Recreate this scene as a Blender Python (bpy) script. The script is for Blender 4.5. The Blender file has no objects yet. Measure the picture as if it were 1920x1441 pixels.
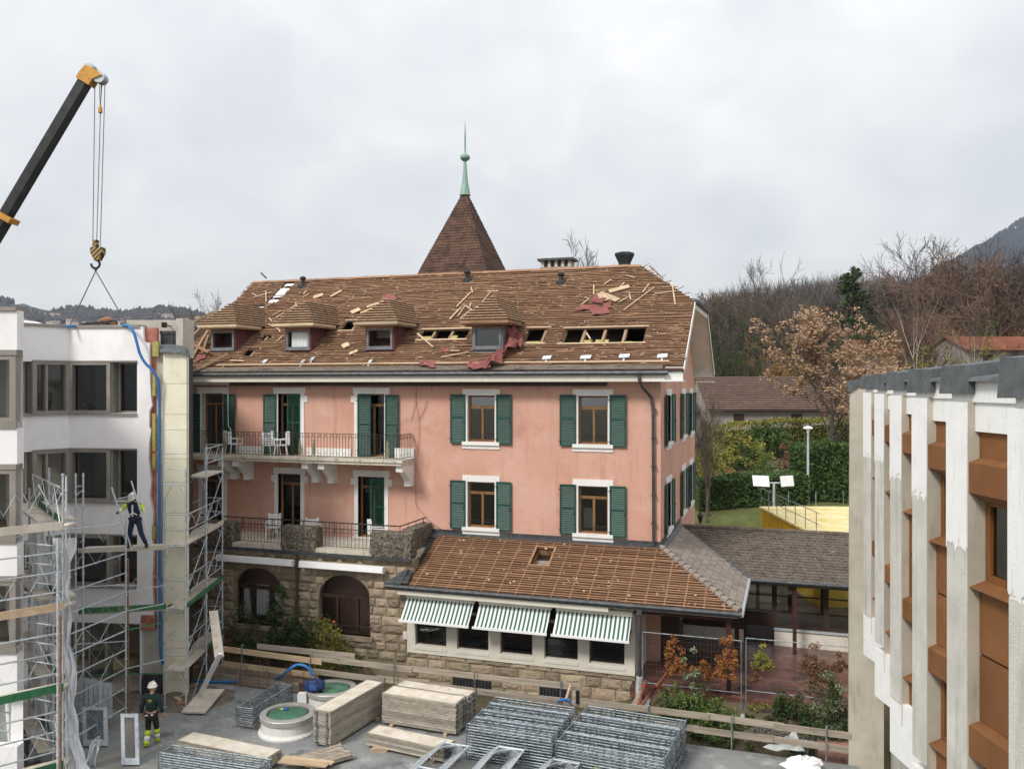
import bpy, math, random
from mathutils import Vector, Matrix, noise
V = Vector; R = math.radians; PI = math.pi
random.seed(11)
rnd = random.random
def ru(a, b): return a + (b - a) * random.random()
SC = bpy.context.scene
COL = SC.collection

# ------------------------------------------------------------------ camera
F = 1593.0; TH = R(18.1); CH = 10.3           # focal length in photo pixels, heading, eye height above the yard
ST, CT = math.sin(TH), math.cos(TH)
cam = bpy.data.cameras.new('camera'); co = bpy.data.objects.new('camera', cam); COL.objects.link(co)
cam.sensor_width = 36.0; cam.lens = 36.0 * F / 1920; cam.clip_start = 0.1; cam.clip_end = 9000
co.location = (0, 0, CH); co.rotation_euler = (R(90), 0, TH); SC.camera = co

# ------------------------------------------------------------------ sky and sun (overcast)
SUN_DIR = V((-0.42, -1.0, 1.05)).normalized()  # towards the sun
w = bpy.data.worlds.new('World'); SC.world = w; w.use_nodes = True
nt = w.node_tree; nt.nodes.clear()
def nd(t, typ, **kw):
    n = t.nodes.new(typ)
    for k, v in kw.items(): setattr(n, k, v)
    return n
def sky_nodes():
    L = nt.links.new
    out = nd(nt, 'ShaderNodeOutputWorld'); bg = nd(nt, 'ShaderNodeBackground'); bg.inputs[1].default_value = 0.1
    sk = nd(nt, 'ShaderNodeTexSky', sky_type='NISHITA'); sk.sun_disc = False
    sk.sun_elevation = math.asin(SUN_DIR.z); sk.sun_rotation = math.atan2(SUN_DIR.x, SUN_DIR.y)
    tc = nd(nt, 'ShaderNodeTexCoord'); sp = nd(nt, 'ShaderNodeSeparateXYZ'); L(tc.outputs['Generated'], sp.inputs[0])
    def mth(op, a, b=None):
        m = nd(nt, 'ShaderNodeMath', operation=op)
        for i, q in enumerate((a, b)):
            if q is None: continue
            if isinstance(q, (int, float)): m.inputs[i].default_value = q
            else: L(q, m.inputs[i])
        return m.outputs[0]
    zc = mth('MAXIMUM', sp.outputs[2], 0.0)
    dv = mth('ADD', zc, 0.55)
    cx = mth('DIVIDE', sp.outputs[0], dv); cy = mth('DIVIDE', sp.outputs[1], dv)
    cb = nd(nt, 'ShaderNodeCombineXYZ'); L(cx, cb.inputs[0]); L(cy, cb.inputs[1])
    n1 = nd(nt, 'ShaderNodeTexNoise'); n1.inputs['Scale'].default_value = 1.7; n1.inputs['Detail'].default_value = 4
    n1.inputs['Roughness'].default_value = 0.5; n1.inputs['Distortion'].default_value = 0.35; L(cb.outputs[0], n1.inputs['Vector'])
    n2 = nd(nt, 'ShaderNodeTexNoise'); n2.inputs['Scale'].default_value = 6.0; n2.inputs['Detail'].default_value = 8
    n2.inputs['Roughness'].default_value = 0.52; n2.inputs['Distortion'].default_value = 0.5; L(cb.outputs[0], n2.inputs['Vector'])
    s = mth('ADD', mth('MULTIPLY', n1.outputs[0], 0.55), mth('MULTIPLY', n2.outputs[0], 0.45))
    rp = nd(nt, 'ShaderNodeValToRGB'); L(s, rp.inputs[0])
    e = rp.color_ramp.elements
    e[0].position = 0.37; e[0].color = (0.73, 0.742, 0.765, 1); e[1].position = 0.61; e[1].color = (0.965, 0.955, 0.94, 1)
    m = e.new(0.50); m.color = (0.85, 0.85, 0.852, 1)
    gr = mth('ADD', mth('MULTIPLY', zc, 0.46), 0.435)
    up = nd(nt, 'ShaderNodeMix', data_type='RGBA', blend_type='MULTIPLY'); up.inputs[0].default_value = 1
    L(rp.outputs[0], up.inputs[6]); L(gr, up.inputs[7])
    sc10 = nd(nt, 'ShaderNodeMix', data_type='RGBA', blend_type='MULTIPLY'); sc10.inputs[0].default_value = 1
    L(up.outputs[2], sc10.inputs[6]); sc10.inputs[7].default_value = (10, 10, 10, 1)
    mx = nd(nt, 'ShaderNodeMix', data_type='RGBA'); mx.inputs[0].default_value = 0.93
    L(sk.outputs[0], mx.inputs[6]); L(sc10.outputs[2], mx.inputs[7]); L(mx.outputs[2], bg.inputs[0]); L(bg.outputs[0], out.inputs[0])
sky_nodes()
sl = bpy.data.lights.new('sun', 'SUN'); so = bpy.data.objects.new('sun', sl); COL.objects.link(so)
sl.energy = 1.5; sl.angle = R(13); sl.color = (1.0, 0.955, 0.89)
so.location = (0, 0, 60); so.rotation_euler = SUN_DIR.to_track_quat('Z', 'Y').to_euler()
vs = SC.view_settings; vs.view_transform = 'Standard'; vs.look = 'None'; vs.exposure = 0.98; vs.gamma = 1.0; vs.use_curve_mapping = False
SC.cycles.max_bounces = 6; SC.cycles.transparent_max_bounces = 16; SC.cycles.caustics_reflective = False; SC.cycles.caustics_refractive = False

# ------------------------------------------------------------------ places: a sight line met with a plane of the site
def ray(u, v):
    x = (u - 960) / F
    return V((-ST + x * CT, CT + x * ST, (720.5 - v) / F))
EYE = V((0, 0, CH))
def at(u, v, D): return EYE + ray(u, v) * D
def onY(u, v, Y): r = ray(u, v); return EYE + r * (Y / r.y)
def onX(u, v, X): r = ray(u, v); return EYE + r * (X / r.x)
def onZ(u, v, Z=0.0): r = ray(u, v); return EYE + r * ((Z - CH) / r.z)
def onP(u, v, p, n): r = ray(u, v); return EYE + r * ((p - EYE).dot(n) / r.dot(n))
def gd(u, D, z=0.0): p = at(u, 720.5, D); return V((p.x, p.y, z))   # plan position at a sight line and depth

# ------------------------------------------------------------------ mesh builder
ORG = {}
def fr(o, x, y=None, z=None):                    # frame matrix from origin and axes
    x = x.normalized()
    if z is None: z = V((0, 0, 1))
    if y is None: y = z.cross(x).normalized()
    m = Matrix((x, y, z)).transposed().to_4x4(); m.translation = o
    return m
class MB:
    def __init__(s, T=None): s.v = []; s.f = []; s.T = T; s.mi = []; s.cm = 0
    def add(s, vs, fs):
        b = len(s.v)
        s.v += [(s.T @ V(p)) if s.T else V(p) for p in vs]
        s.f += [tuple(b + i for i in f) for f in fs]; s.mi += [s.cm] * len(fs)
        return s
    def obox(s, o, a, b, c):
        o, a, b, c = V(o), V(a), V(b), V(c)
        fs = [(0, 3, 2, 1), (4, 5, 6, 7), (0, 1, 5, 4), (1, 2, 6, 5), (2, 3, 7, 6), (3, 0, 4, 7)]
        if a.cross(b).dot(c) < 0: fs = [f[::-1] for f in fs]
        return s.add([o, o + a, o + a + b, o + b, o + c, o + a + c, o + a + b + c, o + b + c], fs)
    def box(s, x0, y0, z0, x1, y1, z1): return s.obox((x0, y0, z0), (x1 - x0, 0, 0), (0, y1 - y0, 0), (0, 0, z1 - z0))
    def bar(s, p, q, w, h, up=V((0, 0, 1))):     # rectangular bar centred on p-q
        p, q = V(p), V(q); d = (q - p).normalized(); x = d.cross(up)
        if x.length < 1e-4: x = d.cross(V((1, 0, 0)))
        x.normalize(); y = x.cross(d)
        return s.obox(p - x * w / 2 - y * h / 2, x * w, y * h, q - p)
    def tube(s, p, q, r, r2=None, n=6, cap=True):
        p, q = V(p), V(q); d = q - p
        if d.length < 1e-6: return s
        d.normalize(); r2 = r if r2 is None else r2
        x = d.orthogonal().normalized(); y = d.cross(x); vs = []
        for c, rr in ((p, r), (q, r2)):
            for i in range(n): a = 2 * PI * i / n; vs.append(c + x * math.cos(a) * rr + y * math.sin(a) * rr)
        fs = [(i, (i + 1) % n, n + (i + 1) % n, n + i) for i in range(n)]
        if cap: fs += [tuple(range(n))[::-1], tuple(range(n, 2 * n))]
        return s.add(vs, fs)
    def path(s, pts, r, n=6, rs=None):
        pts = [V(p) for p in pts]; k = len(pts); vs = []; px = None
        for i, p in enumerate(pts):
            d = (pts[min(i + 1, k - 1)] - pts[max(i - 1, 0)]).normalized()
            x = d.orthogonal() if px is None else px - d * px.dot(d)
            x.normalize(); px = x; y = d.cross(x); rr = rs[i] if rs else r
            for j in range(n): a = 2 * PI * j / n; vs.append(p + x * math.cos(a) * rr + y * math.sin(a) * rr)
        fs = [(i * n + j, i * n + (j + 1) % n, (i + 1) * n + (j + 1) % n, (i + 1) * n + j) for i in range(k - 1) for j in range(n)]
        fs += [tuple(range(n))[::-1], tuple(range((k - 1) * n, k * n))]
        return s.add(vs, fs)
    def prism(s, poly, ext):                     # poly: 3D points, ext: vector
        n = len(poly); e = V(ext); a = [V(p) for p in poly]
        return s.add(a + [p + e for p in a], [tuple(range(n))[::-1], tuple(range(n, 2 * n))] + [(i, (i + 1) % n, n + (i + 1) % n, n + i) for i in range(n)])
    def lathe(s, prof, c=(0, 0, 0), n=16):       # prof: (r, z)
        c = V(c); vs = []; k = len(prof)
        for r, z in prof:
            for j in range(n): a = 2 * PI * j / n; vs.append(c + V((r * math.cos(a), r * math.sin(a), z)))
        fs = [(i * n + j, i * n + (j + 1) % n, (i + 1) * n + (j + 1) % n, (i + 1) * n + j) for i in range(k - 1) for j in range(n)]
        fs += [tuple(range(n))[::-1], tuple(range((k - 1) * n, k * n))]
        return s.add(vs, fs)
    def quad(s, *p): return s.add(p, [tuple(range(len(p)))])
    def mesh(s, name, mats, smooth=False, o=V()):
        me = bpy.data.meshes.new(name)
        me.from_pydata([tuple(p - o) for p in s.v], [], s.f)
        for m in (mats if isinstance(mats, (list, tuple)) else [mats]): me.materials.append(m)
        if any(s.mi): me.polygons.foreach_set('material_index', s.mi)
        if smooth: me.polygons.foreach_set('use_smooth', [True] * len(me.polygons))
        me.update(); return me
    def build(s, name, mats, parent=None, smooth=False, at=None):
        o = ORG.get(parent.name, V()) if parent else (V(at) if at is not None else V())
        ob = bpy.data.objects.new(name, s.mesh(name, mats, smooth, o)); COL.objects.link(ob)
        if parent: ob.parent = parent
        elif at is not None: ob.location = at
        ORG[ob.name] = o.copy()
        return ob
def obj(name, me, parent=None, loc=None, mat=None):
    ob = bpy.data.objects.new(name, me); COL.objects.link(ob); ob.parent = parent
    if mat is not None: ob.matrix_local = mat
    elif loc is not None: ob.location = loc
    ORG[ob.name] = ORG.get(parent.name, V()).copy() if parent else V(loc if loc is not None else (0, 0, 0))
    return ob
def tag(o, label=None, cat=None, group=None, kind=None):
    if label: o['label'] = label
    if cat: o['category'] = cat
    if group: o['group'] = group
    if kind: o['kind'] = kind
    return o
def thing(name, loc, label, cat, group=None):
    o = bpy.data.objects.new(name, None); COL.objects.link(o); o.location = loc; o.empty_display_size = 0.2
    ORG[o.name] = V(loc); return tag(o, label, cat, group)
def struct(o): o['kind'] = 'structure'; return o
KIDS = {}
def copy_tree(o, parent=None):
    c = o.copy(); COL.objects.link(c); c.parent = parent
    for ch in [x for x in COL.objects if x.parent == o]: copy_tree(ch, c)
    return c

# ------------------------------------------------------------------ materials
MATS = {}
def mat(name, col, col2=None, scale=3.0, rough=0.85, detail=6, lo=0.35, hi=0.65, rv=0.0, metal=0.0, bump=0.0, bscale=None,
        st=(1, 1, 1), dirt=None, spec=0.35, world=False, hue=0.0):
    m = bpy.data.materials.new(name); m.use_nodes = True; t = m.node_tree; L = t.links.new
    b = t.nodes['Principled BSDF']; b.inputs['Roughness'].default_value = rough; b.inputs['Metallic'].default_value = metal
    b.inputs['Specular IOR Level'].default_value = spec
    tc = nd(t, 'ShaderNodeTexCoord'); oi = nd(t, 'ShaderNodeObjectInfo')
    mp = nd(t, 'ShaderNodeMapping'); mp.inputs['Scale'].default_value = st
    va = nd(t, 'ShaderNodeVectorMath', operation='MULTIPLY_ADD')
    cx = nd(t, 'ShaderNodeCombineXYZ'); L(oi.outputs['Random'], cx.inputs[0]); L(oi.outputs['Random'], cx.inputs[1])
    L(cx.outputs[0], va.inputs[0]); va.inputs[1].default_value = (0, 0, 0) if world else (37, 53, 0); L(tc.outputs['Object'], va.inputs[2])
    L(va.outputs[0], mp.inputs[0])
    c4 = lambda c: (c[0], c[1], c[2], 1)
    cur = None
    if col2 is not None:
        n = nd(t, 'ShaderNodeTexNoise'); n.inputs['Scale'].default_value = scale; n.inputs['Detail'].default_value = detail
        n.inputs['Roughness'].default_value = 0.6; L(mp.outputs[0], n.inputs['Vector'])
        rp = nd(t, 'ShaderNodeValToRGB'); rp.color_ramp.elements[0].position = lo; rp.color_ramp.elements[1].position = hi
        rp.color_ramp.elements[0].color = c4(col); rp.color_ramp.elements[1].color = c4(col2); L(n.outputs[0], rp.inputs[0]); cur = rp.outputs[0]
    for dd in (dirt or []):
        dc, ds, dl, dh = dd[:4]
        n = nd(t, 'ShaderNodeTexNoise'); n.inputs['Scale'].default_value = ds; n.inputs['Detail'].default_value = 7; n.inputs['Roughness'].default_value = 0.65
        if len(dd) > 4:
            m2 = nd(t, 'ShaderNodeMapping'); m2.inputs['Scale'].default_value = dd[4]; L(va.outputs[0], m2.inputs[0]); L(m2.outputs[0], n.inputs['Vector'])
        else: L(va.outputs[0], n.inputs['Vector'])
        mr = nd(t, 'ShaderNodeMapRange'); mr.inputs[1].default_value = dl; mr.inputs[2].default_value = dh; L(n.outputs[0], mr.inputs[0])
        mx = nd(t, 'ShaderNodeMix', data_type='RGBA'); L(mr.outputs[0], mx.inputs[0])
        if cur: L(cur, mx.inputs[6])
        else: mx.inputs[6].default_value = c4(col)
        mx.inputs[7].default_value = c4(dc); cur = mx.outputs[2]
    if rv or hue:
        hs = nd(t, 'ShaderNodeHueSaturation')
        if cur: L(cur, hs.inputs['Color'])
        else: hs.inputs['Color'].default_value = c4(col)
        mr = nd(t, 'ShaderNodeMapRange'); mr.inputs[3].default_value = 1 - rv; mr.inputs[4].default_value = 1 + rv; L(oi.outputs['Random'], mr.inputs[0]); L(mr.outputs[0], hs.inputs['Value'])
        if hue:
            wn = nd(t, 'ShaderNodeTexWhiteNoise', noise_dimensions='1D'); L(oi.outputs['Random'], wn.inputs['W'])
            mh = nd(t, 'ShaderNodeMapRange'); mh.inputs[3].default_value = 0.5 - hue; mh.inputs[4].default_value = 0.5 + hue; L(wn.outputs[0], mh.inputs[0]); L(mh.outputs[0], hs.inputs['Hue'])
        cur = hs.outputs[0]
    if cur: L(cur, b.inputs['Base Color'])
    else: b.inputs['Base Color'].default_value = c4(col)
    if bump:
        n = nd(t, 'ShaderNodeTexNoise'); n.inputs['Scale'].default_value = bscale or scale * 4; n.inputs['Detail'].default_value = 6; L(mp.outputs[0], n.inputs['Vector'])
        bp = nd(t, 'ShaderNodeBump'); bp.inputs['Strength'].default_value = min(1, bump); bp.inputs['Distance'].default_value = 0.02 * max(1, bump); L(n.outputs[0], bp.inputs['Height']); L(bp.outputs[0], b.inputs['Normal'])
    MATS[name] = m; return m
def glass(name, tint=(0.55, 0.6, 0.62), rough=0.02, refl=1.45):
    m = bpy.data.materials.new(name); m.use_nodes = True; t = m.node_tree; t.nodes.clear(); L = t.links.new
    o = nd(t, 'ShaderNodeOutputMaterial'); tr = nd(t, 'ShaderNodeBsdfTransparent'); tr.inputs[0].default_value = (*tint, 1)
    g = nd(t, 'ShaderNodeBsdfGlossy'); g.inputs['Roughness'].default_value = rough; g.inputs['Color'].default_value = (0.9, 0.95, 1, 1)
    f = nd(t, 'ShaderNodeFresnel'); f.inputs[0].default_value = refl; mx = nd(t, 'ShaderNodeMixShader')
    L(f.outputs[0], mx.inputs[0]); L(tr.outputs[0], mx.inputs[1]); L(g.outputs[0], mx.inputs[2]); L(mx.outputs[0], o.inputs[0])
    MATS[name] = m; return m
pink = mat('pink_render', (0.545, 0.292, 0.215), (0.62, 0.37, 0.29), 0.35, 0.9, 8, 0.35, 0.65, dirt=[((0.45, 0.23, 0.165), 1.6, 0.54, 0.80, (2.6, 2.6, 0.22)), ((0.40, 0.20, 0.15), .5, 0.58, 0.80), ((0.645, 0.42, 0.34), 1.1, 0.50, 0.78), ((0.42, 0.22, 0.17), 9, 0.66, 0.80)], bump=0.25, bscale=40, world=True)
trim = mat('white_trim', (0.72, 0.71, 0.68), (0.80, 0.79, 0.77), 2, 0.7, dirt=[((0.42, 0.38, 0.31), 3, 0.60, 0.85, (2, 2, .6))], bump=0.15, bscale=30)
cream = mat('cream_paint', (0.62, 0.58, 0.49), (0.70, 0.67, 0.59), 1.5, 0.75, dirt=[((0.36, 0.31, 0.23), 2.5, 0.58, 0.85, (1.5, 1.5, .5))])
stained = mat('stained_concrete', (0.52, 0.47, 0.38), (0.62, 0.58, 0.50), 2, 0.9, dirt=[((0.23, 0.16, 0.09), 4, 0.52, 0.72, (2, 2, .35)), ((0.10, 0.09, 0.07), 2, 0.62, 0.8)])
green = mat('shutter_green', (0.010, 0.058, 0.043), (0.018, 0.082, 0.062), 6, 0.5, rv=0.2, dirt=[((0.05, 0.13, 0.11), 5, 0.6, 0.85)])
brownwood = mat('window_wood', (0.17, 0.085, 0.03), (0.26, 0.14, 0.055), 8, 0.55, st=(1, 1, .2))
darkwood = mat('dark_wood', (0.030, 0.016, 0.012), (0.055, 0.03, 0.022), 6, 0.6, st=(1, 1, .2))
redwood = mat('red_brown_wood', (0.040, 0.014, 0.012), (0.07, 0.025, 0.020), 3, 0.75, dirt=[((0.05, 0.02, 0.018), 4, 0.55, 0.8)])
iron = mat('black_iron', (0.022, 0.022, 0.022), (0.05, 0.045, 0.04), 12, 0.55, metal=0.3)
zinc = mat('dark_zinc', (0.045, 0.05, 0.056), (0.10, 0.105, 0.11), 5, 0.5, metal=0.35, dirt=[((0.2, 0.2, 0.19), 8, 0.6, 0.8)])
galv = mat('galvanised_steel', (0.42, 0.465, 0.50), (0.58, 0.62, 0.655), 9, 0.45, metal=0.35, rv=0.18, dirt=[((0.12, 0.14, 0.15), 14, 0.55, 0.75)])
galvdark = mat('weathered_steel', (0.16, 0.20, 0.22), (0.33, 0.37, 0.40), 7, 0.5, metal=0.5, rv=0.22, dirt=[((0.08, 0.085, 0.085), 10, 0.5, 0.72)])
rust = mat('rusty_steel', (0.19, 0.085, 0.045), (0.30, 0.16, 0.09), 20, 0.85)
batten = mat('old_batten', (0.25, 0.142, 0.082), (0.375, 0.218, 0.13), 4, 0.9, st=(.35, 3, 3), rv=0.16, dirt=[((0.13, 0.07, 0.042), 4, 0.50, 0.70, (.4, 2, 2)), ((0.56, 0.40, 0.26), 3.5, 0.66, 0.76, (.6, 2, 2))])
deckm = mat('roof_deck', (0.050, 0.026, 0.017), (0.10, 0.052, 0.031), 2.5, 0.95, dirt=[((0.19, 0.11, 0.06), 5, 0.56, 0.72, (.5, 1, 1)), ((0.04, 0.02, 0.015), 1.0, 0.55, 0.8)])
deckl = mat('annex_deck', (0.055, 0.027, 0.017), (0.11, 0.055, 0.031), 2.0, 0.95, dirt=[((0.26, 0.17, 0.10), 1.2, 0.60, 0.75), ((0.05, 0.025, 0.016), 5, 0.55, 0.8)])
battenl = mat('annex_batten', (0.25, 0.135, 0.074), (0.375, 0.22, 0.13), 4, 0.85, st=(.3, 3, 3), rv=0.18, dirt=[((0.17, 0.075, 0.032), 3, 0.55, 0.75, (.3, 2, 2))])
rawwood = mat('pale_new_wood', (0.42, 0.30, 0.185), (0.56, 0.43, 0.29), 3, 0.8, st=(.4, 2, 2), rv=0.18, dirt=[((0.30, 0.19, 0.10), 5, 0.58, 0.8)])
greywood = mat('grey_weathered_board', (0.25, 0.21, 0.165), (0.40, 0.345, 0.28), 3, 0.92, st=(.25, 3, 3), rv=0.18, dirt=[((0.13, 0.10, 0.075), 4, 0.55, 0.78, (.3, 2, 2))])
deckboard = mat('scaffold_deck_board', (0.52, 0.46, 0.37), (0.66, 0.61, 0.53), 2.2, 0.9, rv=0.12, st=(1, 1, 1), dirt=[((0.28, 0.215, 0.14), 3, 0.55, 0.78), ((0.38, 0.27, 0.15), 8, 0.62, 0.75)])
decksteel = mat('deck_edge', (0.30, 0.265, 0.21), (0.42, 0.385, 0.32), 5, 0.6, metal=0.15, rv=0.32, st=(.4, .4, 2), dirt=[((0.17, 0.15, 0.12), 6, 0.52, 0.75)])
toeboard = mat('green_toe_board', (0.022, 0.115, 0.05), (0.05, 0.17, 0.075), 4, 0.75, rv=0.15, dirt=[((0.22, 0.22, 0.16), 6, 0.6, 0.78)])
slate = mat('grey_brown_tile', (0.085, 0.070, 0.056), (0.165, 0.135, 0.108), 5, 0.92, lo=.3, hi=.7, rv=0.1, dirt=[((0.30, 0.27, 0.23), 9, 0.58, 0.70), ((0.045, 0.04, 0.033), 3, 0.52, 0.75)], bump=.4)
slate2 = mat('smooth_grey_tile', (0.20, 0.165, 0.140), (0.29, 0.25, 0.215), 4, 0.9, rv=0.2, dirt=[((0.11, 0.095, 0.08), 4, 0.5, 0.75), ((0.36, 0.34, 0.30), 12, 0.66, 0.76)])
towertile = mat('tower_tile', (0.075, 0.042, 0.031), (0.15, 0.082, 0.056), 2.2, 0.92, rv=0.2, dirt=[((0.035, 0.024, 0.02), 1.8, 0.5, 0.75), ((0.24, 0.16, 0.11), 9, 0.62, 0.75)])
copper = mat('green_copper', (0.19, 0.32, 0.27), (0.28, 0.41, 0.35), 5, 0.6, st=(1, 1, .3))
membrane = mat('red_membrane', (0.17, 0.050, 0.045), (0.25, 0.085, 0.075), 3, 0.8, dirt=[((0.36, 0.20, 0.17), 5, 0.62, 0.8)])
sandst = mat('sandstone', (0.275, 0.218, 0.15), (0.395, 0.325, 0.235), 3.5, 0.95, rv=0.30, hue=0.018, dirt=[((0.13, 0.098, 0.065), 3, 0.50, 0.75), ((0.44, 0.36, 0.25), 9, 0.60, 0.75)], bump=0.8, bscale=14)
mortar = mat('mortar', (0.21, 0.165, 0.11), (0.30, 0.25, 0.175), 4, 0.95, dirt=[((0.14, 0.105, 0.07), 2, 0.5, 0.8)])
mossst = mat('lichen_stone', (0.055, 0.046, 0.036), (0.22, 0.19, 0.15), 14, 0.95, lo=.42, hi=.62, dirt=[((0.40, 0.36, 0.30), 26, 0.60, 0.68), ((0.025, 0.022, 0.017), 4, 0.55, 0.75)], bump=1.0, bscale=24)
plaster = mat('white_plaster', (0.79, 0.775, 0.78), (0.85, 0.84, 0.84), 0.8, 0.85, dirt=[((0.70, 0.67, 0.64), 1.1, 0.5, 0.8, (1.4, 1.4, .5)), ((0.83, 0.82, 0.81), 2.2, 0.55, 0.7)])
taupe = mat('taupe_metal', (0.235, 0.215, 0.19), (0.30, 0.275, 0.245), 2, 0.5, metal=0.15)
brickred = mat('exposed_brick_red', (0.33, 0.10, 0.075), (0.46, 0.19, 0.14), 6, 0.95, dirt=[((0.55, 0.40, 0.34), 9, 0.56, 0.75)], bump=.6)
rawcon = mat('raw_concrete', (0.40, 0.37, 0.32), (0.53, 0.50, 0.44), 1.6, 0.92, dirt=[((0.28, 0.25, 0.20), 3, 0.55, 0.8, (1.5, 1.5, .4))], bump=.2)
insul = mat('cream_insulation_board', (0.74, 0.70, 0.53), (0.80, 0.775, 0.64), 1.2, 0.9, rv=0.05, dirt=[((0.66, 0.60, 0.42), 2.5, 0.55, 0.8)])
tar = mat('black_membrane', (0.018, 0.019, 0.022), (0.05, 0.05, 0.055), 6, 0.7, dirt=[((0.12, 0.12, 0.13), 12, 0.6, 0.75)])
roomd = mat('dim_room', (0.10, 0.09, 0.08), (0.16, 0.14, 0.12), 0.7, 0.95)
roomw = mat('pale_room', (0.42, 0.40, 0.36), (0.5, 0.48, 0.44), 0.7, 0.95)
yellowins = mat('mineral_wool', (0.30, 0.27, 0.075), (0.45, 0.41, 0.16), 9, 0.98, bump=1, bscale=20)
fincon = mat('old_fin_concrete', (0.50, 0.49, 0.445), (0.64, 0.63, 0.585), 1.6, 0.92, dirt=[((0.33, 0.32, 0.28), 2.2, 0.52, 0.8, (3, 3, .35)), ((0.16, 0.15, 0.13), 18, 0.72, 0.8)], bump=.5, bscale=60)
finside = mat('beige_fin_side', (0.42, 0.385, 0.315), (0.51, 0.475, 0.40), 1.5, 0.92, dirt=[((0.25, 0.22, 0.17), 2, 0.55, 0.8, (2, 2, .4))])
freshwhite = mat('fresh_white_paint', (0.79, 0.80, 0.79), (0.85, 0.855, 0.845), 3, 0.6, dirt=[((0.66, 0.67, 0.65), 3, 0.55, 0.8, (4, 4, .5)), ((0.46, 0.45, 0.41), 5, 0.60, 0.80, (5, 5, .6))], bump=.2, bscale=35)
ochre = mat('ochre_panel', (0.175, 0.073, 0.024), (0.225, 0.098, 0.035), 1.2, 0.65, rv=0.06, dirt=[((0.13, 0.055, 0.022), 1.6, 0.50, 0.8, (1, 1, .5)), ((0.5, 0.36, 0.22), 16, 0.72, 0.80, (3, 3, .8))])
ochrewood = mat('ochre_window_wood', (0.16, 0.062, 0.018), (0.22, 0.09, 0.028), 5, 0.5, st=(3, 3, .3))
felt = mat('grey_roof_felt', (0.075, 0.085, 0.09), (0.12, 0.13, 0.135), 5, 0.85, dirt=[((0.2, 0.21, 0.21), 30, 0.6, 0.75)], bump=.5, bscale=70)
whiteplas = mat('white_plastic', (0.78, 0.78, 0.78), (0.82, 0.82, 0.82), 2, 0.4)
bluehose = mat('blue_hose', (0.02, 0.13, 0.36), (0.03, 0.17, 0.44), 6, 0.45)
curtain = mat('white_curtain', (0.62, 0.64, 0.65), (0.74, 0.75, 0.75), 5, 0.9, st=(6, 6, .3))
pane = glass('window_glass', (.6, .63, .64), .015, 1.75); pane2 = glass('reflecting_glass', (0.42, 0.46, 0.48), 0.03, 1.9); pane4 = glass('sky_reflecting_glass', (.5, .53, .55), .02, 2.6)
# ================================================================== THE SETTING: terrain, yard slab, path, lawn, hills
def lerp(a, b, t): return a + (b - a) * max(0.0, min(1.0, t))
def sstep(a, b, x):
    t = max(0.0, min(1.0, (x - a) / (b - a))); return t * t * (3 - 2 * t)
def zt(x, y):                                    # terrain height
    z = -0.5
    z = lerp(z, 0.0, (y - 25.2) / .8 if x > -5.0 else (y - 29) / .5); z = lerp(z, 0.50, (y - 26.2) / .9 if x > -5.0 else (y - 29.2) / 1.0)
    if y > 42:
        r = sstep(42, 56, y) * 2.3 + sstep(60, 95, y) * 2.2 + sstep(95, 190, y) * 7
        r *= sstep(-34, -2, x)
        z += r
        # wooded rise to the right, far behind
        z += 62 * sstep(150, 620, y) * sstep(-140, 130, x - 0.12 * y) + 6 * noise.noise(V((x * .012, y * .012, 0))) * sstep(110, 260, y)
    return z
soil = mat('leafy_soil', (0.075, 0.058, 0.036), (0.13, 0.105, 0.066), 1.2, 0.97, dirt=[((0.07, 0.085, 0.03), 0.7, 0.5, 0.7), ((0.22, 0.13, 0.065), 7, 0.62, 0.75)], bump=1, bscale=9, world=True)
woodfloor = mat('autumn_wood_floor', (0.060, 0.052, 0.036), (0.10, 0.08, 0.05), 0.05, 0.98, dirt=[((0.05, 0.055, 0.03), 0.03, 0.5, 0.7), ((0.16, 0.095, 0.05), 0.3, 0.6, 0.75)], world=True)
def axis(stops):
    out = []
    for a, b, n in stops: out += [a + (b - a) * i / n for i in range(n)]
    return out + [stops[-1][1]]
def terrain():
    xs = axis([(-1700, -400, 10), (-400, -120, 10), (-120, -40, 12), (-40, 20, 30), (20, 160, 28), (160, 500, 17), (500, 1900, 10)])
    ys = axis([(-300, 0, 4), (0, 22, 6), (22, 62, 50), (62, 200, 46), (200, 800, 30), (800, 2200, 8)])
    b = MB(); nx = len(xs)
    vs = [(x, y, zt(x, y)) for y in ys for x in xs]
    fs = [(j * nx + i, j * nx + i + 1, (j + 1) * nx + i + 1, (j + 1) * nx + i) for j in range(len(ys) - 1) for i in range(nx - 1)]
    b.add(vs, fs); b.mi = [1 if ys[f[0] // nx] > 75 else 0 for f in fs]
    return struct(b.build('ground', [soil, woodfloor], smooth=True))
terrain()
def sheet(name, x0, x1, y0, y1, nx, ny, m, dz=0.03, ok=None):
    b = MB()
    P = lambda i, j: V((x0 + (x1 - x0) * i / nx, y0 + (y1 - y0) * j / ny, 0))
    vs = []
    for j in range(ny + 1):
        for i in range(nx + 1): p = P(i, j); p.z = zt(p.x, p.y) + dz; vs.append(p)
    b.add(vs, [(j * (nx + 1) + i, j * (nx + 1) + i + 1, (j + 1) * (nx + 1) + i + 1, (j + 1) * (nx + 1) + i) for j in range(ny) for i in range(nx) if ok is None or ok(P(i, j))])
    return struct(b.build(name, m, smooth=True))
lawnm = mat('autumn_lawn', (0.075, 0.09, 0.025), (0.115, 0.13, 0.038), 1.5, 0.97, dirt=[((0.22, 0.15, 0.07), 2.5, 0.58, 0.72), ((0.06, 0.085, 0.022), 12, 0.55, 0.75)], bump=1, bscale=40, world=True)
sheet('lawn', -12, 24, 43.5, 61, 24, 16, lawnm)
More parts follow.
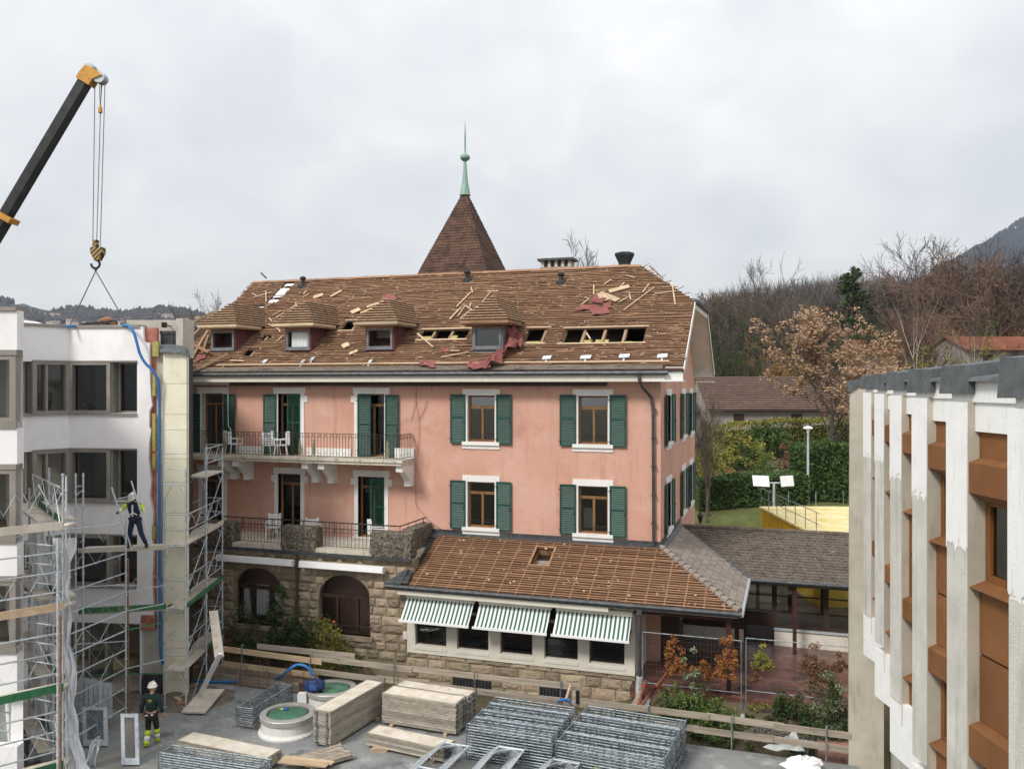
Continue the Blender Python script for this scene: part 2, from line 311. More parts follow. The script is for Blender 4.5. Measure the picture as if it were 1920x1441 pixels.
# yard slab (flat roof of a basement) and its upstand
slabm = mat('wet_grey_slab', (0.19, 0.20, 0.20), (0.27, 0.28, 0.275), 0.7, 0.62, dirt=[((0.37, 0.37, 0.35), 1.3, 0.54, 0.72), ((.12, .13, .13), .7, .56, .64), ((.25, .205, .15), .33, .56, .68), ((0.14, 0.15, 0.152), 0.5, 0.55, 0.7), ((0.42, 0.39, 0.33), 22, 0.70, 0.78), ((0.10, 0.10, 0.098), 9, 0.62, 0.74)], bump=.35, bscale=30, world=True)
b = MB(); b.box(-30, 6, -0.45, 1.75, 24.72, 0.0); struct(b.build('yard_slab', slabm))
# brick paving of the covered passage
brickp = mat('red_brick_paving', (0.135, 0.060, 0.048), (0.19, 0.092, 0.074), 6, 0.28, dirt=[((0.055, 0.032, 0.026), 0.8, 0.46, 0.62), ((0.30, 0.125, 0.085), 1.7, 0.60, 0.66), ((.10, .10, .06), 1.4, .6, .7)], world=True)
b = MB()
b.box(-4.9, 27.25, 0.20, 2.6, 35.2, 0.56); pav = struct(b.build('pavement', brickp))
wet = mat('wet_paving', (0.075, 0.045, 0.038), (0.12, 0.07, 0.055), 3, 0.10, spec=.8, world=True)
for (x, y, rx, ry) in [(-3.0, 28.55, .8, .25), (-1.6, 28.35, .5, .2), (-3.4, 29.7, .9, .22), (-0.6, 28.3, .35, .16), (-2.6, 30.2, .7, .2)]:
    b = MB(); n = 22
    b.quad(*[V((x + rx * math.cos(2 * PI * i / n) * (1 + .3 * noise.noise(V((i * .9, x, y)))), y + ry * math.sin(2 * PI * i / n) * (1 + .3 * noise.noise(V((i * .9, y, x)))), 0.564)) for i in range(n)])
    struct(b.build('puddle', wet))
path2 = mat('pink_paving', (0.33, 0.17, 0.13), (0.42, 0.24, 0.19), 3, 0.8, dirt=[((0.2, 0.13, 0.10), 3, 0.5, 0.7)], world=True)
b = MB(); b.box(0.75, 25.3, -0.3, 1.9, 27.0, 0.06); struct(b.build('path', path2))

# far hills, each a ridge seen against the sky
hillm = mat('wooded_hill', (0.026, 0.031, 0.044), (0.052, 0.054, 0.060), 0.012, 0.99, dirt=[((0.075, 0.075, 0.062), 0.004, 0.55, 0.68), ((0.028, 0.034, 0.036), 0.03, 0.52, 0.7)], world=True)
def hill(name, D0, D1, pts, m, bumps=6.0, zb=0):  # pts: (u, v_crest) crest line at depth D1, foot at D0
    b = MB(); NU = 160; NR = 26
    us = [pts[0][0] + (pts[-1][0] - pts[0][0]) * i / NU for i in range(NU + 1)]
    def crest(u):
        for (a, va), (c, vc) in zip(pts, pts[1:]):
            if a <= u <= c: t = (u - a) / (c - a); t = t * t * (3 - 2 * t) * .5 + t * .5; return va + (vc - va) * t
        return pts[-1][1]
    vs = []
    for k in range(NR + 1):
        t = k / NR; D = D0 + (D1 - D0) * t
        for u in us:
            zc = (720.5 - crest(u)) / F * D1 + CH; p = gd(u, D)
            z = zb + (zc - zb) * (t ** 1.25) + bumps * t * (1.5 * noise.noise(p * (3.0 / D1 * 6)) + noise.noise(p * (3.0 / D1 * 22)) * .6)
            vs.append((p.x, p.y, z))
    n = NU + 1
    # back side falls away
    for u in us: p = gd(u, D1 * 1.2); vs.append((p.x, p.y, zb))
    b.add(vs, [(k * n + i, k * n + i + 1, (k + 1) * n + i + 1, (k + 1) * n + i) for k in range(NR + 1) for i in range(NU)])
    o = b.build(name, m, smooth=True); return struct(o)
hill('hill', 650, 1400, [(-500, 560), (-200, 540), (0, 568), (40, 573), (110, 584), (190, 587), (260, 584), (350, 590), (420, 604), (560, 640), (800, 690)], hillm, 7)
hill('mountain', 700, 1700, [(1500, 720), (1680, 590), (1760, 505), (1800, 486), (1840, 464), (1880, 438), (1920, 420), (2000, 370), (2200, 300)], hillm, 6)
hill('woodland_ridge', 260, 560, [(1180, 690), (1290, 600), (1340, 575), (1420, 562), (1520, 548), (1600, 545), (1700, 545), (1800, 540), (1920, 525), (2100, 520)], woodfloor, 5, 6)
# ================================================================== THE PINK HOUSE
XR, XL, Y0, Y1 = -4.31, -25.6, 30.0, 41.2
ZE, ZR, YE, YRI = CH + 0.5, CH + 4.95, 29.3, 35.6        # eaves and ridge
K = (ZR - ZE) / (YRI - YE); ANG = math.atan(K); CA, SA = math.cos(ANG), math.sin(ANG); LS = (YRI - YE) / CA
RN = V((0, -SA, CA)); XV = -3.45; XVL = -24.95
house = thing('pink_house', (-14, 35, 0.3), 'large salmon pink house with green shutters and a stripped brown roof', 'house')
def grid_wall(b, o, ux, n, W, z0, z1, ops, th):           # wall with real openings; o at its left foot, n outward
    xs = sorted({0, W, *[q[0] for q in ops], *[q[2] for q in ops]}); zs = sorted({z0, z1, *[q[1] for q in ops], *[q[3] for q in ops]})
    P = lambda x, z, d: V((o.x, o.y, 0)) + ux * x + V((0, 0, z)) - n * d
    for xa, xb in zip(xs, xs[1:]):
        for za, zb in zip(zs, zs[1:]):
            cx, cz = (xa + xb) / 2, (za + zb) / 2
            if any(q[0] < cx < q[2] and q[1] < cz < q[3] for q in ops): continue
            b.quad(P(xa, za, 0), P(xb, za, 0), P(xb, zb, 0), P(xa, zb, 0)); b.quad(P(xb, za, th), P(xa, za, th), P(xa, zb, th), P(xb, zb, th))
    for x0, za, x1, zb in ops:
        b.quad(P(x0, za, 0), P(x0, zb, 0), P(x0, zb, th), P(x0, za, th)); b.quad(P(x1, za, 0), P(x1, za, th), P(x1, zb, th), P(x1, zb, 0))
        b.quad(P(x0, za, 0), P(x0, za, th), P(x1, za, th), P(x1, za, 0)); b.quad(P(x0, zb, 0), P(x1, zb, 0), P(x1, zb, th), P(x0, zb, th))
UX, NY = V((1, 0, 0)), V((0, -1, 0))
WZ = [(CH - 2.15, CH - 0.41), (CH - 5.37, CH - 3.66)]      # window openings of the two storeys
DZ = [(CH - 2.84, CH - 0.37), (CH - 6.0, CH - 3.62)]       # french doors
wins = [(-11.57, -10.48), (-7.28, -6.19)]; doors = [(-23.56, -22.50), (-19.84, -18.79), (-16.19, -15.04)]
ops = [(a - XL, z[0], c - XL, z[1]) for a, c in wins for z in WZ] + [(a - XL, z[0], c - XL, z[1]) for a, c in doors for z in DZ]
b = MB(); grid_wall(b, V((XL, Y0, 0)), UX, NY, XR - XL, 0.2, CH + 0.95, ops, 0.35)
sideY = [32.1, 36.75, 39.6]
sops = [(y - .53 - Y0, z[0], y + .53 - Y0, z[1]) for y in sideY for z in WZ]
UY, NX = V((0, 1, 0)), V((1, 0, 0))
grid_wall(b, V((XR, Y0, 0)), UY, NX, Y1 - Y0, 0.2, CH + 0.60, sops, 0.35)
# gable above the side wall up to the half hip, and back and left walls
zg = lambda y: ZE + K * (y - YE) - .22
b.quad((XR, Y0, CH + .6), (XR, Y1, CH + .6), (XR, Y1, zg(Y0)), (XR, 38.1, CH + 2.96), (XR, 33.1, CH + 2.96), (XR, Y0, zg(Y0)))
b.quad((XR, Y1, .2), (XL, Y1, .2), (XL, Y1, CH + .9), (XR, Y1, CH + .9)); b.quad((XL, Y1, .2), (XL, Y0, .2), (XL, Y0, CH + .9), (XL, Y1, CH + .9))
b.build('wall', pink, house)
b = MB()                                                   # rooms: floors, and a partition wall added to darken the openings
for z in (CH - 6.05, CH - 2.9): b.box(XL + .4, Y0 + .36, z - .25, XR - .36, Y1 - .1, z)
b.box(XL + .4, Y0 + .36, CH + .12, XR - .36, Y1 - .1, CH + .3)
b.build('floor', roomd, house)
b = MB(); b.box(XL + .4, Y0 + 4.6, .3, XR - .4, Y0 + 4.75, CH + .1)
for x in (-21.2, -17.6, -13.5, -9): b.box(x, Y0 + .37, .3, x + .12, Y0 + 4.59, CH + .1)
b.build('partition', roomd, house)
def shutter(parent, T, w, h, m=None):
    b = MB(T); d = .04; s = .055
    b.box(0, -d, 0, s, 0, h); b.box(w - s, -d, 0, w, 0, h); b.box(s, -d, 0, w - s, 0, s); b.box(s, -d, h - s, w - s, 0, h); b.box(s, -d, h * .52, w - s, 0, h * .52 + s)
    n = int((h - 2 * s) / .062)
    for i in range(n):
        z = s + (h - 2 * s) * (i + .5) / n
        b.obox((s, -.004, z + .022), (w - 2 * s, 0, 0), (0, -.028, -.046), (0, .003, .007))
    o = b.build('shutter', m or green, parent)
    b = MB(T)                                               # hinges and the holdback
    for z in (h * .1, h * .9): b.box(-.05, -.055, z - .012, .07, -.041, z + .012)
    b.box(w - .07, -.06, h * .42, w - .03, -.042, h * .42 + .1)
    b.build('hinge', iron, parent)
    return o
def win_frame(parent, T, w, h, name='window', wood=None, rail=.72, depth=.17, hopper=True, gl=None):
    b = MB(T); wood = wood or brownwood; s = .07; y0, y1 = depth, depth + .06
    b.box(0, y0, 0, s, y1, h); b.box(w - s, y0, 0, w, y1, h); b.box(s, y0, 0, w - s, y1, s); b.box(s, y0, h - s, w - s, y1, h)
    if hopper: b.box(s, y0 - .02, h * rail, w - s, y1, h * rail + .1)
    b.box(w / 2 - .045, y0 - .012, s, w / 2 + .045, y1, h * rail)
    o = b.build(name, wood, parent)
    for (xa, xb, za, zb) in ((s, w / 2 - .045, s, h * rail), (w / 2 + .045, w - s, s, h * rail), (s, w - s, h * rail + .1, h - s)):
        b = MB(T); b.quad((xa, y0 + .03, za), (xb, y0 + .03, za), (xb, y0 + .03, zb), (xa, y0 + .03, zb)); b.build('pane', gl or pane, o)
    return o
def house_window(o, ux, n, w, h, seed):
    T = fr(o, ux, -n)                                       # local y goes into the wall
    wf = win_frame(house, T, w, h, gl=pane4 if o.z > CH - 3 else None)
    b = MB(T); e = .2; p = -.03                             # white stone surround, lintel
    b.box(-e, p, h, w + e, .05, h + .24); b.box(-e + .06, p, 0, 0, .16, h - .002); b.box(w, p, 0, w + e - .06, .16, h - .002)
    b.build('surround', trim, wf)
    b = MB(T); b.box(-e, -.10, -.13, w + e, .17, -.002); b.box(-e, -.035, -.27, w + e, .04, -.132); b.build('sill', trim, wf)
    b = MB(T); b.tube((0, .03, .28), (w, .03, .28), .011); b.tube((0, .03, .20), (w, .03, .20), .008); b.build('guard_bar', iron, wf)
    sw = .6
    for s in (0, 1):
        tilt = R(ru(1.0, 5.0))
        if s == 0: Ts = T @ Matrix.Translation((-.075, -.035, -.08)) @ Matrix.Rotation(tilt, 4, 'Z') @ Matrix.Translation((-sw, 0, 0))
        else: Ts = T @ Matrix.Translation((w + .075, -.035, -.08)) @ Matrix.Rotation(-tilt, 4, 'Z')
        shutter(wf, Ts, sw, h + .12)
    if seed is not None:                                    # curtain or paper inside
        b = MB(T); k = 12
        if seed == 1: pts = [(w * .45 + .35 * i / k, .34 + .03 * (i % 2)) for i in range(k + 1)]; za, zb = .5, h - .1
        else: pts = [(.1 + .35 * i / k, .4 + .03 * (i % 2)) for i in range(k + 1)]; za, zb = .12, h * .5
        for (xa, ya), (xb, yb) in zip(pts, pts[1:]): b.quad((xa, ya, za), (xb, yb, za), (xb, yb, zb), (xa, ya, zb))
        b.build('curtain', curtain, wf)
    return wf
for i, (a, c) in enumerate(wins):
    for j, z in enumerate(WZ): house_window(V((a, Y0, z[0])), UX, NY, c - a, z[1] - z[0], 0 if (i, j) == (1, 1) else None)
for y in sideY:
    for z in WZ: house_window(V((XR, y - .53, z[0])), UY, NX, 1.06, z[1] - z[0], None)
# french doors
def french(a, c, zz, shl, shr, lintel=True):
    w, h = c - a, zz[1] - zz[0]; T = fr(V((a, Y0, zz[0])), UX, UY)
    wf = win_frame(house, T, w, h, 'french_door', brownwood, .8, .25)
    b = MB(T); e = .22; p = -.035
    b.box(-e, p, h, w + e, .05, h + .25); b.box(-e + .05, p, 0, 0, .22, h - .002); b.box(w, p, 0, w + e - .05, .22, h - .002)
    for zq in (h - .34, ): b.box(-e - .1, p + .002, zq, -e + .048, .03, zq + .26); b.box(w + e - .048, p + .002, zq, w + e + .1, .03, zq + .26)
    b.build('surround', trim, wf)
    b = MB(T); b.box(-e, -.05, -.12, w + e, .3, -.002); b.build('sill', trim, wf)
    hw = .58
    for s, st in ((0, shl), (1, shr)):
        if st is None: continue
        if s == 0: Ts = T @ Matrix.Translation((-.06 if st > 120 else .0, -.05, 0)) @ (Matrix.Rotation(R(st - 180), 4, 'Z') @ Matrix.Translation((-hw, 0, 0)) if st > 120 else Matrix.Rotation(R(st), 4, 'Z'))
        else: Ts = T @ Matrix.Translation((w + .06 if abs(st) < 60 else w - .0, -.05, 0)) @ Matrix.Rotation(R(st), 4, 'Z')
        shutter(wf, Ts, hw, h - .03)
    return wf
french(*doors[0], DZ[0], 183, -3)
french(*doors[1], DZ[0], 184, -176)
french(*doors[2], DZ[0], 3, -3)
french(*doors[0], DZ[1], None, None)
french(*doors[1], DZ[1], None, None)
french(*doors[2], DZ[1], None, -128)
# cornice, soffit and fascia along the front eaves
b = MB(); b.box(XVL, YE + .06, CH + .10, XV - .62, Y0 - .03, CH + .17); b.box(XVL, YE + .02, CH + .10, XV - .62, YE + .058, CH + .34); b.build('fascia', cream, house)
b = MB(); b.box(XVL, YE - .10, CH + .345, XV - .55, YE + .015, CH + .355)
b.path([(XVL + i * (XV - .5 - XVL) / 12, YE - .055, CH + .40) for i in range(13)], .075, 8); b.build('gutter', zinc, house)
b = MB(); b.path([(-4.95, YE - .05, CH + .36), (-4.93, YE - .05, CH + .1), (-4.85, YE + .15, CH - .12), (-4.62, Y0 - .1, CH - .45), (-4.56, Y0 - .12, CH - .9), (-4.54, Y0 - .12, CH - 5.75)], .055, 8)
for z in (.9, 1.9, 2.9, 3.9, 4.9): b.box(-4.62, Y0 - .19, CH - z, -4.46, Y0 - .002, CH - z + .05)
b.build('downpipe', zinc, house, smooth=False)
# ------------------------------------------------------------------ roof
def rp(X, t, h=0.0): return V((X, YE + t * CA, ZE + t * SA)) + RN * h
def rpx(u, v):                                             # photo sight line met with the roof plane -> (X, t)
    p = onP(u, v, V((0, YE, ZE)), RN); return p.x, (p.y - YE) / CA
TH_ = (33.1 - YE) / CA                                      # half hip starts here
def xmax(t): return XV if t <= TH_ else XV + (-5.9 - XV) * (t - TH_) / (LS - TH_)
holes = []
for (ua, ub, va, vb) in [(790, 876, 619, 638), (986, 1023, 617, 645), (1056, 1208, 616, 645), (645, 667, 603, 621), (440, 492, 573, 583), (492, 508, 629, 638), (460, 479, 656, 667)]:
    um = (va + vb) / 2; x0, tt = rpx(ua, um); x1, _ = rpx(ub, um); _, t1 = rpx((ua + ub) / 2, va); _, t0 = rpx((ua + ub) / 2, vb)
    holes.append((x0, t0, x1, t1))
xa, ta = rpx(512, 568); xb, tb = rpx(546, 526); xm = (xa + xb) / 2
holes.append((xm - .28, ta, xm + .28, tb))
def hit(x, t, m=0.0): return any(h[0] - m < x < h[2] + m and h[1] - m < t < h[3] + m for h in holes)
ts = sorted({0.0, TH_, LS, *[min(LS, h[1]) for h in holes], *[min(LS, h[3]) for h in holes]})
def deck(b, h, th):
    for t0, t1 in zip(ts, ts[1:]):
        tm = (t0 + t1) / 2; cuts = sorted((q[0], q[2]) for q in holes if q[1] < tm < q[3]); x = XVL; segs = []
        for a, c in cuts: segs.append((x, x, a, a)); x = c
        segs.append((x, x, xmax(t1), xmax(t0)))
        for (a, a1, c1, c) in segs:
            b.add([rp(a, t0, h), rp(c, t0, h), rp(c1, t1, h), rp(a1, t1, h), rp(a, t0, h - th), rp(c, t0, h - th), rp(c1, t1, h - th), rp(a1, t1, h - th)],
                  [(0, 1, 2, 3), (7, 6, 5, 4), (0, 4, 5, 1), (1, 5, 6, 2), (2, 6, 7, 3), (3, 7, 4, 0)])
b = MB(); deck(b, 0, .05); roof = b.build('roof', deckm, house)
b = MB()                                                    # rear slope and half hip
bk = lambda X, t, h=0: V((X, 2 * YRI - (YE + t * CA) + SA * h * 1, ZE + t * SA + CA * h))
b.quad(bk(XV, 0), bk(XVL, 0), bk(XVL, LS), bk(-5.9, LS), bk(XV, TH_))
b.quad(rp(XV, TH_), bk(XV, TH_), rp(-5.9, LS)); b.build('rear_roof', deckm, roof)
b = MB()                                                    # underside, cream soffit of the verge
for f in (rp, bk):
    b.quad(f(XR - .1, 0, -.16), f(XV, 0, -.16), f(XV, TH_, -.16), f(XR - .1, TH_, -.16)); b.quad(f(XV + .004, 0, -.2), f(XV + .004, 0, .03), f(XV + .004, TH_, .03), f(XV + .004, TH_, -.2))
    b.quad(f(XV + .03, 0, -.2), f(XV + .03, TH_, -.2), f(XV + .03, TH_, .03), f(XV + .03, 0, .03)); b.quad(f(XV + .004, 0, .03), f(XV + .03, 0, .03), f(XV + .03, TH_, .03), f(XV + .004, TH_, .03))
b.quad((XR, 33.1, CH + 2.95), (XV, 33.1, CH + 2.95), (XV, 38.1, CH + 2.95), (XR, 38.1, CH + 2.95))
b.quad((XV + .01, 33.1, CH + 2.9), (XV + .01, 38.1, CH + 2.9), (XV + .01, 38.1, CH + 3.1), (XV + .01, 33.1, CH + 3.1))
for y in (YE, 2 * YRI - YE - .6): b.box(XR - .5, y, CH + .10, XV, y + .6, CH + .16)
b.box(XV - .62, YE + .1, CH + .10, XV - .02, YE + .2, CH + .6)
b.build('soffit', trim, house)
b = MB(); b.box(XV - .02, 33.0, CH + 3.12, XV + .14, 38.2, CH + 3.24); b.build('half_hip_gutter', zinc, house)
# tile battens, one per course, broken here and there
dormx = []                                                  # (x0, x1, t0, t1) filled from dormer specs
DORM = [(397, 439, 662), (537, 581, 661), (688, 736, 660), (888, 940, 660)]
for (ua, ub, vb) in DORM:
    xa, tt = rpx(ua, vb); xb, _ = rpx(ub, vb); dormx.append((xa, xb, tt))
step = 0.136; t = .30; SEG = []                              # pieces of batten: (x0, x1, t, jitter)
while t < LS - .03:
    x = XVL + ru(-.15, .05); xe = xmax(t)
    if t < 1.9: x += max(0, (1.9 - t)) * ru(.05, .5)
    while x < xe - .05:
        l = min(ru(3.2, 5.2), xe - x)
        if xe - (x + l) < 1.2: l = xe - x
        parts = [(x, x + l)]
        cuts = [(h[0] + ru(-.05, .05), h[2] + ru(-.05, .05)) for h in holes if h[1] - .03 < t < h[3] + .03] + [(d0 - .05, d1 + .05) for (d0, d1, dt) in dormx if dt - .05 < t < dt + 1.6]
        for c0, c1 in cuts:
            ng = []
            for (p, q) in parts:
                if q <= c0 or p >= c1: ng.append((p, q)); continue
                if p < c0: ng.append((p, c0))
                if q > c1: ng.append((c1, q))
            parts = ng
        SEG += [(p, q, t + ru(-.012, .012)) for (p, q) in parts if q - p > .08]
        x += l
    t += step
SEG.sort(key=lambda q: q[0] - q[1]); rest = MB()
for i, (p, q, t) in enumerate(SEG):
    b = MB() if i < 295 else rest
    b.obox(rp(p, t - .022, .012), V((q - p - .01, 0, 0)) + RN * ru(-.008, .008) + V((0, CA, SA)) * ru(-.03, .03), V((0, CA, SA)) * .036, RN * ru(.03, .05))
    if i < 295: b.build('batten', batten, roof)
for i in range(260):                                        # sprung and doubled laths
    p, q, t = random.choice(SEG); q0 = ru(p, q - .05); l2 = min(ru(.3, 1.2), max(.1, xmax(t) - q0))
    if any(hit(q0 + l2 * f, t + .05, .05) for f in (0, .5, 1)) or any(d0 - .1 < q0 + l2 * f < d1 + .1 and dt - .1 < t < dt + 1.6 for d0, d1, dt in dormx for f in (0, .5, 1)): continue
    rest.obox(rp(q0, t + ru(.02, .08), .05), V((l2, 0, 0)) + V((0, CA, SA)) * ru(-.1, .1), V((0, CA, SA)) * .03, RN * .025)
o_ = rest.build('short_battens', batten, roof); o_['kind'] = 'stuff'
# splinters and dirt all over the stripped slope
b = MB()
for i in range(1100):
    t = ru(.3, LS - .1); x = ru(XVL + .2, xmax(t) - .1)
    if hit(x, t, .02) or any(d0 - .1 < x < d1 + .1 and dt - .1 < t < dt + 1.5 for d0, d1, dt in dormx): continue
    a = ru(-.5, .5) if rnd() < .8 else ru(-1.5, 1.5); l = ru(.04, .22)
    d = V((math.cos(a), math.sin(a) * CA, math.sin(a) * SA)); b.obox(rp(x, t, .055), d * l, d.cross(RN) * ru(.012, .03), RN * .012)
sp = b.build('splinters', rawwood, roof); sp['kind'] = 'stuff'
# torn edges: rafters and insulation inside the holes, dark sheet below standing in for the attic's shade
rafm = mat('old_rafter', (0.24, 0.155, 0.09), (0.35, 0.235, 0.145), 4, .9, st=(2, .4, .4))
for X in [XVL + .35 + i * .78 for i in range(25)]:
    b = MB(); b.obox(rp(X, .1, -.22), (.1, 0, 0), V((0, CA, SA)) * (LS - .25), RN * .165); b.build('rafter', rafm, roof)
b = MB()
for hx0, ht0, hx1, ht1 in holes[:4]:
    x = hx0
    while x < hx1:
        l = ru(.25, .6)
        if rnd() < (.85 if hx0 < -9.5 else .45): b.obox(rp(x, ht0 + ru(-.02, .04), -.34), (min(l, hx1 - x), 0, 0), V((0, CA, SA)) * ru(.22, .48), RN * ru(.16, .29))
        x += l + .12
b.build('insulation', yellowins, roof)
b = MB(); b.quad(rp(XVL + .1, .1, -.75), rp(-6.2, .1, -.75), rp(-6.2, LS - .3, -.75), rp(XVL + .1, LS - .3, -.75)); b.build('attic_shade_sheet', roomd, roof)
for h, cuts in ((holes[4], ((0, .22, 0, 1), (.6, 1, 0, .8))), (holes[7], ((0, 1, .03, .18), (0, 1, .30, .36), (0, 1, .42, .74), (.1, .9, .86, .97)))):
    for (xa, xb, ta, tb) in cuts:
        w_, l_ = h[2] - h[0], min(h[3], LS - .1) - h[1]; b = MB(); b.obox(rp(h[0] + w_ * xa, h[1] + l_ * ta, -.045), (w_ * (xb - xa), 0, 0), V((0, CA, SA)) * l_ * (tb - ta), RN * .02); b.build('underlay', freshwhite, roof)
for hx0, ht0, hx1, ht1 in holes[:4]:                        # pale broken board edges above and below each hole
    for tt in (ht0 - .05, ht1 + .01):
        b = MB(); b.obox(rp(hx0 - .1, tt, .02), (hx1 - hx0 + .2, 0, 0), V((0, CA, SA)) * .07, RN * .05); b.build('edge_board', rawwood, roof)
# white board and pale boards at the foot of the slope
b = MB(); b.obox(rp(-22.5, .36, .06), (XV + 22.0, 0, 0), V((0, CA, SA)) * .07, RN * .05); b.build('eaves_board', rawwood, roof)
b = MB(); b.obox(rp(XVL, .02, .004), (XV - .7 - XVL, 0, 0), V((0, CA, SA)) * .3, RN * .03); b.build('eaves_flashing', mat('eaves_debris', (.10, .085, .07), (.20, .17, .14), 3, .9, st=(.5, 2, 2), dirt=[((.04, .035, .03), 3, .5, .65, (.5, 2, 2)), ((.40, .33, .26), 5, .64, .72, (.6, 2, 2))]), roof)
# ridge boards
x = XVL
while x < -6.1:
    l = ru(.5, 1.3); b = MB(); b.obox(rp(x, LS - .12, .05), (min(l, -5.95 - x), 0, ru(-.02, .02)), V((0, CA, SA)) * .18, RN * .03); b.build('ridge_board', batten, roof); x += l
# hip laths at the half hip
for i in range(9):
    t = TH_ + (LS - TH_) * (i + .3) / 9; b = MB(); p = rp(xmax(t), t, .05); b.bar(p + V((-.15, 0, .02)), p + V((.12, .1, .09 * (i % 3))), .05, .03); b.build('hip_lath', batten, roof)
# ------------------------------------------------------------------ dormers
dwall = mat('dormer_red', (0.10, 0.030, 0.026), (0.16, 0.055, 0.047), 4, .8, dirt=[((0.06, 0.025, 0.022), 5, .55, .75)])
dframe = mat('dormer_grey', (0.13, 0.135, 0.145), (0.20, 0.20, 0.21), 4, .6)
dormb = mat('dormer_batten', (0.25, 0.155, 0.09), (0.38, 0.26, 0.165), 4, .9, dirt=[((0.16, 0.09, 0.05), 5, .55, .72)])  # light on the dormer roofs put into a paler batten colour
def dormer(i, ua, ub, vb):
    xa, t0 = rpx(ua, vb); xb, _ = rpx(ub, vb); w = xb - xa
    p0 = rp(xa, t0, 0); y, z = p0.y, p0.z; h = 1.06; dep = h / K
    b = MB()                                                # front base and cheeks
    b.box(xa - .02, y - .03, z - .25, xb + .02, y + .05, z + .16)
    for x, s in ((xa - .06, 1), (xb, 1)):
        b.prism([(x, y, z - .12), (x, y + dep + .15, z + h), (x, y, z + h)], (.06, 0, 0))
    o = b.build('dormer', dwall if i < 3 else dframe, house)
    b = MB(); T = Matrix.Translation((xa, y - .045, z + .14)); b.T = T; hh = h - .30
    for q in ((0, 0, .09, hh), (w - .09, 0, w, hh), (.09, 0, w - .09, .09), (.09, hh - .05, w - .09, hh)): b.box(q[0], 0, q[1], q[2], .12, q[3])
    b.box(-.05, -.06, -.05, w + .05, .05, 0); b.build('window_frame', dframe, o)
    b = MB(T); b.box(-.02, -.01, hh, w + .02, .1, hh + .16); b.build('lintel', batten, o)
    if i == 1:
        b = MB(T)
        for q in range(10): x0 = .2 + (w - .3) * q / 10; b.quad((x0, .13 + .03 * (q % 2), .1), (x0 + (w - .3) / 10, .13 + .03 * ((q + 1) % 2), .1), (x0 + (w - .3) / 10, .13 + .03 * ((q + 1) % 2), hh), (x0, .13 + .03 * (q % 2), hh))
        b.build('curtain', curtain, o)
    else:
        b = MB(T); b.quad((.09, .06, .09), (w - .09, .06, .09), (w - .09, .06, hh - .05), (.09, .06, hh - .05)) if i == 3 else None
        if i == 3: b.build('pane', pane2, o)
        b = MB(T)
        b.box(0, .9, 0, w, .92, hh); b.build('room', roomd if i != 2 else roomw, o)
    # little hipped roof with eaves box
    ov = .40; ze = z + h - .02; xl, xr_, yf = xa - ov, xb + ov, y - .42; hw = (xr_ - xl) / 2; cx = (xl + xr_) / 2; rh = 1.02
    yap = yf + hw * 1.05; zr = ze + rh + .1
    yb = lambda zz: YE + (zz - ZE) / K                       # where the main slope has that height
    b = MB(); b.box(xl + .06, yf + .06, ze - .02, xr_ - .06, yb(ze) + .05, ze + .03); b.box(xl, yf, ze + .03, xr_, yf + .05, ze + .14); b.box(xl, yf + .05, ze + .03, xl + .05, yb(ze) - .1, ze + .14); b.box(xr_ - .05, yf + .05, ze + .03, xr_, yb(ze) - .1, ze + .14)
    b.build('eaves', rawwood if i != 3 else batten, o)
    A = V((cx, yap, zr)); B_ = V((cx, yb(zr) + .1, zr)); z1 = ze + .13
    fl, fr_, bl, br = V((xl, yf, z1)), V((xr_, yf, z1)), V((xl, yb(z1) + .1, z1)), V((xr_, yb(z1) + .1, z1))
    b = MB(); b.quad(fl, fr_, A); b.quad(fr_, br, B_, A); b.quad(bl, fl, A, B_); dr = b.build('dormer_roof', deckm, o)
    b = MB(); N = 9
    for k in range(N):
        f = (k + .25) / N; q = lambda p, a: p + (a - p) * f
        def lath(p, q2, nn):
            d = (q2 - p).normalized(); up = nn.cross(d); b.obox(p + nn * .01 - d * ru(-.02, .06), q2 - p + d * ru(-.02, .10), up * .05, nn * .055)
        lath(q(fl, A), q(fr_, A), (fr_ - fl).cross(A - fl).normalized()); lath(q(fr_, A), q(br, B_), (br - fr_).cross(A - fr_).normalized()); lath(q(bl, B_), q(fl, A), (fl - bl).cross(A - bl).normalized())
    o_ = b.build('dormer_battens', dormb, o); o_['kind'] = 'stuff'
for i, d in enumerate(DORM): dormer(i, *d)
# ------------------------------------------------------------------ ridge fittings: vent pipes, chimney, metal cowl
def vent(u, v):
    x, t = rpx(u, v); p = rp(x, t)
    b = MB(); b.lathe([(.24, -.1), (.22, .06), (.09, .12), (.09, .30), (.15, .34), (.15, .42), (.06, .48)], p, 10); b.build('vent_pipe', tar, house)
vent(568, 537); vent(876, 526); vent(1052, 531)
def chimney():
    p = onY(1046, 497, YRI + 1.2); b = MB(); b.box(p.x - .72, p.y - .4, p.z - 2.2, p.x + .72, p.y + .4, p.z - .12); c = b.build('chimney', greywood, house)
    b = MB()
    for i in range(5): b.box(p.x - .68 + i * .31, p.y - .35, p.z - .12, p.x - .56 + i * .31, p.y + .35, p.z + .16)
    b.build('chimney_post', stained, c)
    b = MB(); b.box(p.x - .82, p.y - .5, p.z + .16, p.x + .82, p.y + .5, p.z + .26); b.build('chimney_cap', zinc, c)
    p = onY(1171, 497, YRI + .8); b = MB(); b.T = Matrix.Translation(p) @ Matrix.Rotation(.3, 4, 'Z')
    b.lathe([(.26, -1.2), (.26, .08), (.42, .42), (.42, .52), (.30, .55), (.28, .42)], (0, 0, 0), 6); b.build('chimney_cowl', tar, house)
chimney()
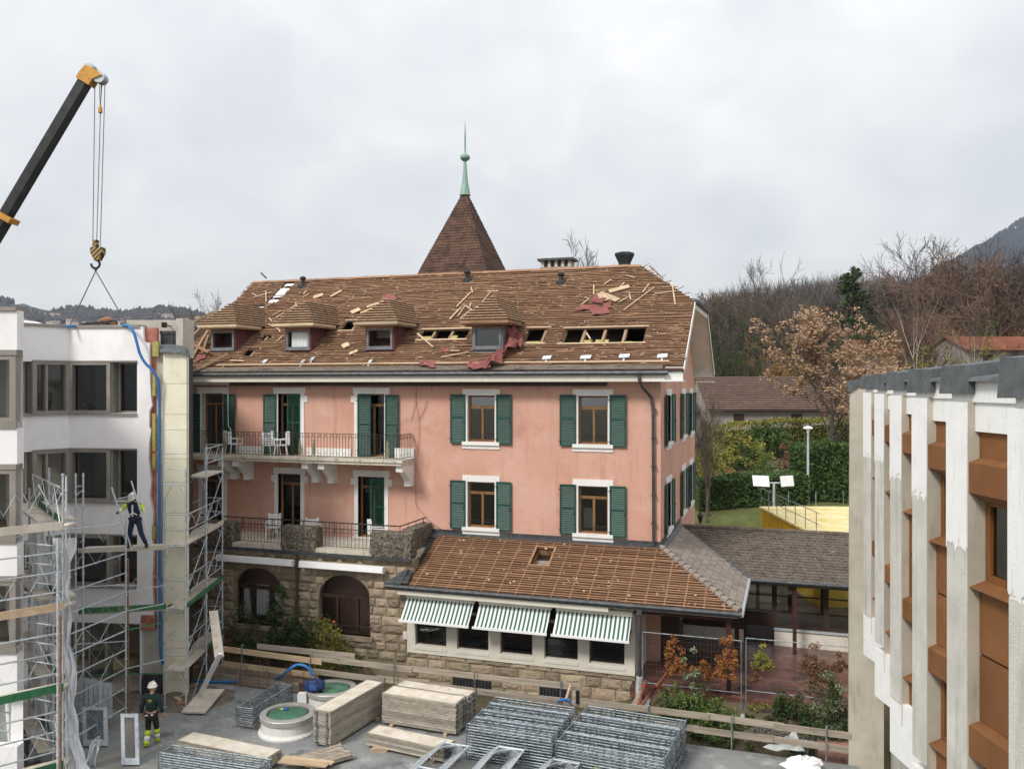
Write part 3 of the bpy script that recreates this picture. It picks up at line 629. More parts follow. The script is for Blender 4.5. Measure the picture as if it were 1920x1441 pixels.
# ------------------------------------------------------------------ tower with pyramid roof and copper finial
def tower():
    c = onY(872, 720, 41.0); cx, cy = c.x, 41.0
    zof = lambda v: onY(872, v, 41.0).z
    za, zb = zof(362), zof(510); prof = [(2.62, zb - 2.2), (1.95, zb - .55), (1.76, zb), (.10, za)]
    b = MB(); b.box(cx - 2.0, cy - 2.0, 8, cx + 2.0, cy + 2.0, zb - 2.0); tw = b.build('tower', pink, house)
    b = MB(); cs = ((-1, -1), (1, -1), (1, 1), (-1, 1))
    vs = [V((cx + sx * (r - .02), cy + sy * (r - .02), z)) for r, z in prof for sx, sy in cs]
    b.add(vs, [(i * 4 + j, i * 4 + (j + 1) % 4, i * 4 + 4 + (j + 1) % 4, i * 4 + 4 + j) for i in range(3) for j in range(4)]); sr = b.build('spire', deckm, tw)
    b = MB()                                                # courses of small tiles, each tile lifted a little
    def rad(z):
        for (r0, z0), (r1, z1) in zip(prof, prof[1:]):
            if z0 <= z <= z1: return r0 + (r1 - r0) * (z - z0) / (z1 - z0)
        return .1
    z = prof[0][1]; row = 0
    while z < za - .1:
        r, r2 = rad(z), rad(min(za, z + .16))
        for j in range(4):
            a, c2 = V((cs[j][0], cs[j][1], 0)), V((cs[(j + 1) % 4][0], cs[(j + 1) % 4][1], 0)); nn = ((a + c2) / 2)
            n = max(1, int(2 * r / .17))
            for i in range(n):
                f0, f1 = (i + .03) / n, (i + .97) / n; o = ru(.012, .035)
                p0 = V((cx, cy, z)) + (a + (c2 - a) * f0) * r + nn * o; p1 = V((cx, cy, z)) + (a + (c2 - a) * f1) * r + nn * o
                q0 = V((cx, cy, z + .15)) + (a + (c2 - a) * f0) * r2 + nn * .002; q1 = V((cx, cy, z + .15)) + (a + (c2 - a) * f1) * r2 + nn * .002
                b.add([p0, p1, q1, q0, p0 - nn * .05, p1 - nn * .05], [(0, 1, 2, 3), (4, 5, 1, 0), (4, 0, 3), (1, 5, 2)])
        z += .15; row += 1
    t = b.build('tower_tiles', towertile, sr); t['kind'] = 'stuff'
    b = MB(); z0, z1 = zof(363), zof(228)
    b.lathe([(.30, z0 - .1), (.17, z0 + .5), (.10, z0 + 1.2), (.075, zof(303)), (.12, zof(302)), (.25, zof(298)), (.27, zof(295)), (.24, zof(292)), (.10, zof(289)), (.05, zof(285)), (.05, zof(262)), (.012, z1)], (cx, cy, 0), 10)
    b.build('finial', copper, tw, smooth=False)
tower()
# ------------------------------------------------------------------ upper balcony
bal = thing('balcony', (-19, 29.4, CH - 3.1), 'long stained concrete balcony with black iron railing and white brackets', 'balcony')
ZB = CH - 2.84; BY = 28.82; BXR = -13.75; BXL = -25.2
b = MB(); b.box(BXL, BY, ZB - .2, BXR, Y0 - .004, ZB); b.box(BXL, BY - .05, ZB - .09, BXR + .05, BY - .002, ZB + .015); b.build('slab', stained, bal)
for q in ((-14.55, .12, BXR, .38), (-22.2, .05, -20.15, .3), (-18.5, .05, -16.5, .3)): b = MB(); b.box(q[0], Y0 - q[1], ZB, q[2], Y0 - .005, ZB + q[3]); b.build('skirting', trim, bal)
def bracket(x):
    b = MB(); z = ZB - .2; w = .27
    prof = [(Y0 - .004, z), (BY + .12, z), (BY + .12, z - .24), (BY + .38, z - .27), (Y0 - .38, z - .62), (Y0 - .34, z - .64), (Y0 - .34, z - .86), (Y0 - .004, z - .86)]
    b.prism([(x - w / 2, y, zz) for y, zz in prof], (w, 0, 0)); b.build('bracket', trim, bal)
for u in (428, 454, 583, 613, 758): bracket(onY(u, 885, 29.4).x)
railm = MB().tube((0, 0, 0), (0, 0, .88), .010, n=5).mesh('baluster', iron)
leafm = mat('verdigris_iron', (0.16, 0.15, 0.07), (0.27, 0.25, 0.14), 14, .7)
def orna(h=.62):
    b = MB()
    for k in range(7): z = .1 + k * h / 7; r = .085 * (1 - abs(k - 2) / 7); b.obox((-r, -.01, z), (2 * r, 0, 0), (0, .02, 0), (0, .0, h / 9)); b.obox((-r * .5, -.012, z + h / 9), (r, 0, 0), (0, .024, 0), (0, 0, h / 30))
    return b.mesh('ornament', leafm)
ornm = orna()
def railing(parent, p, q, h, n, orn=(), top=.022, post_every=14):
    p, q = V(p), V(q); b = MB()
    b.bar(p + V((0, 0, h)), q + V((0, 0, h)), .045, .02); b.bar(p + V((0, 0, .07)), q + V((0, 0, .07)), .03, .015); b.bar(p + V((0, 0, h - .14)), q + V((0, 0, h - .14)), .025, .012)
    b.build('rail', iron, parent); o = ORG[parent.name]
    for i in range(n + 1):
        s = p + (q - p) * (i / n) - o; obj('baluster', railm, parent, s + V((0, 0, .04)))
    for f in orn: obj('ornament', ornm, parent, p + (q - p) * f - o)
    b = MB()
    for i in range(0, n, 2):                                 # small scrolls under the top rail
        c = p + (q - p) * ((i + .5) / n) + V((0, 0, h - .07)); d = (q - p).normalized() * .045
        b.path([c + d * math.cos(a) + V((0, 0, .045 * math.sin(a))) for a in [k * PI / 4 for k in range(9)]], .006, 4)
        c.z = p.z + .16; b.path([c + d * math.cos(a) + V((0, 0, .05 * math.sin(a))) for a in [k * PI / 4 for k in range(5)]], .006, 4)
    b.build('scroll', iron, parent)
railing(bal, (BXL + .1, BY + .06, ZB), (BXR - .1, BY + .06, ZB), .95, 84, orn=[.235, .31, .62, .675, .955])
railing(bal, (BXR - .1, BY + .06, ZB), (BXR - .1, Y0 - .05, ZB), .95, 8)
# sun blind box above the left door
b = MB(); p = onY(365, 720, 29.9); b.box(-24.9, Y0 - .22, CH - .02, -22.1, Y0 - .04, CH + .09); ab = b.build('awning_box', cream, bal)
b = MB(); b.path([(-22.12, Y0 - .2, CH + .02), (-22.1, Y0 - .22, CH - 1.4), (-22.08, Y0 - .22, CH - 1.75), (-21.98, Y0 - .24, CH - 1.8), (-21.95, Y0 - .24, CH - 1.95)], .014, 5); b.build('crank_rod', trim, ab)
# ------------------------------------------------------------------ stone ground floor with terrace
YT = 27.75; TXR = -13.05; TXL = -26.0; ZT = CH - 6.05
terr = thing('stone_terrace', (-19, YT, 0), 'rough sandstone ground floor with two arched windows and a terrace on top', 'terrace')
arches = []                                                  # (x0, x1, zsill, zspring, ztop)
for (ua, ub, vt, vb) in [(440, 527, 1064, 1172), (597.5, 694, 1078, 1190)]:
    a, c = onY(ua, vb, YT), onY(ub, vb, YT); arches.append((a.x, c.x, (a.z + c.z) / 2 + .02, onY((ua + ub) / 2, vt, YT).z))
def in_arch(x, z, m=0.0):
    for x0, x1, zs, zt_ in arches:
        if x0 - m < x < x1 + m and z > zs - m:
            cx, r = (x0 + x1) / 2, (x1 - x0) / 2 + m; zsp = zt_ - r * .78
            if z < zsp + .01: return True
            if ((x - cx) / r) ** 2 + ((z - zsp) / (zt_ + m - zsp)) ** 2 < 1: return True
    return False
def arch_outline(x0, x1, zs, zt_, n=18):
    cx, r = (x0 + x1) / 2, (x1 - x0) / 2; zsp = zt_ - r * .78
    return [(x0, zs)] + [(cx - r * math.cos(PI * i / n), zsp + (zt_ - zsp) * math.sin(PI * i / n)) for i in range(n + 1)] + [(x1, zs)]
stone_meshes = []
def stone_mesh():                                           # unit rough block, front face at y=-1..0 pillowed
    b = MB(); n = 4; vs = []
    for j in range(n + 1):
        for i in range(n + 1):
            e = min(i, n - i, j, n - j); d = 0 if e == 0 else (.55 + .55 * rnd() if e == 1 else .7 + .6 * rnd())
            vs.append(((i / n) + (ru(-.04, .04) if 0 < i < n else ru(0, .02) * (1 if i == 0 else -1)), -d, (j / n) + (ru(-.05, .05) if 0 < j < n else 0)))
    fs = [(j * (n + 1) + i, j * (n + 1) + i + 1, (j + 1) * (n + 1) + i + 1, (j + 1) * (n + 1) + i) for j in range(n) for i in range(n)]
    k = len(vs)
    b.add(vs, fs)
    rim = [(i, 0) for i in range(n)] + [(n, j) for j in range(n)] + [(n - i, n) for i in range(n)] + [(0, n - j) for j in range(n)]
    base = [(p[0], 1.2, p[2]) for p in [vs[j * (n + 1) + i] for i, j in rim]]
    ids = [j * (n + 1) + i for i, j in rim]; m = len(ids)
    b.v += [V(q) for q in base]; b.f += [(ids[(q + 1) % m], ids[q], k + q, k + (q + 1) % m) for q in range(m)]; b.mi += [0] * m
    return b.mesh('stone', sandst)
for i in range(10): stone_meshes.append(stone_mesh())
def stone_wall(parent, x0, x1, z0, z1, y, skip, ch=.31, lmin=.38, lmax=.85, proud=.06):
    o = ORG[parent.name]; z = z0
    while z < z1 - .08:
        h = min(ch * ru(.88, 1.15), z1 - z)
        if z1 - (z + h) < .12: h = z1 - z
        x = x0 - ru(0, .4)
        while x < x1:
            l = min(ru(lmin, lmax), x1 - x)
            if x1 - (x + l) < .2: l = x1 - x
            a, c = max(x, x0), x + l
            if c - a > .06:
                segs = skip(a, c, z, z + h)
                for (sa, sc, za, zb) in segs:
                    if sc - sa < .07 or zb - za < .06: continue
                    g = .012
                    obj('stone', random.choice(stone_meshes), parent, mat=Matrix.Translation(V((sa + g, y + .0, za + g)) - o) @ Matrix.Diagonal((sc - sa - 2 * g, proud * ru(.6, 1.25), zb - za - 2 * g, 1)))
            x += l
        z += h
# backing wall with arched openings: strips round each arch
b = MB(); n = 18; ZS = CH - 6.3
def back_wall(b, y, d, z0, z1, xa, xb):
    cur = xa
    for (x0, x1, zs, zt_) in arches:
        b.box(cur, y, z0, x0, y + d, z1); b.box(x0, y, z0, x1, y + d, zs)
        ol = arch_outline(x0, x1, zs, zt_)[1:-1]
        for (pa, za), (pb, zb) in zip(ol, ol[1:]): b.add([(pa, y, za), (pb, y, zb), (pb, y, z1), (pa, y, z1), (pa, y + d, za), (pb, y + d, zb), (pb, y + d, z1), (pa, y + d, z1)], [(0, 1, 2, 3), (7, 6, 5, 4), (0, 4, 5, 1)])
        cur = x1
    b.box(cur, y, z0, xb, y + d, z1)
back_wall(b, YT + .02, .4, -.7, ZS, TXL, TXR + .3); b.build('wall', mortar, terr)
def skip_arch(a, c, z0, z1):                                # stones cut to the arches
    n = max(1, int((c - a) / .12)); out = []; run = None
    for i in range(n):
        xm = a + (c - a) * (i + .5) / n; bad = in_arch(xm, (z0 + z1) / 2, .02) or in_arch(xm, z0 + .05, .02)
        if not bad and run is None: run = a + (c - a) * i / n
        if bad and run is not None: out.append((run, a + (c - a) * i / n, z0, z1)); run = None
    if run is not None: out.append((run, c, z0, z1))
    return out
stone_wall(terr, -24.4, TXR, .35, ZS, YT, skip_arch)
clearp = glass('clear_glass', (.95, .96, .96), .015, 1.5)
for (x0, x1, zs, zt_) in arches:                             # arch windows
    ol = arch_outline(x0, x1, zs, zt_); yy = YT + .26; cx = (x0 + x1) / 2
    b = MB()
    for (pa, za), (pb, zb) in zip(ol, ol[1:]): b.bar((pa, yy, za), (pb, yy, zb), .12, .11, V((0, 1, 0)))
    r = (x1 - x0) / 2; zsp = zt_ - r * .78
    b.box(x0, yy - .05, zsp - .06, x1, yy + .05, zsp + .06); b.box(x0, yy - .05, zs, x1, yy + .05, zs + .1)
    for f in (.31, .70): b.box(x0 + (x1 - x0) * f - .05, yy - .048, zs + .1, x0 + (x1 - x0) * f + .05, yy + .048, zsp - .06)
    wf = b.build('arched_window', darkwood, terr)
    fs = [0.0, .31, .70, 1.0]
    for f0, f1 in zip(fs, fs[1:]):
        b = MB(); xa, xb = x0 + (x1 - x0) * f0 + .05, x0 + (x1 - x0) * f1 - .05; b.quad((xa, yy + .01, zs + .1), (xb, yy + .01, zs + .1), (xb, yy + .01, zsp - .06), (xa, yy + .01, zsp - .06)); b.build('pane', clearp, wf)
    b = MB(); b.quad(*[(p, yy + .01, z) for p, z in ol[1:-1]][::-1]); b.build('pane', clearp, wf)
    b = MB(); b.box(x0 - .12, YT - .1, zs - .16, x1 + .12, YT + .3, zs); b.build('sill', sandst, wf)
    b = MB(); b.tube((x0 - .2, YT - .03, zs + .35), (x1 + .1, YT - .03, zs + .35), .015); b.build('guard_bar', iron, wf)
a0 = arches[0]                                               # curtains in the left arch
b = MB(); y = YT + .36
for (fa, fb, za, zb, taper) in ((.08, .28, a0[2] + .05, a0[3] - .75, .5), (.36, .66, a0[2] + .3, a0[3] - .72, .02), (.76, .97, a0[2] + .1, a0[3] - .8, .02)):
    for i in range(8):
        f0, f1 = fa + (fb - fa) * i / 8, fa + (fb - fa) * (i + 1) / 8; xx = lambda f, t: a0[0] + (a0[1] - a0[0]) * (f if t else fa + (f - fa) * (1 - taper))
        b.quad((xx(f0, 1), y + .03 * (i % 2), za), (xx(f1, 1), y + .03 * ((i + 1) % 2), za), (xx(f1, 0), y + .03 * ((i + 1) % 2), zb), (xx(f0, 0), y + .03 * (i % 2), zb))
b.build('curtain', mat('bright_curtain', (.78, .80, .80), (.84, .85, .85), 4, .9), terr)
b = MB(); b.box(TXL, YT + 2.3, -.1, TXR, YT + 2.32, ZS - .1); b.box(TXL, YT + .45, .1, TXR, YT + 2.3, .25); b.build('room', roomd, terr)
# terrace floor, edge flashing, small cornice
b = MB(); b.box(TXL, YT - .12, ZS, TXR + .2, Y0 - .004, ZT); b.build('floor', stained, terr)
b = MB(); b.box(TXL, YT - .2, ZS - .02, TXR + .25, YT - .122, ZS + .10); b.build('edge_flashing', zinc, terr)
b = MB()
for (ua, ub) in ((425, 535), (577, 702)):
    xa, xb = onY(ua, 1035, YT).x, onY(ub, 1035, YT).x; b.box(xa, YT - .10, ZS - .30, xb, YT - .02, ZS - .22)
    for f in (.2, .5, .8): x = xa + (xb - xa) * f; b.prism([(x - .12, YT - .08, ZS - .219), (x + .12, YT - .08, ZS - .219), (x, YT - .08, ZS - .05)], (0, .06, 0))
b.build('cornice', sandst, terr)
# mossy parapet blocks
def rough_block(name, x0, y0, z0, x1, y1, z1, m, parent, amp=.05, seg=.14):
    nx, ny, nz = [max(2, int(abs(q) / seg)) for q in (x1 - x0, y1 - y0, z1 - z0)]
    b = MB(); idx = {}
    def vid(i, j, k):
        if (i, j, k) not in idx:
            p = V((x0 + (x1 - x0) * i / nx, y0 + (y1 - y0) * j / ny, z0 + (z1 - z0) * k / nz)); d = V([noise.noise(p * 5 + V((q * 9, 0, 0))) for q in (1, 2, 3)]) * amp
            p += d
            ed = sum((i in (0, nx), j in (0, ny), k in (0, nz)))
            if ed >= 2: c = V(((x0 + x1) / 2, (y0 + y1) / 2, (z0 + z1) / 2)); p += (c - p).normalized() * amp * (ed - 1)
            idx[(i, j, k)] = len(b.v); b.v.append(p)
        return idx[(i, j, k)]
    for i in range(nx):
        for j in range(ny): b.f += [(vid(i, j, 0), vid(i, j + 1, 0), vid(i + 1, j + 1, 0), vid(i + 1, j, 0)), (vid(i, j, nz), vid(i + 1, j, nz), vid(i + 1, j + 1, nz), vid(i, j + 1, nz))]
    for i in range(nx):
        for k in range(nz): b.f += [(vid(i, 0, k), vid(i + 1, 0, k), vid(i + 1, 0, k + 1), vid(i, 0, k + 1)), (vid(i, ny, k), vid(i, ny, k + 1), vid(i + 1, ny, k + 1), vid(i + 1, ny, k))]
    for j in range(ny):
        for k in range(nz): b.f += [(vid(0, j, k), vid(0, j, k + 1), vid(0, j + 1, k + 1), vid(0, j + 1, k)), (vid(nx, j, k), vid(nx, j + 1, k), vid(nx, j + 1, k + 1), vid(nx, j, k + 1))]
    b.mi = [0] * len(b.f); return b.build(name, m, parent)
blk = []
for (ua, ub) in ((372, 441), (528, 597), (695, 775)):
    xa, xb = onY(ua, 1000, YT).x, onY(ub, 1000, YT).x; blk.append((xa, xb)); rough_block('parapet_block', xa, YT - .15, ZT - .2, xb, YT + .42, ZT + .75, mossst, terr)
rough_block('parapet_block', TXR - .42, YT + .40, ZT - .1, TXR + .08, Y0 - .05, ZT + .80, mossst, terr)
for (xa, xb) in ((blk[0][1], blk[1][0]), (blk[1][1], blk[2][0])):
    railing(terr, (xa, YT - .02, ZT + .02), (xb, YT - .02, ZT + .02), .72, 14)
b = MB(); hp = [(-23.9, YT, ZT + .96), (TXR - .25, YT, ZT + .96), (TXR - .1, Y0 - .3, ZT + 1.0)]; b.path(hp, .025, 6)
for i in range(9): x = -23.9 + (TXR - .25 + 23.9) * i / 8; b.tube((x, YT, ZT + .5), (x, YT, ZT + .95), .014)
for f in (.3, .6, .9): p = V(hp[1]) + (V(hp[2]) - V(hp[1])) * f; b.tube(p - V((0, 0, .3)), p, .014)
b.build('handrail', iron, terr)
b = MB(); x = onY(557, 1100, YT - .12).x; b.tube((x, YT - .14, 1.0), (x, YT - .14, ZS), .05, n=8)
for z in (1.4, 2.4, 3.4): b.box(x - .075, YT - .2, z, x + .075, YT - .02, z + .05)
b.build('downpipe', mat('brown_pipe', (0.05, 0.028, 0.022), (0.08, 0.045, 0.035), 5, .6), terr)
# white rolled-up awning boxes over the arches
for k, (ua, va, ub, vb) in enumerate(((408, 1044, 547, 1056), (563, 1057, 717, 1068))):
    p, q = onY(ua, va, YT - .3), onY(ub, vb, YT - .3); z = (p.z + q.z) / 2
    o = thing('awning_box', (p.x, YT - .3, z), ('white rolled awning box above the arched window with curtains', 'white rolled awning box above the arched window right of the brown downpipe')[k], 'awning', 'awning boxes over the arches')
    b = MB(); pr = [(-.11, -.10), (-.02, -.14), (.10, -.11), (.13, .02), (.06, .11), (-.08, .10)]
    b.prism([(p.x, YT - .26 + a, z + c) for a, c in pr], (q.x - p.x, 0, 0)); b.build('cassette', whiteplas, o)
    b = MB(); b.prism([(p.x - .03, YT - .26 + a * 1.06, z + c * 1.06) for a, c in pr], (.028, 0, 0)); b.prism([(q.x + .002, YT - .26 + a * 1.06, z + c * 1.06) for a, c in pr], (.028, 0, 0)); b.build('end_cap', trim, o)
    b = MB()
    for f in (.15, .85): x = p.x + (q.x - p.x) * f; b.box(x - .05, YT - .15, z - .05, x + .05, YT - .02, z + .05)
    b.build('wall_bracket', iron, o)
# ------------------------------------------------------------------ single-storey annex with stripped lean-to roof
AE = 2.84; AYE = Y0 - AE; AXE = XR + AE; ZAT = CH - 5.72; ZAE = CH - 7.06
annex = thing('annex', (-9, 27.8, 0), 'single-storey cream annex with bare orange roof battens along the pink house', 'annex')
AK = (ZAT - ZAE) / AE; AA = math.atan(AK); AC, AS = math.cos(AA), math.sin(AA); AL = AE / AC; AN = V((0, -AS, AC)); AXL = -13.05
def ap(X, t, h=0.0): return V((X, AYE + t * AC, ZAE + t * AS)) + AN * h
def apx(u, v): p = onP(u, v, V((0, AYE, ZAE)), AN); return p.x, (p.y - AYE) / AC
amax = lambda t: AXE - AE * t / AL
sx0, st1 = apx(1008, 1027); sx1, st0 = apx(1027, 1062)          # small roof window hole
sh = (sx0, min(st0, st1), sx1, max(st0, st1))
b = MB()
tt = [0, sh[1], sh[3], AL]
for t0, t1 in zip(tt, tt[1:]):
    tm = (t0 + t1) / 2
    segs = [(AXL, amax(t0), amax(t1))] if not sh[1] < tm < sh[3] else [(AXL, sh[0], sh[0]), (sh[2], amax(t0), amax(t1))]
    for (x0, xa, xb) in segs: b.add([ap(x0, t0), ap(xa, t0), ap(xb, t1), ap(x0, t1), ap(x0, t0, -.08), ap(xa, t0, -.08), ap(xb, t1, -.08), ap(x0, t1, -.08)], [(0, 1, 2, 3), (7, 6, 5, 4), (0, 4, 5, 1), (1, 5, 6, 2), (3, 7, 4, 0), (2, 6, 7, 3)])
aroof = b.build('roof', deckl, annex)
N = 26
for i in range(N):                                              # horizontal battens, each one a piece
    t = .05 + (AL - .12) * i / (N - 1); xe = amax(t) - .05; x = AXL + .28 + .12 * (1 - t / AL)
    cuts = [(x, xe)] if not sh[1] - .03 < t < sh[3] + .03 else [(x, sh[0] - .04), (sh[2] + .04, xe)]
    for a, c in cuts:
        if c - a < .1: continue
        b = MB(); n = max(1, int((c - a) / 3.2)); q = a
        for k in range(n):
            l = (c - a) / n; b.obox(ap(q + .004, t + ru(-.012, .012), .035), V((l - .008, 0, 0)) + V((0, AC, AS)) * ru(-.02, .02), V((0, AC, AS)) * .034, AN * ru(.026, .034)); q += l
        b.build('batten', battenl, aroof)
x = AXL + .55
while x < amax(.2) - .1:                                         # counter battens up the slope
    tm = min(AL - .05, (AXE - x) / AE * AL - .06)
    if tm > .2:
        spans = [(.02, tm)] if not sh[0] - .05 < x < sh[2] + .05 else [(.02, sh[1] - .05), (sh[3] + .05, tm)]
        for a, c in spans:
            if c - a > .1: b = MB(); b.obox(ap(x, a, .002), (.045, 0, 0), V((ru(-.01, .01), 0, 0)) + V((0, AC, AS)) * (c - a), AN * .032); b.build('counter_batten', battenl, aroof)
    x += .62
b = MB()                                                          # frame of the roof-window hole
for (x0, t0, x1, t1) in ((sh[0] - .06, sh[1] - .06, sh[0], sh[3] + .06), (sh[2], sh[1] - .06, sh[2] + .06, sh[3] + .06), (sh[0], sh[3], sh[2], sh[3] + .06), (sh[0], sh[1] - .06, sh[2], sh[1])): b.obox(ap(x0, t0, -.3), (x1 - x0, 0, 0), V((0, AC, AS)) * (t1 - t0), AN * .37)
b.build('skylight_frame', battenl, aroof)
b = MB(); b.obox(ap(sh[0], sh[1], -.32), (sh[2] - sh[0], 0, 0), V((0, AC, AS)) * (sh[3] - sh[1]) * .7, AN * .02); b.build('skylight_glass', slate2, aroof)
b = MB()
for i in range(80):
    t = ru(.1, AL - .1); x = ru(AXL + .5, amax(t) - .2); l = ru(.03, .14); a = ru(0, 6.28); d = V((math.cos(a), math.sin(a) * AC, math.sin(a) * AS)); b.obox(ap(x, t, ru(.01, .06)), d * l, d.cross(AN) * ru(.02, .07), AN * .012)
s = b.build('rubble', mat('mortar_crumbs', (.42, .33, .23), (.55, .46, .34), 5, .95), aroof); s['kind'] = 'stuff'
# metal flashings: top along the wall, left verge with torn scales, gutter
b = MB(); b.obox(ap(AXL, AL - .16, .06), (XR - AXL + .05, 0, 0), V((0, AC, AS)) * .16, AN * .02); b.box(AXL, Y0 - .03, ZAT + .01, XR + .02, Y0 - .004, ZAT + .2); b.build('wall_flashing', zinc, annex)
b = MB(); b.obox(ap(AXL - .14, -.02, .10), (.16, 0, 0), V((0, AC, AS)) * (AL + .02), AN * .03)
b.build('verge_flashing', zinc, annex)
for i in range(16):
    t = AL * i / 16; b = MB(); b.obox(ap(AXL + .02, t, .085), V((.26 + ru(-.05, .05), 0, 0)) + V((0, AC, AS)) * ru(-.06, .02), V((0, AC, AS)) * .15, AN * .02 + V((0, 0, ru(0, .03)))); b.build('slate_strip', zinc, annex)
b = MB(); b.path([(AXL - .55 + i * (AXE + .05 - AXL + .55) / 10, AYE - .07, ZAE - .03) for i in range(11)], .07, 8); b.box(AXL - .5, AYE - .01, ZAE - .16, AXE, AYE + .02, ZAE - .02); b.build('gutter', zinc, annex)
b = MB(); b.prism([(AXL - .55, AYE - .1, ZAE + .05), (AXL + .1, AYE - .1, ZAE + .05), (AXL + .1, AYE + .6, ZAE + .42), (AXL - .1, AYE + .5, ZAE + .30)], (0, 0, .05)); b.build('corner_flashing', zinc, annex)
# walls: cream window band over a sandstone base
AXW0 = onY(764.7, 1220, YT).x; AXW1 = onY(1191, 1263, YT).x; ZW0 = onY(764.7, 1220.5, YT).z; ZWT = ZAE - .12
opn = []
for (ua, ub) in ((780, 838), (858, 917), (939, 999), (1021.5, 1084), (1105.5, 1171.5)):
    a, c = onY(ua, 1210, YT).x, onY(ub, 1210, YT).x; opn.append((a, c))
zs_ = onY(1105, 1238, YT).z + .0; zs_ = ZW0 + .28
b = MB(); grid_wall(b, V((AXW0, YT - .06, 0)), UX, NY, AXW1 - AXW0, ZW0, ZWT, [(a - AXW0, zs_, c - AXW0, ZWT - .35) for a, c in opn], .32)
b.quad((AXW1, YT - .06, .3), (AXW1, Y0, .3), (AXW1, Y0, ZWT), (AXW1, YT - .06, ZWT)); b.quad((AXW0, Y0, ZW0), (AXW0, YT - .06, ZW0), (AXW0, YT - .06, ZWT), (AXW0, Y0, ZWT))
b.build('wall', cream, annex)
b = MB(); b.box(AXW0 - .16, YT - .075, ZW0 + .45, AXW0 - .002, YT + .1, ZW0 + .72); b.build('quoin', cream, annex)
for a, c in opn:
    T = Matrix.Translation((a, YT + .10, zs_)); h = ZWT - .35 - zs_; wd = c - a
    b = MB(T)
    for q in ((0, 0, .07, h), (wd - .07, 0, wd, h), (.07, 0, wd - .07, .07), (.07, h - .07, wd - .07, h), (.07, h * .55, wd - .07, h * .55 + .06)): b.box(q[0], 0, q[1], q[2], .06, q[3])
    o = b.build('window', darkwood, annex)
    b = MB(T); b.quad((.07, .03, .07), (wd - .07, .03, .07), (wd - .07, .03, h - .07), (.07, .03, h - .07)); b.build('pane', pane, o)
    b = MB(T); b.prism([(-.02, -.18, -.14), (-.02, -.18, -.02), (-.02, -.01, .03), (-.02, -.01, -.14)], (wd + .04, 0, 0)); b.build('sill', cream, o)
    b = MB(T); b.tube((0, -.06, .35), (wd, -.06, .35), .012); b.tube((0, -.06, .25), (wd, -.06, .25), .008); b.build('guard_bar', iron, o)
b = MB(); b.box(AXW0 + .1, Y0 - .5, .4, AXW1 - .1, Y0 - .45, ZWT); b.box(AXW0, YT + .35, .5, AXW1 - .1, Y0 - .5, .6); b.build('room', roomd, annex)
b = MB(); b.box(AXL - .2, AYE + .02, ZAE - .18, AXE - .05, Y0 - .01, ZAE - .14); b.box(AXL - .1, AYE + .022, ZAE - .32, -5.6, AYE + .06, ZAE - .181); b.build('eaves_soffit', cream, annex)
bw = MB(); bw.box(min(TXR, AXW0) - .35, YT + .022, -.8, AXW1, YT + .4, ZW0 - .002); bw.build('base_wall', mortar, annex)
def skip_base(a, c, z0, z1):
    out = [(a, c, z0, z1)]
    for (g0, g1, za, zb) in grills:
        ng = []
        for (p, q, s, t) in out:
            if q <= g0 or p >= g1 or t <= za + .04 or s >= zb - .04: ng.append((p, q, s, t)); continue
            if p < g0: ng.append((p, g0, s, t))
            if q > g1: ng.append((g1, q, s, t))
        out = ng
    return out
grills = []
for (ua, ub, va, vb) in ((849, 921, 1268, 1303), (1012, 1086, 1286, 1318)):
    a, c = onY(ua, va, YT), onY(ub, vb, YT); grills.append((a.x, c.x, c.z, a.z))
stone_wall(annex, TXR, AXW1, -.55, ZW0, YT, skip_base, .36, .5, 1.0, .045)
for (g0, g1, za, zb) in grills:
    b = MB(); b.box(g0, YT - .005, za, g1, YT + .018, zb); o = b.build('basement_window', tar, annex)
    b = MB()
    for i in range(12): x = g0 + (g1 - g0) * (i + .5) / 12; b.box(x - .012, YT - .05, za, x + .012, YT - .03, zb)
    b.box(g0, YT - .052, za + .05, g1, YT - .028, za + .08); b.build('window_grille', iron, o)
b = MB(); p = onY(1199, 1145, AYE); b.tube((p.x, AYE - .0, .9), (p.x, AYE - .0, ZAE - .15), .05, n=8); b.box(p.x - .09, AYE - .09, ZAE - .32, p.x + .09, AYE + .07, ZAE - .1)
b.build('downpipe', zinc, annex)
b = MB(); b.path([(p.x, AYE, .95), (p.x - .03, AYE, .5), (p.x + .02, AYE - .05, 0)], .11, 7); b.build('pipe_wrap', mat('torn_foil', (.35, .36, .36), (.52, .53, .53), 6, .4), annex)
# striped awnings
stripe = mat('awning_stripe', (0.76, 0.76, 0.75)); t = stripe.node_tree; L = t.links.new; bb = t.nodes['Principled BSDF']
uvn = nd(t, 'ShaderNodeTexCoord'); sx = nd(t, 'ShaderNodeSeparateXYZ'); L(uvn.outputs['Object'], sx.inputs[0])
m1 = nd(t, 'ShaderNodeMath', operation='MULTIPLY'); m1.inputs[1].default_value = 1 / .146; L(sx.outputs[0], m1.inputs[0])
m2 = nd(t, 'ShaderNodeMath', operation='FRACT'); L(m1.outputs[0], m2.inputs[0]); m3 = nd(t, 'ShaderNodeMath', operation='GREATER_THAN'); m3.inputs[1].default_value = .52; L(m2.outputs[0], m3.inputs[0])
mx = nd(t, 'ShaderNodeMix', data_type='RGBA'); L(m3.outputs[0], mx.inputs[0]); mx.inputs[6].default_value = (.74, .75, .74, 1); mx.inputs[7].default_value = (.045, .125, .10, 1); L(mx.outputs[2], bb.inputs['Base Color']); bb.inputs['Roughness'].default_value = .8
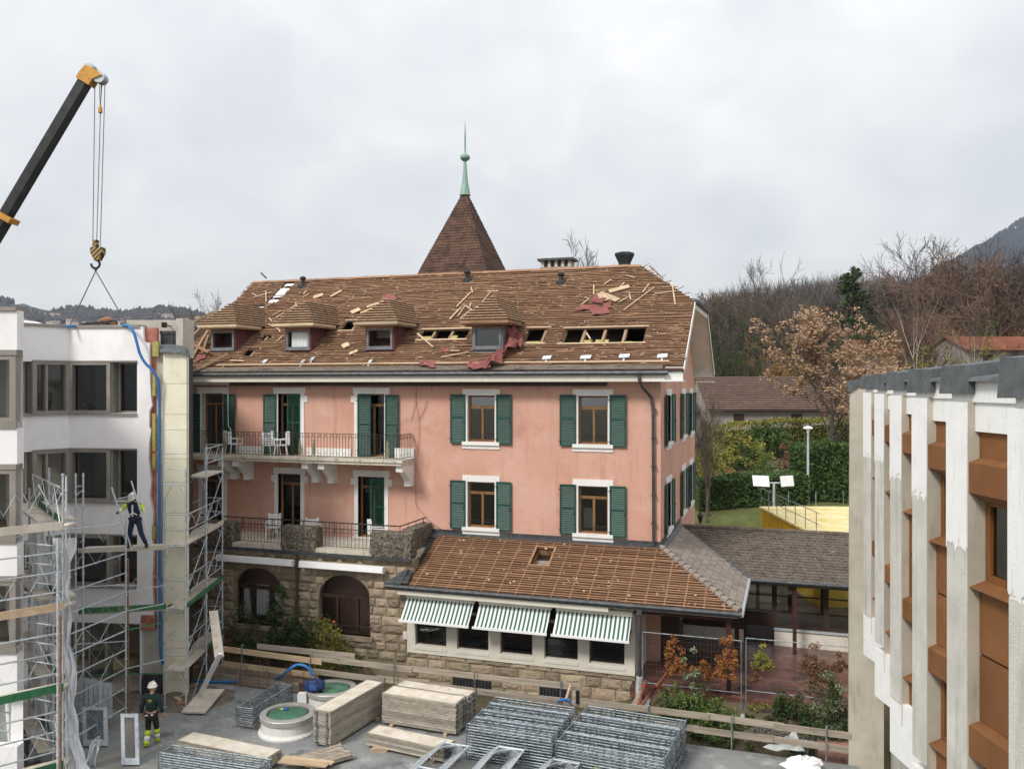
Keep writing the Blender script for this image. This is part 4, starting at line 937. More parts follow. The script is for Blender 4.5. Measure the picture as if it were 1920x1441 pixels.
for k, (ua, ub) in enumerate(((763, 888), (899, 1032), (1044, 1184))):
    x0, x1 = onY(ua, 1140, YT - .25).x, onY(ub, 1140, YT - .25).x; z = ZAE - .48; y = YT - .22; dz, dy = .66, .58
    o = thing('striped_awning', (x0, y, z), ('green and white striped awning at the left end of the annex, beside the stone wall', 'green and white striped awning in the middle of the three', 'green and white striped awning nearest the annex downpipe')[k], 'awning', 'striped awnings over the annex windows')
    b = MB(); n = 10; w_ = x1 - x0
    P = lambda i, j: V((x0 + w_ * i / n, y - dy * j / 6, z - dz * j / 6 - .03 * math.sin(PI * j / 6)))
    b.add([P(i, j) for j in range(7) for i in range(n + 1)], [(j * (n + 1) + i, j * (n + 1) + i + 1, (j + 1) * (n + 1) + i + 1, (j + 1) * (n + 1) + i) for j in range(6) for i in range(n)]); b.build('fabric', stripe, o)
    b = MB(); b.box(x0 - .05, y - dy - .05, z - dz - .06, x1 + .03, y - dy + .01, z - dz + .015); b.build('front_bar', whiteplas, o)
    b = MB(); b.box(x0 - .02, y - .08, z - .01, x1 + .04, YT - .065, z + .14); b.build('cassette', cream, o)
    b = MB(); b.tube((x0 + .03, YT - .1, z - .5), (x0 + .03, y - dy, z - dz), .018); b.tube((x1 - .03, YT - .1, z - .5), (x1 - .03, y - dy, z - dz), .018); b.build('arm', iron, o)
# right slope of the lean-to: grey slates, with ridge tiles on the hip
b = MB()
g = lambda d, y, h=0.0: V((XR + d, y, ZAT - AK * d + h))        # d outward from side wall
YV = 35.3
def yfront(d): return Y0 - d
def yback(d): return YV - d * (YV - 32.2) / AE                    # valley with the wing roof
b.quad(g(AE, yfront(AE)), g(AE, yback(AE)), g(0, yback(0)), g(0, yfront(0))); sroof = b.build('side_roof', slate2, annex)
R_ = 13; nt_ = 0
for i in range(R_):
    d1 = AE - AE * i / R_; d0 = d1 - AE / R_; y = yfront(d1) + (0 if i % 2 else .12)
    while y < yback(d1) - .05:
        l = min(.3, yback(d1) - y)
        if l > .06 and y + l > yfront(d0): b = MB(); hh = ru(.02, .035); b.add([g(d1 + .02, y + .006, hh), g(d1 + .02, y + l - .006, hh), g(d0, y + l - .006, .012), g(d0, y + .006, .012), g(d1 + .02, y + .006, 0), g(d1 + .02, y + l - .006, 0)], [(0, 1, 2, 3), (4, 5, 1, 0), (4, 0, 3), (1, 5, 2)]); b.build('slate', slate2, sroof); nt_ += 1
        y += .3
hp0, hp1 = g(AE, yfront(AE), .03), g(0, yfront(0), .03)
for i in range(15):
    f0, f1 = i / 15, (i + 1.15) / 15; a, c = hp0 + (hp1 - hp0) * f0, hp0 + (hp1 - hp0) * min(1, f1); b = MB(); b.tube(a + V((0, 0, .02)), c - V((0, 0, .01)), .12, .09, 8); b.build('hip_tile', slate2, annex)
b = MB(); b.obox(g(-.0, Y0, .03), (.16, 0, -AK * .16), (0, YV - Y0, 0), (0, 0, .03)); b.box(XR + .003, Y0, ZAT, XR + .03, YV + .2, ZAT + .22); b.build('side_flashing', zinc, annex)
b = MB(); b.path([g(AE + .06, yfront(AE) - .05, -.03), g(AE + .06, yback(AE), -.03)], .07, 8); b.box(XR + AE - .03, yfront(AE), ZAE - .16, XR + AE, yback(AE), ZAE - .02); b.build('side_gutter', galv, annex)
# porch posts and beams under the corner
for (x, y) in ((AXE - .35, AYE + .35), (AXE - .30, 30.9)):
    b = MB(); b.box(x - .075, y - .075, .4, x + .075, y + .075, ZAE - .2); b.build('porch_post', redwood, annex)
b = MB(); b.box(AXW1, AYE + .28, ZAE - .36, AXE - .2, AYE + .42, ZAE - .182); b.box(AXE - .42, AYE + .422, ZAE - .36, AXE - .28, 32.0, ZAE - .182); b.build('porch_beam', redwood, annex)
b = MB(); p = onY(1298, 1156, 28.6); b.lathe([(.01, -.14), (.12, -.1), (.15, 0), (.12, .1), (.03, .13)], (p.x, 28.6, ZAE - .42), 12); b.build('porch_lamp', whiteplas, annex, smooth=True)
b = MB(); b.box(XR + .01, Y0 + .02, .5, XR + .06, 35, ZAT - .3); b.build('porch_back_wall', darkwood, annex)
# ------------------------------------------------------------------ low wing on the right, tiled roof
wing = thing('tiled_wing', (-.5, 34, .5), 'low wing with grey-brown tiled roof and dark brown glazed front', 'wing')
WYE, WYR, ZWE, ZWR = 32.2, 35.3, CH - 7.09, CH - 5.83; WXL, WXR = XR + .1, 6.5
WK = (ZWR - ZWE) / (WYR - WYE)
wp = lambda x, y, h=0: V((x, y, ZWE + WK * (y - WYE) + h))
xval = lambda y: XR + (YV - y) / (YV - 32.2) * AE                # valley
b = MB(); b.quad(wp(xval(WYE), WYE), wp(WXR, WYE), wp(WXR, WYR), wp(xval(WYR), WYR)); b.quad(V((XR, WYR, ZWR)), V((WXR, WYR, ZWR)), V((WXR, 38.4, ZWE)), V((XR, 38.4, ZWE))); wroof = b.build('roof', slate, wing)
b = MB(); rows = 18; nrow = 0; big = []
for i in range(rows):                                             # tile courses; the nearest as single tiles
    y0 = WYE + (WYR - WYE) * i / rows; y1 = y0 + (WYR - WYE) / rows * 1.02; x = xval(y0) + (.0 if i % 2 else -.09); 
    while x < 2.2:
        if x > xval(y0) - .02:
            hh = ru(.02, .05); tl = [wp(x + .006, y0 - .02, hh), wp(x + .09, y0 - .035, hh + .012), wp(x + .174, y0 - .02, hh), wp(x + .174, y1, .008), wp(x + .006, y1, .008), wp(x + .006, y0 - .02, -.0), wp(x + .174, y0 - .02, 0)]
            fs = [(0, 1, 3, 4), (1, 2, 3), (5, 6, 2, 1, 0), (5, 0, 4), (2, 6, 3)]
            b.add(tl, fs)
        x += .18
t_ = b.build('roof_tiles', slate, wroof); t_['kind'] = 'stuff'
for i in range(24): x = XR + .1 + i * .32; b = MB(); b.tube((x, WYR, ZWR + .02), (x + .34, WYR, ZWR + .035), .10, .085, 8); b.build('ridge_tile', slate, wing)
b = MB(); q0, q1 = wp(xval(WYE), WYE, .05), wp(xval(WYR), WYR, .05); b.bar(q0 + V((.05, 0, 0)), q1 + V((.05, 0, 0)), .16, .02); b.build('valley_flashing', zinc, wing)
b = MB(); b.path([(AXE + .1, WYE - .07, ZWE - .03), (3, WYE - .07, ZWE - .03)], .07, 8); b.box(AXE, WYE - .01, ZWE - .17, 3, WYE + .03, ZWE - .02); b.build('gutter', zinc, wing)
b = MB(); b.box(AXE + .1, WYE + .03, ZWE - .2, 3, 33.3, ZWE - .15); b.build('eaves_soffit', darkwood, wing)
WYF = 33.25                                                       # glazed front
zc0, zc1 = .58, 1.15
x0 = -4.2; cols = [onY(u, 1150, WYF).x for u in (1395, 1444, 1452, 1483, 1497, 1541, 1549, 1590)]
b = MB(); zt_ = ZWE - .2
def frame_panel(b, xa, xb, za, zb, s=.09, y=WYF): b.box(xa, y, za, xa + s, y + .08, zb); b.box(xb - s, y, za, xb, y + .08, zb); b.box(xa + s, y, za, xb - s, y + .08, za + s); b.box(xa + s, y, zb - s, xb - s, y + .08, zb)
pn = []
xs_ = [cols[0], cols[0] + (cols[2] - cols[0]), cols[4] - .15, cols[6], cols[7] + .3, 2.6]
for i, (xa, xb) in enumerate(zip(xs_, xs_[1:])):
    zb0 = zc0 if i == 0 else zc1 + .12
    frame_panel(b, xa, xb, zb0, zt_)
    if i == 0: b.box(xa + .09, WYF, 1.25, xb - .09, WYF + .08, 1.75); pn += [(xa + .09, xb - .09, zb0 + .09, 1.25), (xa + .09, xb - .09, 1.75, zt_ - .09)]
    else: pn.append((xa + .09, xb - .09, zb0 + .09, zt_ - .09))
    b.box(xa + .09, WYF + .02, zt_ - .62, xb - .09, WYF + .06, zt_ - .57)
wfr = b.build('glazed_front', darkwood, wing)
for (xa, xb, za, zb) in pn: b = MB(); b.quad((xa, WYF + .05, za), (xb, WYF + .05, za), (xb, WYF + .05, zb), (xa, WYF + .05, zb)); b.build('pane', pane, wfr)
b = MB(); b.box(xs_[1], WYF - .02, zc0 - .1, 2.6, WYF + .2, zc1); b.box(-3.9, WYF - .02, zc0 - .1, cols[0] - .02, WYF + .2, zc1 - .1); b.build('low_wall', cream, wing)
b = MB(); b.box(xs_[1] - .02, WYF - .08, zc1, 2.6, WYF + .12, zc1 + .06); b.build('sill', galv, wing)
b = MB(); b.box(-3.9, WYF + .01, zc1 - .1, cols[0] - .02, WYF + .1, zt_); b.build('dark_panel', darkwood, wing)
b = MB(); x = onY(1490, 1150, 32.3).x; b.box(x - .07, 32.35, .5, x + .07, 32.49, ZWE - .2); b.build('post', redwood, wing)
b = MB()                                                           # far side of the room, glazed too: one sees through
for xa in [-3.9 + i * 1.3 for i in range(6)]: frame_panel(b, xa, xa + 1.3, .6, zt_, .07, 38.0)
b.build('rear_glazing', darkwood, wing)
b = MB(); b.box(-3.9, WYF + .2, .48, 2.6, 38, .57); b.build('floor', roomd, wing)
# ================================================================== WHITE BUILDING ON THE LEFT
FW = V((-ST, CT, 0)); RT = V((CT, ST, 0))
def cutu(A, B, u):                                           # plan point of segment A-B on the sight line u
    r = ray(u, 720.5); r = V((r.x, r.y)); d = (B - A).to_2d(); a = A.to_2d()
    s = (r.y * a.x - r.x * a.y) / (r.x * d.y - r.y * d.x); p = A + (B - A) * s; return V((p.x, p.y, 0))
wb = thing('white_building', gd(150, 29), 'modern white plastered building with taupe framed windows and a cut-off end', 'building')
def pw(b, A, B, za, zb, th, off=0.0):                         # upright wall slab from A to B, thickness behind it
    n = V((-(B - A).y, (B - A).x, 0)).normalized()
    if n.dot(FW) < 0: n = -n
    b.obox(A + n * off + V((0, 0, za)), B - A, n * th, (0, 0, zb - za))
BANDS = [(CH + .74, CH - .95), (CH - 2.16, CH - 3.87), (CH - 5.0, CH - 6.67)]
ZTOP = CH + 1.88
L0, L1 = gd(-170, 21.6), gd(32, 21.6); Q0, Q1, Q2 = gd(29, 26.95), gd(130, 28.3), gd(262, 28.05)
E0 = gd(291, 28.05)
solid = [(ZTOP, BANDS[0][0]), (BANDS[0][1], BANDS[1][0]), (BANDS[1][1], BANDS[2][0]), (BANDS[2][1], CH - 7.9)]
for (A, B) in ((L0, L1), (Q0, Q1), (Q1, Q2)):
    for zt_, zb_ in solid:
        b = MB(); pw(b, A, B, zb_, zt_, .3); b.build('wall', plaster, wb)
    if A is L0: b = MB(); pw(b, A, B, -.2, CH - 9.2, .3); b.build('wall', plaster, wb)
    b = MB(); pw(b, A, B, ZTOP, ZTOP + .09, .5, -.06); b.build('parapet_cap', taupe, wb)
# wall pieces beside the window bands of the right facet
s258 = cutu(Q1, Q2, 257)
for zt_, zb_ in BANDS: b = MB(); pw(b, s258, Q2, zb_, zt_, .3); b.build('wall', plaster, wb)
b = MB(); pw(b, cutu(Q1, Q2, 264), Q2, 0, CH - 7.9, .3, .004); b.build('wall', plaster, wb)
b = MB(); b.obox(L1 - RT * .02 + FW * .302, (Q0 - L1) - FW * .31, RT * -.3, (0, 0, ZTOP)); b.build('side_wall', plaster, wb)
# windows
def framed(parent, A, B, zb_, zt_, s=.13, dep=.16, off=0.0, gl=pane, name='window', mid=()):
    n = V((-(B - A).y, (B - A).x, 0)).normalized(); n = n if n.dot(FW) > 0 else -n
    T = fr(A + n * off + V((0, 0, zb_)), B - A, n); w_, h = (B - A).length, zt_ - zb_
    b = MB(T)
    for q in ((0, 0, s, h), (w_ - s, 0, w_, h), (s, 0, w_ - s, s * .7), (s, h - s * .7, w_ - s, h)): b.box(q[0], 0, q[1], q[2], dep, q[3])
    for m in mid: b.box(w_ * m - .035, .02, s * .7, w_ * m + .035, dep - .02, h - s * .7)
    o = b.build(name, taupe, parent)
    cuts = [0] + list(mid) + [1]
    for c0, c1 in zip(cuts, cuts[1:]): b = MB(T); b.quad((w_ * c0 + (s if c0 == 0 else .035), dep * .6, s * .7), (w_ * c1 - (s if c1 == 1 else .035), dep * .6, s * .7), (w_ * c1 - (s if c1 == 1 else .035), dep * .6, h - s * .7), (w_ * c0 + (s if c0 == 0 else .035), dep * .6, h - s * .7)); b.build('pane', gl, o)
    return o
pane3 = glass('office_glass', (0.42, 0.42, 0.38), .02, 1.6)
pots = []
for k, (zt_, zb_) in enumerate(BANDS):
    framed(wb, L0, cutu(L0, L1, 30), zb_, zt_, .16, .2, -.02, pane3, 'window', (.3, .62))
    for (za2, zb2, o2) in ((zb_ - .16, zb_ - .002, -.05), (zt_ + .002, zt_ + .14, -.045)): b = MB(); pw(b, L0, L1, za2, zb2, .3, o2); b.build('window_band', taupe, wb)
    # bay box that follows the fold
    A, B, C = cutu(Q0, Q1, 60), Q1, cutu(Q1, Q2, 208)
    framed(wb, A, B, zb_, zt_, .13, .3, -.05, pane3, 'window', (.38,)); framed(wb, B, C, zb_, zt_, .13, .3, -.05, pane3, 'window')
    # recessed side lights with splayed taupe panels
    nn = FW * .42
    framed(wb, Q0 + nn, cutu(Q0, Q1, 42) + nn, zb_, zt_, .06, .08, 0, pane3, 'side_window')
    b = MB(); a0 = cutu(Q0, Q1, 42) + nn; b.obox(a0 + V((0, 0, zb_)), A - a0, FW * .05, (0, 0, zt_ - zb_)); b.obox(C + FW * .02 + V((0, 0, zb_)), FW * .45, RT * .05, (0, 0, zt_ - zb_)); b.build('splayed_panel', taupe, wb)
    framed(wb, cutu(Q1, Q2, 212) + nn * .8, cutu(Q1, Q2, 257) + nn * .8, zb_, zt_, .09, .08, 0, pane3, 'side_window')
    b = MB(); 
    for (A2, B2, za2, zb2, t2, o2) in ((Q0, Q1, zb_ - .06, zb_ - .002, .5, -.08), (Q1, s258, zb_ - .06, zb_ - .002, .5, -.08), (cutu(Q0, Q1, 60), Q1, zt_ + .002, zt_ + .05, .3, -.07), (Q1, s258, zt_ + .002, zt_ + .05, .3, -.07)): b = MB(); pw(b, A2, B2, za2, zb2, t2, o2); b.build('window_band', taupe, wb)
    # room: floor, ceiling, back wall, grey sheets behind the panes
    b = MB()
    for pl in ((L0 + FW * .32, gd(30, 22), gd(27, 26.5), gd(-210, 26.5)), (Q0 + FW * .3, Q1 + FW * .3, gd(288, 28.4), gd(330, 32.4), gd(20, 32.4))):
        for zz in (zb_ - .45, zt_ + .15): b.prism([p + V((0, 0, zz)) for p in pl], (0, 0, .15))
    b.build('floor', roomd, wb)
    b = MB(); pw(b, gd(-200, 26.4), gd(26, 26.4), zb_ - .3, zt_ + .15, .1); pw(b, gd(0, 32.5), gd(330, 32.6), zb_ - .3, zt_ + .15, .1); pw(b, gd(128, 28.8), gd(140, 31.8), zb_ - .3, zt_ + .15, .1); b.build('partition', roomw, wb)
    for (ua, ub, cc) in ((134, 165, (.20, .20, .265)), (166.5, 199, (.33, .33, .36)), (236, 255, (.36, .36, .38))): b = MB(); pw(b, cutu(Q1, Q2, ua), cutu(Q1, Q2, ub), zb_ + (.12 if ua < 200 else .5), zt_ - .1, .02, .42 if ua < 200 else .75); b.build('pane_sheet', mat('grey_sheet_%d_%d' % (k, ua), cc, tuple(q * 1.15 for q in cc), 2, .9), wb)
# plaster end strip with its torn edge, brick behind, raw concrete, cream boards
pr = [(268, 612), (270, 640), (281, 644), (281, 690), (283, 742), (284, 760), (279, 770), (279, 800), (284, 806), (280, 830), (279, 860), (284, 900), (281, 930), (286, 960), (285, 1000), (288, 1040), (286, 1090), (288, 1160)]
poly = [at(262, 612, 28.05)] + [at(u + ru(-1, 1), v, 28.05) for u, v in pr] + [at(262, 1165, 28.05)]
b = MB(); b.prism(poly[::-1], FW * .14); b.build('plaster_edge', plaster, wb)
b = MB(); pw(b, gd(262, 28.05), gd(291, 28.05), CH - 8.05, ZTOP, .14, .145); pw(b, gd(264, 28.05), gd(291, 28.05), CH - 8.1, CH - 7.6, .12, -.01); b.build('brick_strip', brickred, wb)
b = MB(); pw(b, gd(291.2, 28.05), gd(308, 28.05), 0, CH + 1.2, .3, .12); pw(b, gd(262, 28.05), gd(291, 28.05), 0, CH - 8.1, .3, .15); b.build('concrete_edge', rawcon, wb)
for (v0, v1) in ((640, 668), (702, 742), (775, 845), (850, 880), (985, 1010)):
    b = MB(); p, q = at(285.5, v1, 28.0), at(291 + (6 if v0 < 650 else 0), v0, 28.0); b.obox(p, RT * (q - p).dot(RT), FW * .1, (0, 0, q.z - p.z)); b.build('foam_block', yellowins, wb)
vj = [662, 720, 777, 806, 860, 905, 962, 1025, 1090, 1150, 1215, 1275, 1325]
for v0, v1 in zip(vj, vj[1:]):
    b = MB(); p, q = at(306, v1 - 1, 28.0), at(350, v0, 28.0); o_ = ru(0, .004); b.obox(p - FW * o_, RT * (q - p).dot(RT), FW * .2, (0, 0, q.z - p.z + .008)); b.build('insulation_board', insul, wb)
b = MB(); A, B = gd(350.5, 28.0), gd(362, 30.0); b.obox(A + V((0, 0, 0)), B - A, RT * -.2, (0, 0, CH + 1.0)); b.build('end_membrane', tar, wb)
b = MB(); b.obox(gd(351, 28.25, 0), gd(356, 38) - gd(351, 28.25), RT * -.1, (0, 0, CH + 1.0)); b.build('end_wall', rawcon, wb)
# roof edge at the cut: pale upstand, felt flap, dark bin and a small camera
b = MB(); b.obox(gd(238, 29.3, CH + .9), gd(343, 29.3) - gd(238, 29.3), FW * .25, (0, 0, 1.32)); b.obox(gd(330, 28.3, CH + .9), gd(343, 28.3) - gd(330, 28.3), FW * 1.0, (0, 0, 1.3)); b.build('roof_upstand', rawcon, wb)
b = MB(); pts = [(299, 646), (318, 645), (336, 647), (349, 650), (355, 658)]; lo_ = [(299, 660), (318, 661), (336, 661), (347, 663), (354, 671)]
for (p0, p1, l0, l1) in zip(pts, pts[1:], lo_, lo_[1:]): b.quad(at(*l0, 27.85), at(*l1, 27.85), at(*p1, 28.3), at(*p0, 28.3)); b.quad(at(*p0, 28.3), at(*p1, 28.3), at(*p1, 28.7), at(*p0, 28.7))
b.build('felt_flap', felt, wb)
b = MB(); p = at(301, 646, 28.4); T = fr(p, RT); b.T = T; b.box(0, 0, 0, .62, .4, .42); b.box(-.02, -.03, .36, .64, .43, .46)
for x in (.2, .42): b.box(x - .01, -.02, .02, x + .01, -.001, .35)
tag(b.build('plastic_crate', mat('charcoal_plastic', (.03, .033, .035), (.06, .063, .066), 4, .5)), 'black plastic crate on the roof edge above the cream boards', 'crate')
b = MB(); p = at(308, 609, 28.8); b.T = fr(p, RT); b.box(-.06, -.1, -.09, .06, .1, .09); b.tube((0, -.16, .02), (0, -.1, .02), .04, n=8); b.box(-.015, .1, -.02, .015, .5, .02); tag(b.build('roof_camera', iron), 'small black camera on the pale upstand of the roof', 'camera')
b = MB(); n = 9
b.add([at(10 + 5.5 * i, 612 - 16 * math.sin(PI * min(1, i / 9 + .45)), 31 + .0 * i) + FW * j * 2 for j in range(2) for i in range(11)], [(i, i + 1, 12 + i, 11 + i) for i in range(10)])
b.build('roof_light', whiteplas, wb)
# ground floor: dark glazing, doorway, step
g0, g1 = gd(60, 28.9), gd(203, 28.9)
framed(wb, g0, g1, .25, CH - 7.9, .12, .12, 0, pane3, 'ground_window', (.25, .5, .75))
b = MB(); pw(b, gd(202, 29), gd(208, 29), .1, CH - 7.9, .15); pw(b, gd(262, 29), gd(268, 28.4), .1, CH - 7.9, .15); b.build('door_frame', taupe, wb)
b = MB(); pw(b, gd(20, 33), gd(300, 33), 0, CH - 7.9, .1); pw(b, gd(20, 28.3), gd(300, 28.2), CH - 7.95, CH - 7.8, 4.8, .2); b.build('hall', roomd, wb)
b = MB(); pw(b, gd(60, 28.2), gd(272, 28.2), -.05, .18, 1.2, .3); b.build('door_step', rawcon, wb)
b = MB(); pw(b, gd(268, 28), gd(303, 28), 0, .75, .1, -.06); b.build('base_membrane', tar, wb)
# back and roof so that the block is closed
b = MB(); b.quad(L0 + V((0, 0, CH + 1.2)), L1 + V((0, 0, CH + 1.2)), gd(29, 27.4, CH + 1.2), gd(130, 28.8, CH + 1.2), gd(262, 28.5, CH + 1.2), gd(348, 28.5, CH + 1.0), gd(345, 38, CH + 1.0), gd(-200, 38, CH + 1.2)); b.build('flat_roof', felt, wb)
b = MB(); pw(b, gd(-230, 38), gd(345, 38), 0, ZTOP - .8, .2); b.build('rear_wall', plaster, wb)
# potted plants behind the glass
leafg = mat('pot_plant_leaf', (.22, .34, .06), (.34, .46, .12), 8, .7)
for k, (u, v) in enumerate(((86, 768), (171, 768))):
    p = at(u, v, 28.55 if k else 28.0); o = thing('potted_plant', p, ('small green potted plant behind the left pane of the top window', 'yellow-green potted plant behind the right pane of the top window')[k], 'plant', 'plants on the window sill')
    b = MB(); b.lathe([(.07, -.12), (.10, .08), (.10, .10)], p, 10); b.build('pot', zinc, o)
    b = MB()
    for i in range(46):
        a, e = ru(0, 6.28), ru(.1, 1.4); d = V((math.cos(a) * math.cos(e), math.sin(a) * math.cos(e), math.sin(e))); c = p + V((0, 0, .1)) + d * ru(.08, .24); s = d.orthogonal().normalized() * .035; b.quad(c - s, c + d * .05, c + s, c - d * .05)
    b.build('leaves', leafg, o)
# ================================================================== CONCRETE BUILDING ON THE RIGHT (saw-tooth facade)
rb = thing('concrete_building', (4, 16, 0), 'concrete building with stepped white fins and ochre panels at the right edge', 'building')
BA = R(20); BE = V((math.sin(BA), -math.cos(BA), 0)); BN = V((-math.cos(BA), -math.sin(BA), 0))   # along a bay towards the camera, and outward
YK = [10.75 + 2.985 * i for i in range(5)]; YK = [YK[0] - 2.985, YK[0] - 2 * 2.985] [::-1] + YK
BXC = 1.91; FWD = .42; REC = .14; BW = 2.985 * math.cos(BA) + .3
ZP = CH + .02; ZBOT = CH - 6.75
for k, yk in enumerate(YK):
    near = YK[k]
    o = V((BXC, near, 0))                                    # outer corner where fin front meets the recess
    T = fr(o, BE, -BN)                                        # local x towards the camera, y into the building, z up
    wr = BW - FWD
    zrows = CH - 2.62
    # fin: grey concrete with a fresh white painted head
    b = MB(T); sp_ = CH - 1.75 + ru(-.15, .15); b.box(-FWD, 0, ZBOT + 1.0 + .15 * (k % 2), 0, REC + .2, sp_); fin = b.build('fin', fincon, rb)
    b = MB(T); n = 26                                          # painted part, ragged lower edge
    pts = [(-FWD - .006, sp_ + ru(-.1, .1))] + [(-FWD + FWD * i / n, sp_ + .16 * noise.noise(V((i * .22, yk, 0))) + .07 * noise.noise(V((i * .9, yk, 3))) + .02 * rnd()) for i in range(1, n)] + [(.006, sp_ + ru(-.1, .1)), (.006, ZP - .22), (-FWD - .006, ZP - .22)]
    b.prism([(x, -.008, z) for x, z in pts], (0, .012, 0)); b.box(-FWD, .006, sp_ - .0, 0, REC + .2, ZP - .222); b.build('white_paint', freshwhite, fin)
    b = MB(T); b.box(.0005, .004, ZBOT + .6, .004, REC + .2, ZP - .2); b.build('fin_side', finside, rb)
    # parapet band and felt flashing
    b = MB(T); b.box(-FWD, .02, ZP - .62, wr, REC + .3, ZP + .02) if False else b.box(-FWD, .06, ZP - .22, wr, REC + .5, ZP + .06); b.box(.006, .09, ZP - .55, wr, REC + .5, ZP - .222); b.build('parapet', freshwhite, rb)
    b = MB(T); x = -FWD - .12; i = 0
    while x < wr:
        l = min(ru(.55, .7) if i == 0 else 9, wr - x); dz = ru(0, .03); up = (.07 if i == 0 else -.07 + ru(-.015, .01)); lo_z = ZP + (-.12 if i == 0 else .03) - dz; b = MB(T); b.add([(x, -.03, lo_z), (x + l, -.03, lo_z + ru(-.02, .02)), (x + l, -.0, ZP + .13 + up), (x, 0, ZP + .13 + up + ru(-.02, .02)), (x, .6, ZP + .2 + up), (x + l, .6, ZP + .2 + up), (x, -.03 + .03, lo_z), (x, .6, lo_z), (x + l, .6, lo_z)], [(0, 1, 2, 3), (3, 2, 5, 4), (0, 3, 4, 7), (1, 8, 5, 2)]); b.build('roof_felt', felt, rb); x += l + .003; i += 1
    # recessed bay: ochre panels, blind boxes, windows on two storeys
    y0 = REC
    def panel(xa, xb, za, zb, y=y0, m=ochre, name='panel', d=.06): b = MB(T); b.box(xa, y, za, xb, y + d, zb); return b.build(name, m, rb)
    panel(.006, wr, CH - 1.30, ZP - .553)
    for s in range(3):
        zt0 = CH - .86 - 2.97 * s                              # blind box top
        if zt0 - .6 < ZBOT: continue
        b = MB(T); b.prism([(.01, y0 + .03, zt0 + .04), (.01, .015, zt0 - .02), (.01, .015, zt0 - .36), (.01, y0 + .03, zt0 - .46)], (wr * .62, 0, 0)); b.build('blind_box', ochre, rb)
        b = MB(T); b.prism([(.02 + wr * .62, y0 + .03, zt0 + .04), (.02 + wr * .62, .015, zt0 - .02), (.02 + wr * .62, .015, zt0 - .36), (.02 + wr * .62, y0 + .03, zt0 - .46)], (wr * .38 - .03, 0, 0)); b.build('blind_box', ochre, rb)
        zw1, zw0 = zt0 - .44, zt0 - 1.36
        if zw0 < ZBOT - .2: zw0 = ZBOT + .1
        w0, w1 = .02, wr - .02; yy = y0 + .06
        b = MB(T)
        for q in ((w0, zw0, w0 + .09, zw1), (w1 - .09, zw0, w1, zw1), (w0 + .09, zw0, w1 - .09, zw0 + .08), (w0 + .09, zw1 - .06, w1 - .09, zw1), ((w0 + w1) / 2 - .05, zw0 + .08, (w0 + w1) / 2 + .05, zw1 - .06)): b.box(q[0], yy, q[1], q[2], yy + .07, q[3])
        wdw = b.build('window', ochrewood, rb)
        b = MB(T); b.quad((w0 + .09, yy + .04, zw0 + .08), (w1 - .09, yy + .04, zw0 + .08), (w1 - .09, yy + .04, zw1 - .06), (w0 + .09, yy + .04, zw1 - .06)); b.build('pane', pane, wdw)
        b = MB(T)
        for i in range(14):
            xa, xb = w0 + .35 + .055 * i, w0 + .35 + .055 * (i + 1); b.quad((xa, yy + .16 + .04 * (i % 2), zw0), (xb, yy + .16 + .04 * ((i + 1) % 2), zw0), (xb, yy + .16 + .04 * ((i + 1) % 2), zw1), (xa, yy + .16 + .04 * (i % 2), zw1))
        b.build('curtain', curtain, wdw)
        b = MB(T); b.prism([(.0, y0 - .12, zw0 - .07), (.0, y0 + .06, zw0 + .0), (.0, y0 + .06, zw0 - .07)], (wr, 0, 0)); b.build('sill', ochre, wdw)
        if zw0 - .1 > ZBOT + .3:
            zl = max(ZBOT, zt0 - 2.93); zm = (zw0 - .08 + zl) / 2
            panel(.006, wr, zm + .015, zw0 - .075); panel(.006, wr, zl, zm - .015)
        if k == 4 and s == 1:
            for i in range(10): b = MB(T); b.box(w0 + .1, yy - .03, zw1 - .1 - i * .085, w1 - .1, yy - .01, zw1 - .04 - i * .085); b.build('blind_slat', ochrewood, wdw)
    # white apron below
    b = MB(T); zA = ZBOT - .05; b.box(-FWD - .05, .02, zA, wr + .1, REC + .3, ZBOT + 1.0); b.build('apron', freshwhite, rb)
    b = MB(T); b.box(-FWD + .0, REC + .301, zA + .1, wr, REC + .35, ZP); b.build('core_wall', roomw, rb) if False else None
    b = MB(T); b.box(.05, REC + .9, ZBOT, wr, REC + 1.0, ZP - .1); b.build('room', roomw, rb)
    b = MB(T); b.box(-FWD - .02, REC + .21, ZBOT, -FWD + .25, REC + 1.3, ZP); b.build('return_wall', fincon, rb)
# end wall at the far end, core below and roof
e0 = gd(1591, 23.4)
b = MB(); b.prism([(1.52, 24.75, -.1), (2.4, 24.75, -.1), (2.4, 24.75, ZP + .05), (1.56, 24.75, ZP - .12)], (0, .35, 0)); b.build('end_wall', finside, rb)
b = MB(); b.prism([(1.50, 24.68, ZP - .24), (1.95, 24.68, ZP + .06), (1.95, 24.68, ZP + .16), (1.50, 24.68, ZP + .05)], (0, .5, 0)); b.build('roof_felt', felt, rb)
b = MB(); b.box(2.6, 4, -.1, 3.0, 25, ZBOT + .2); b.box(3.0, 4, CH - .5, 12, 25, CH - .2); b.box(3.1, 24.8, -.1, 12, 25.1, CH - .2); b.build('core', fincon, rb)
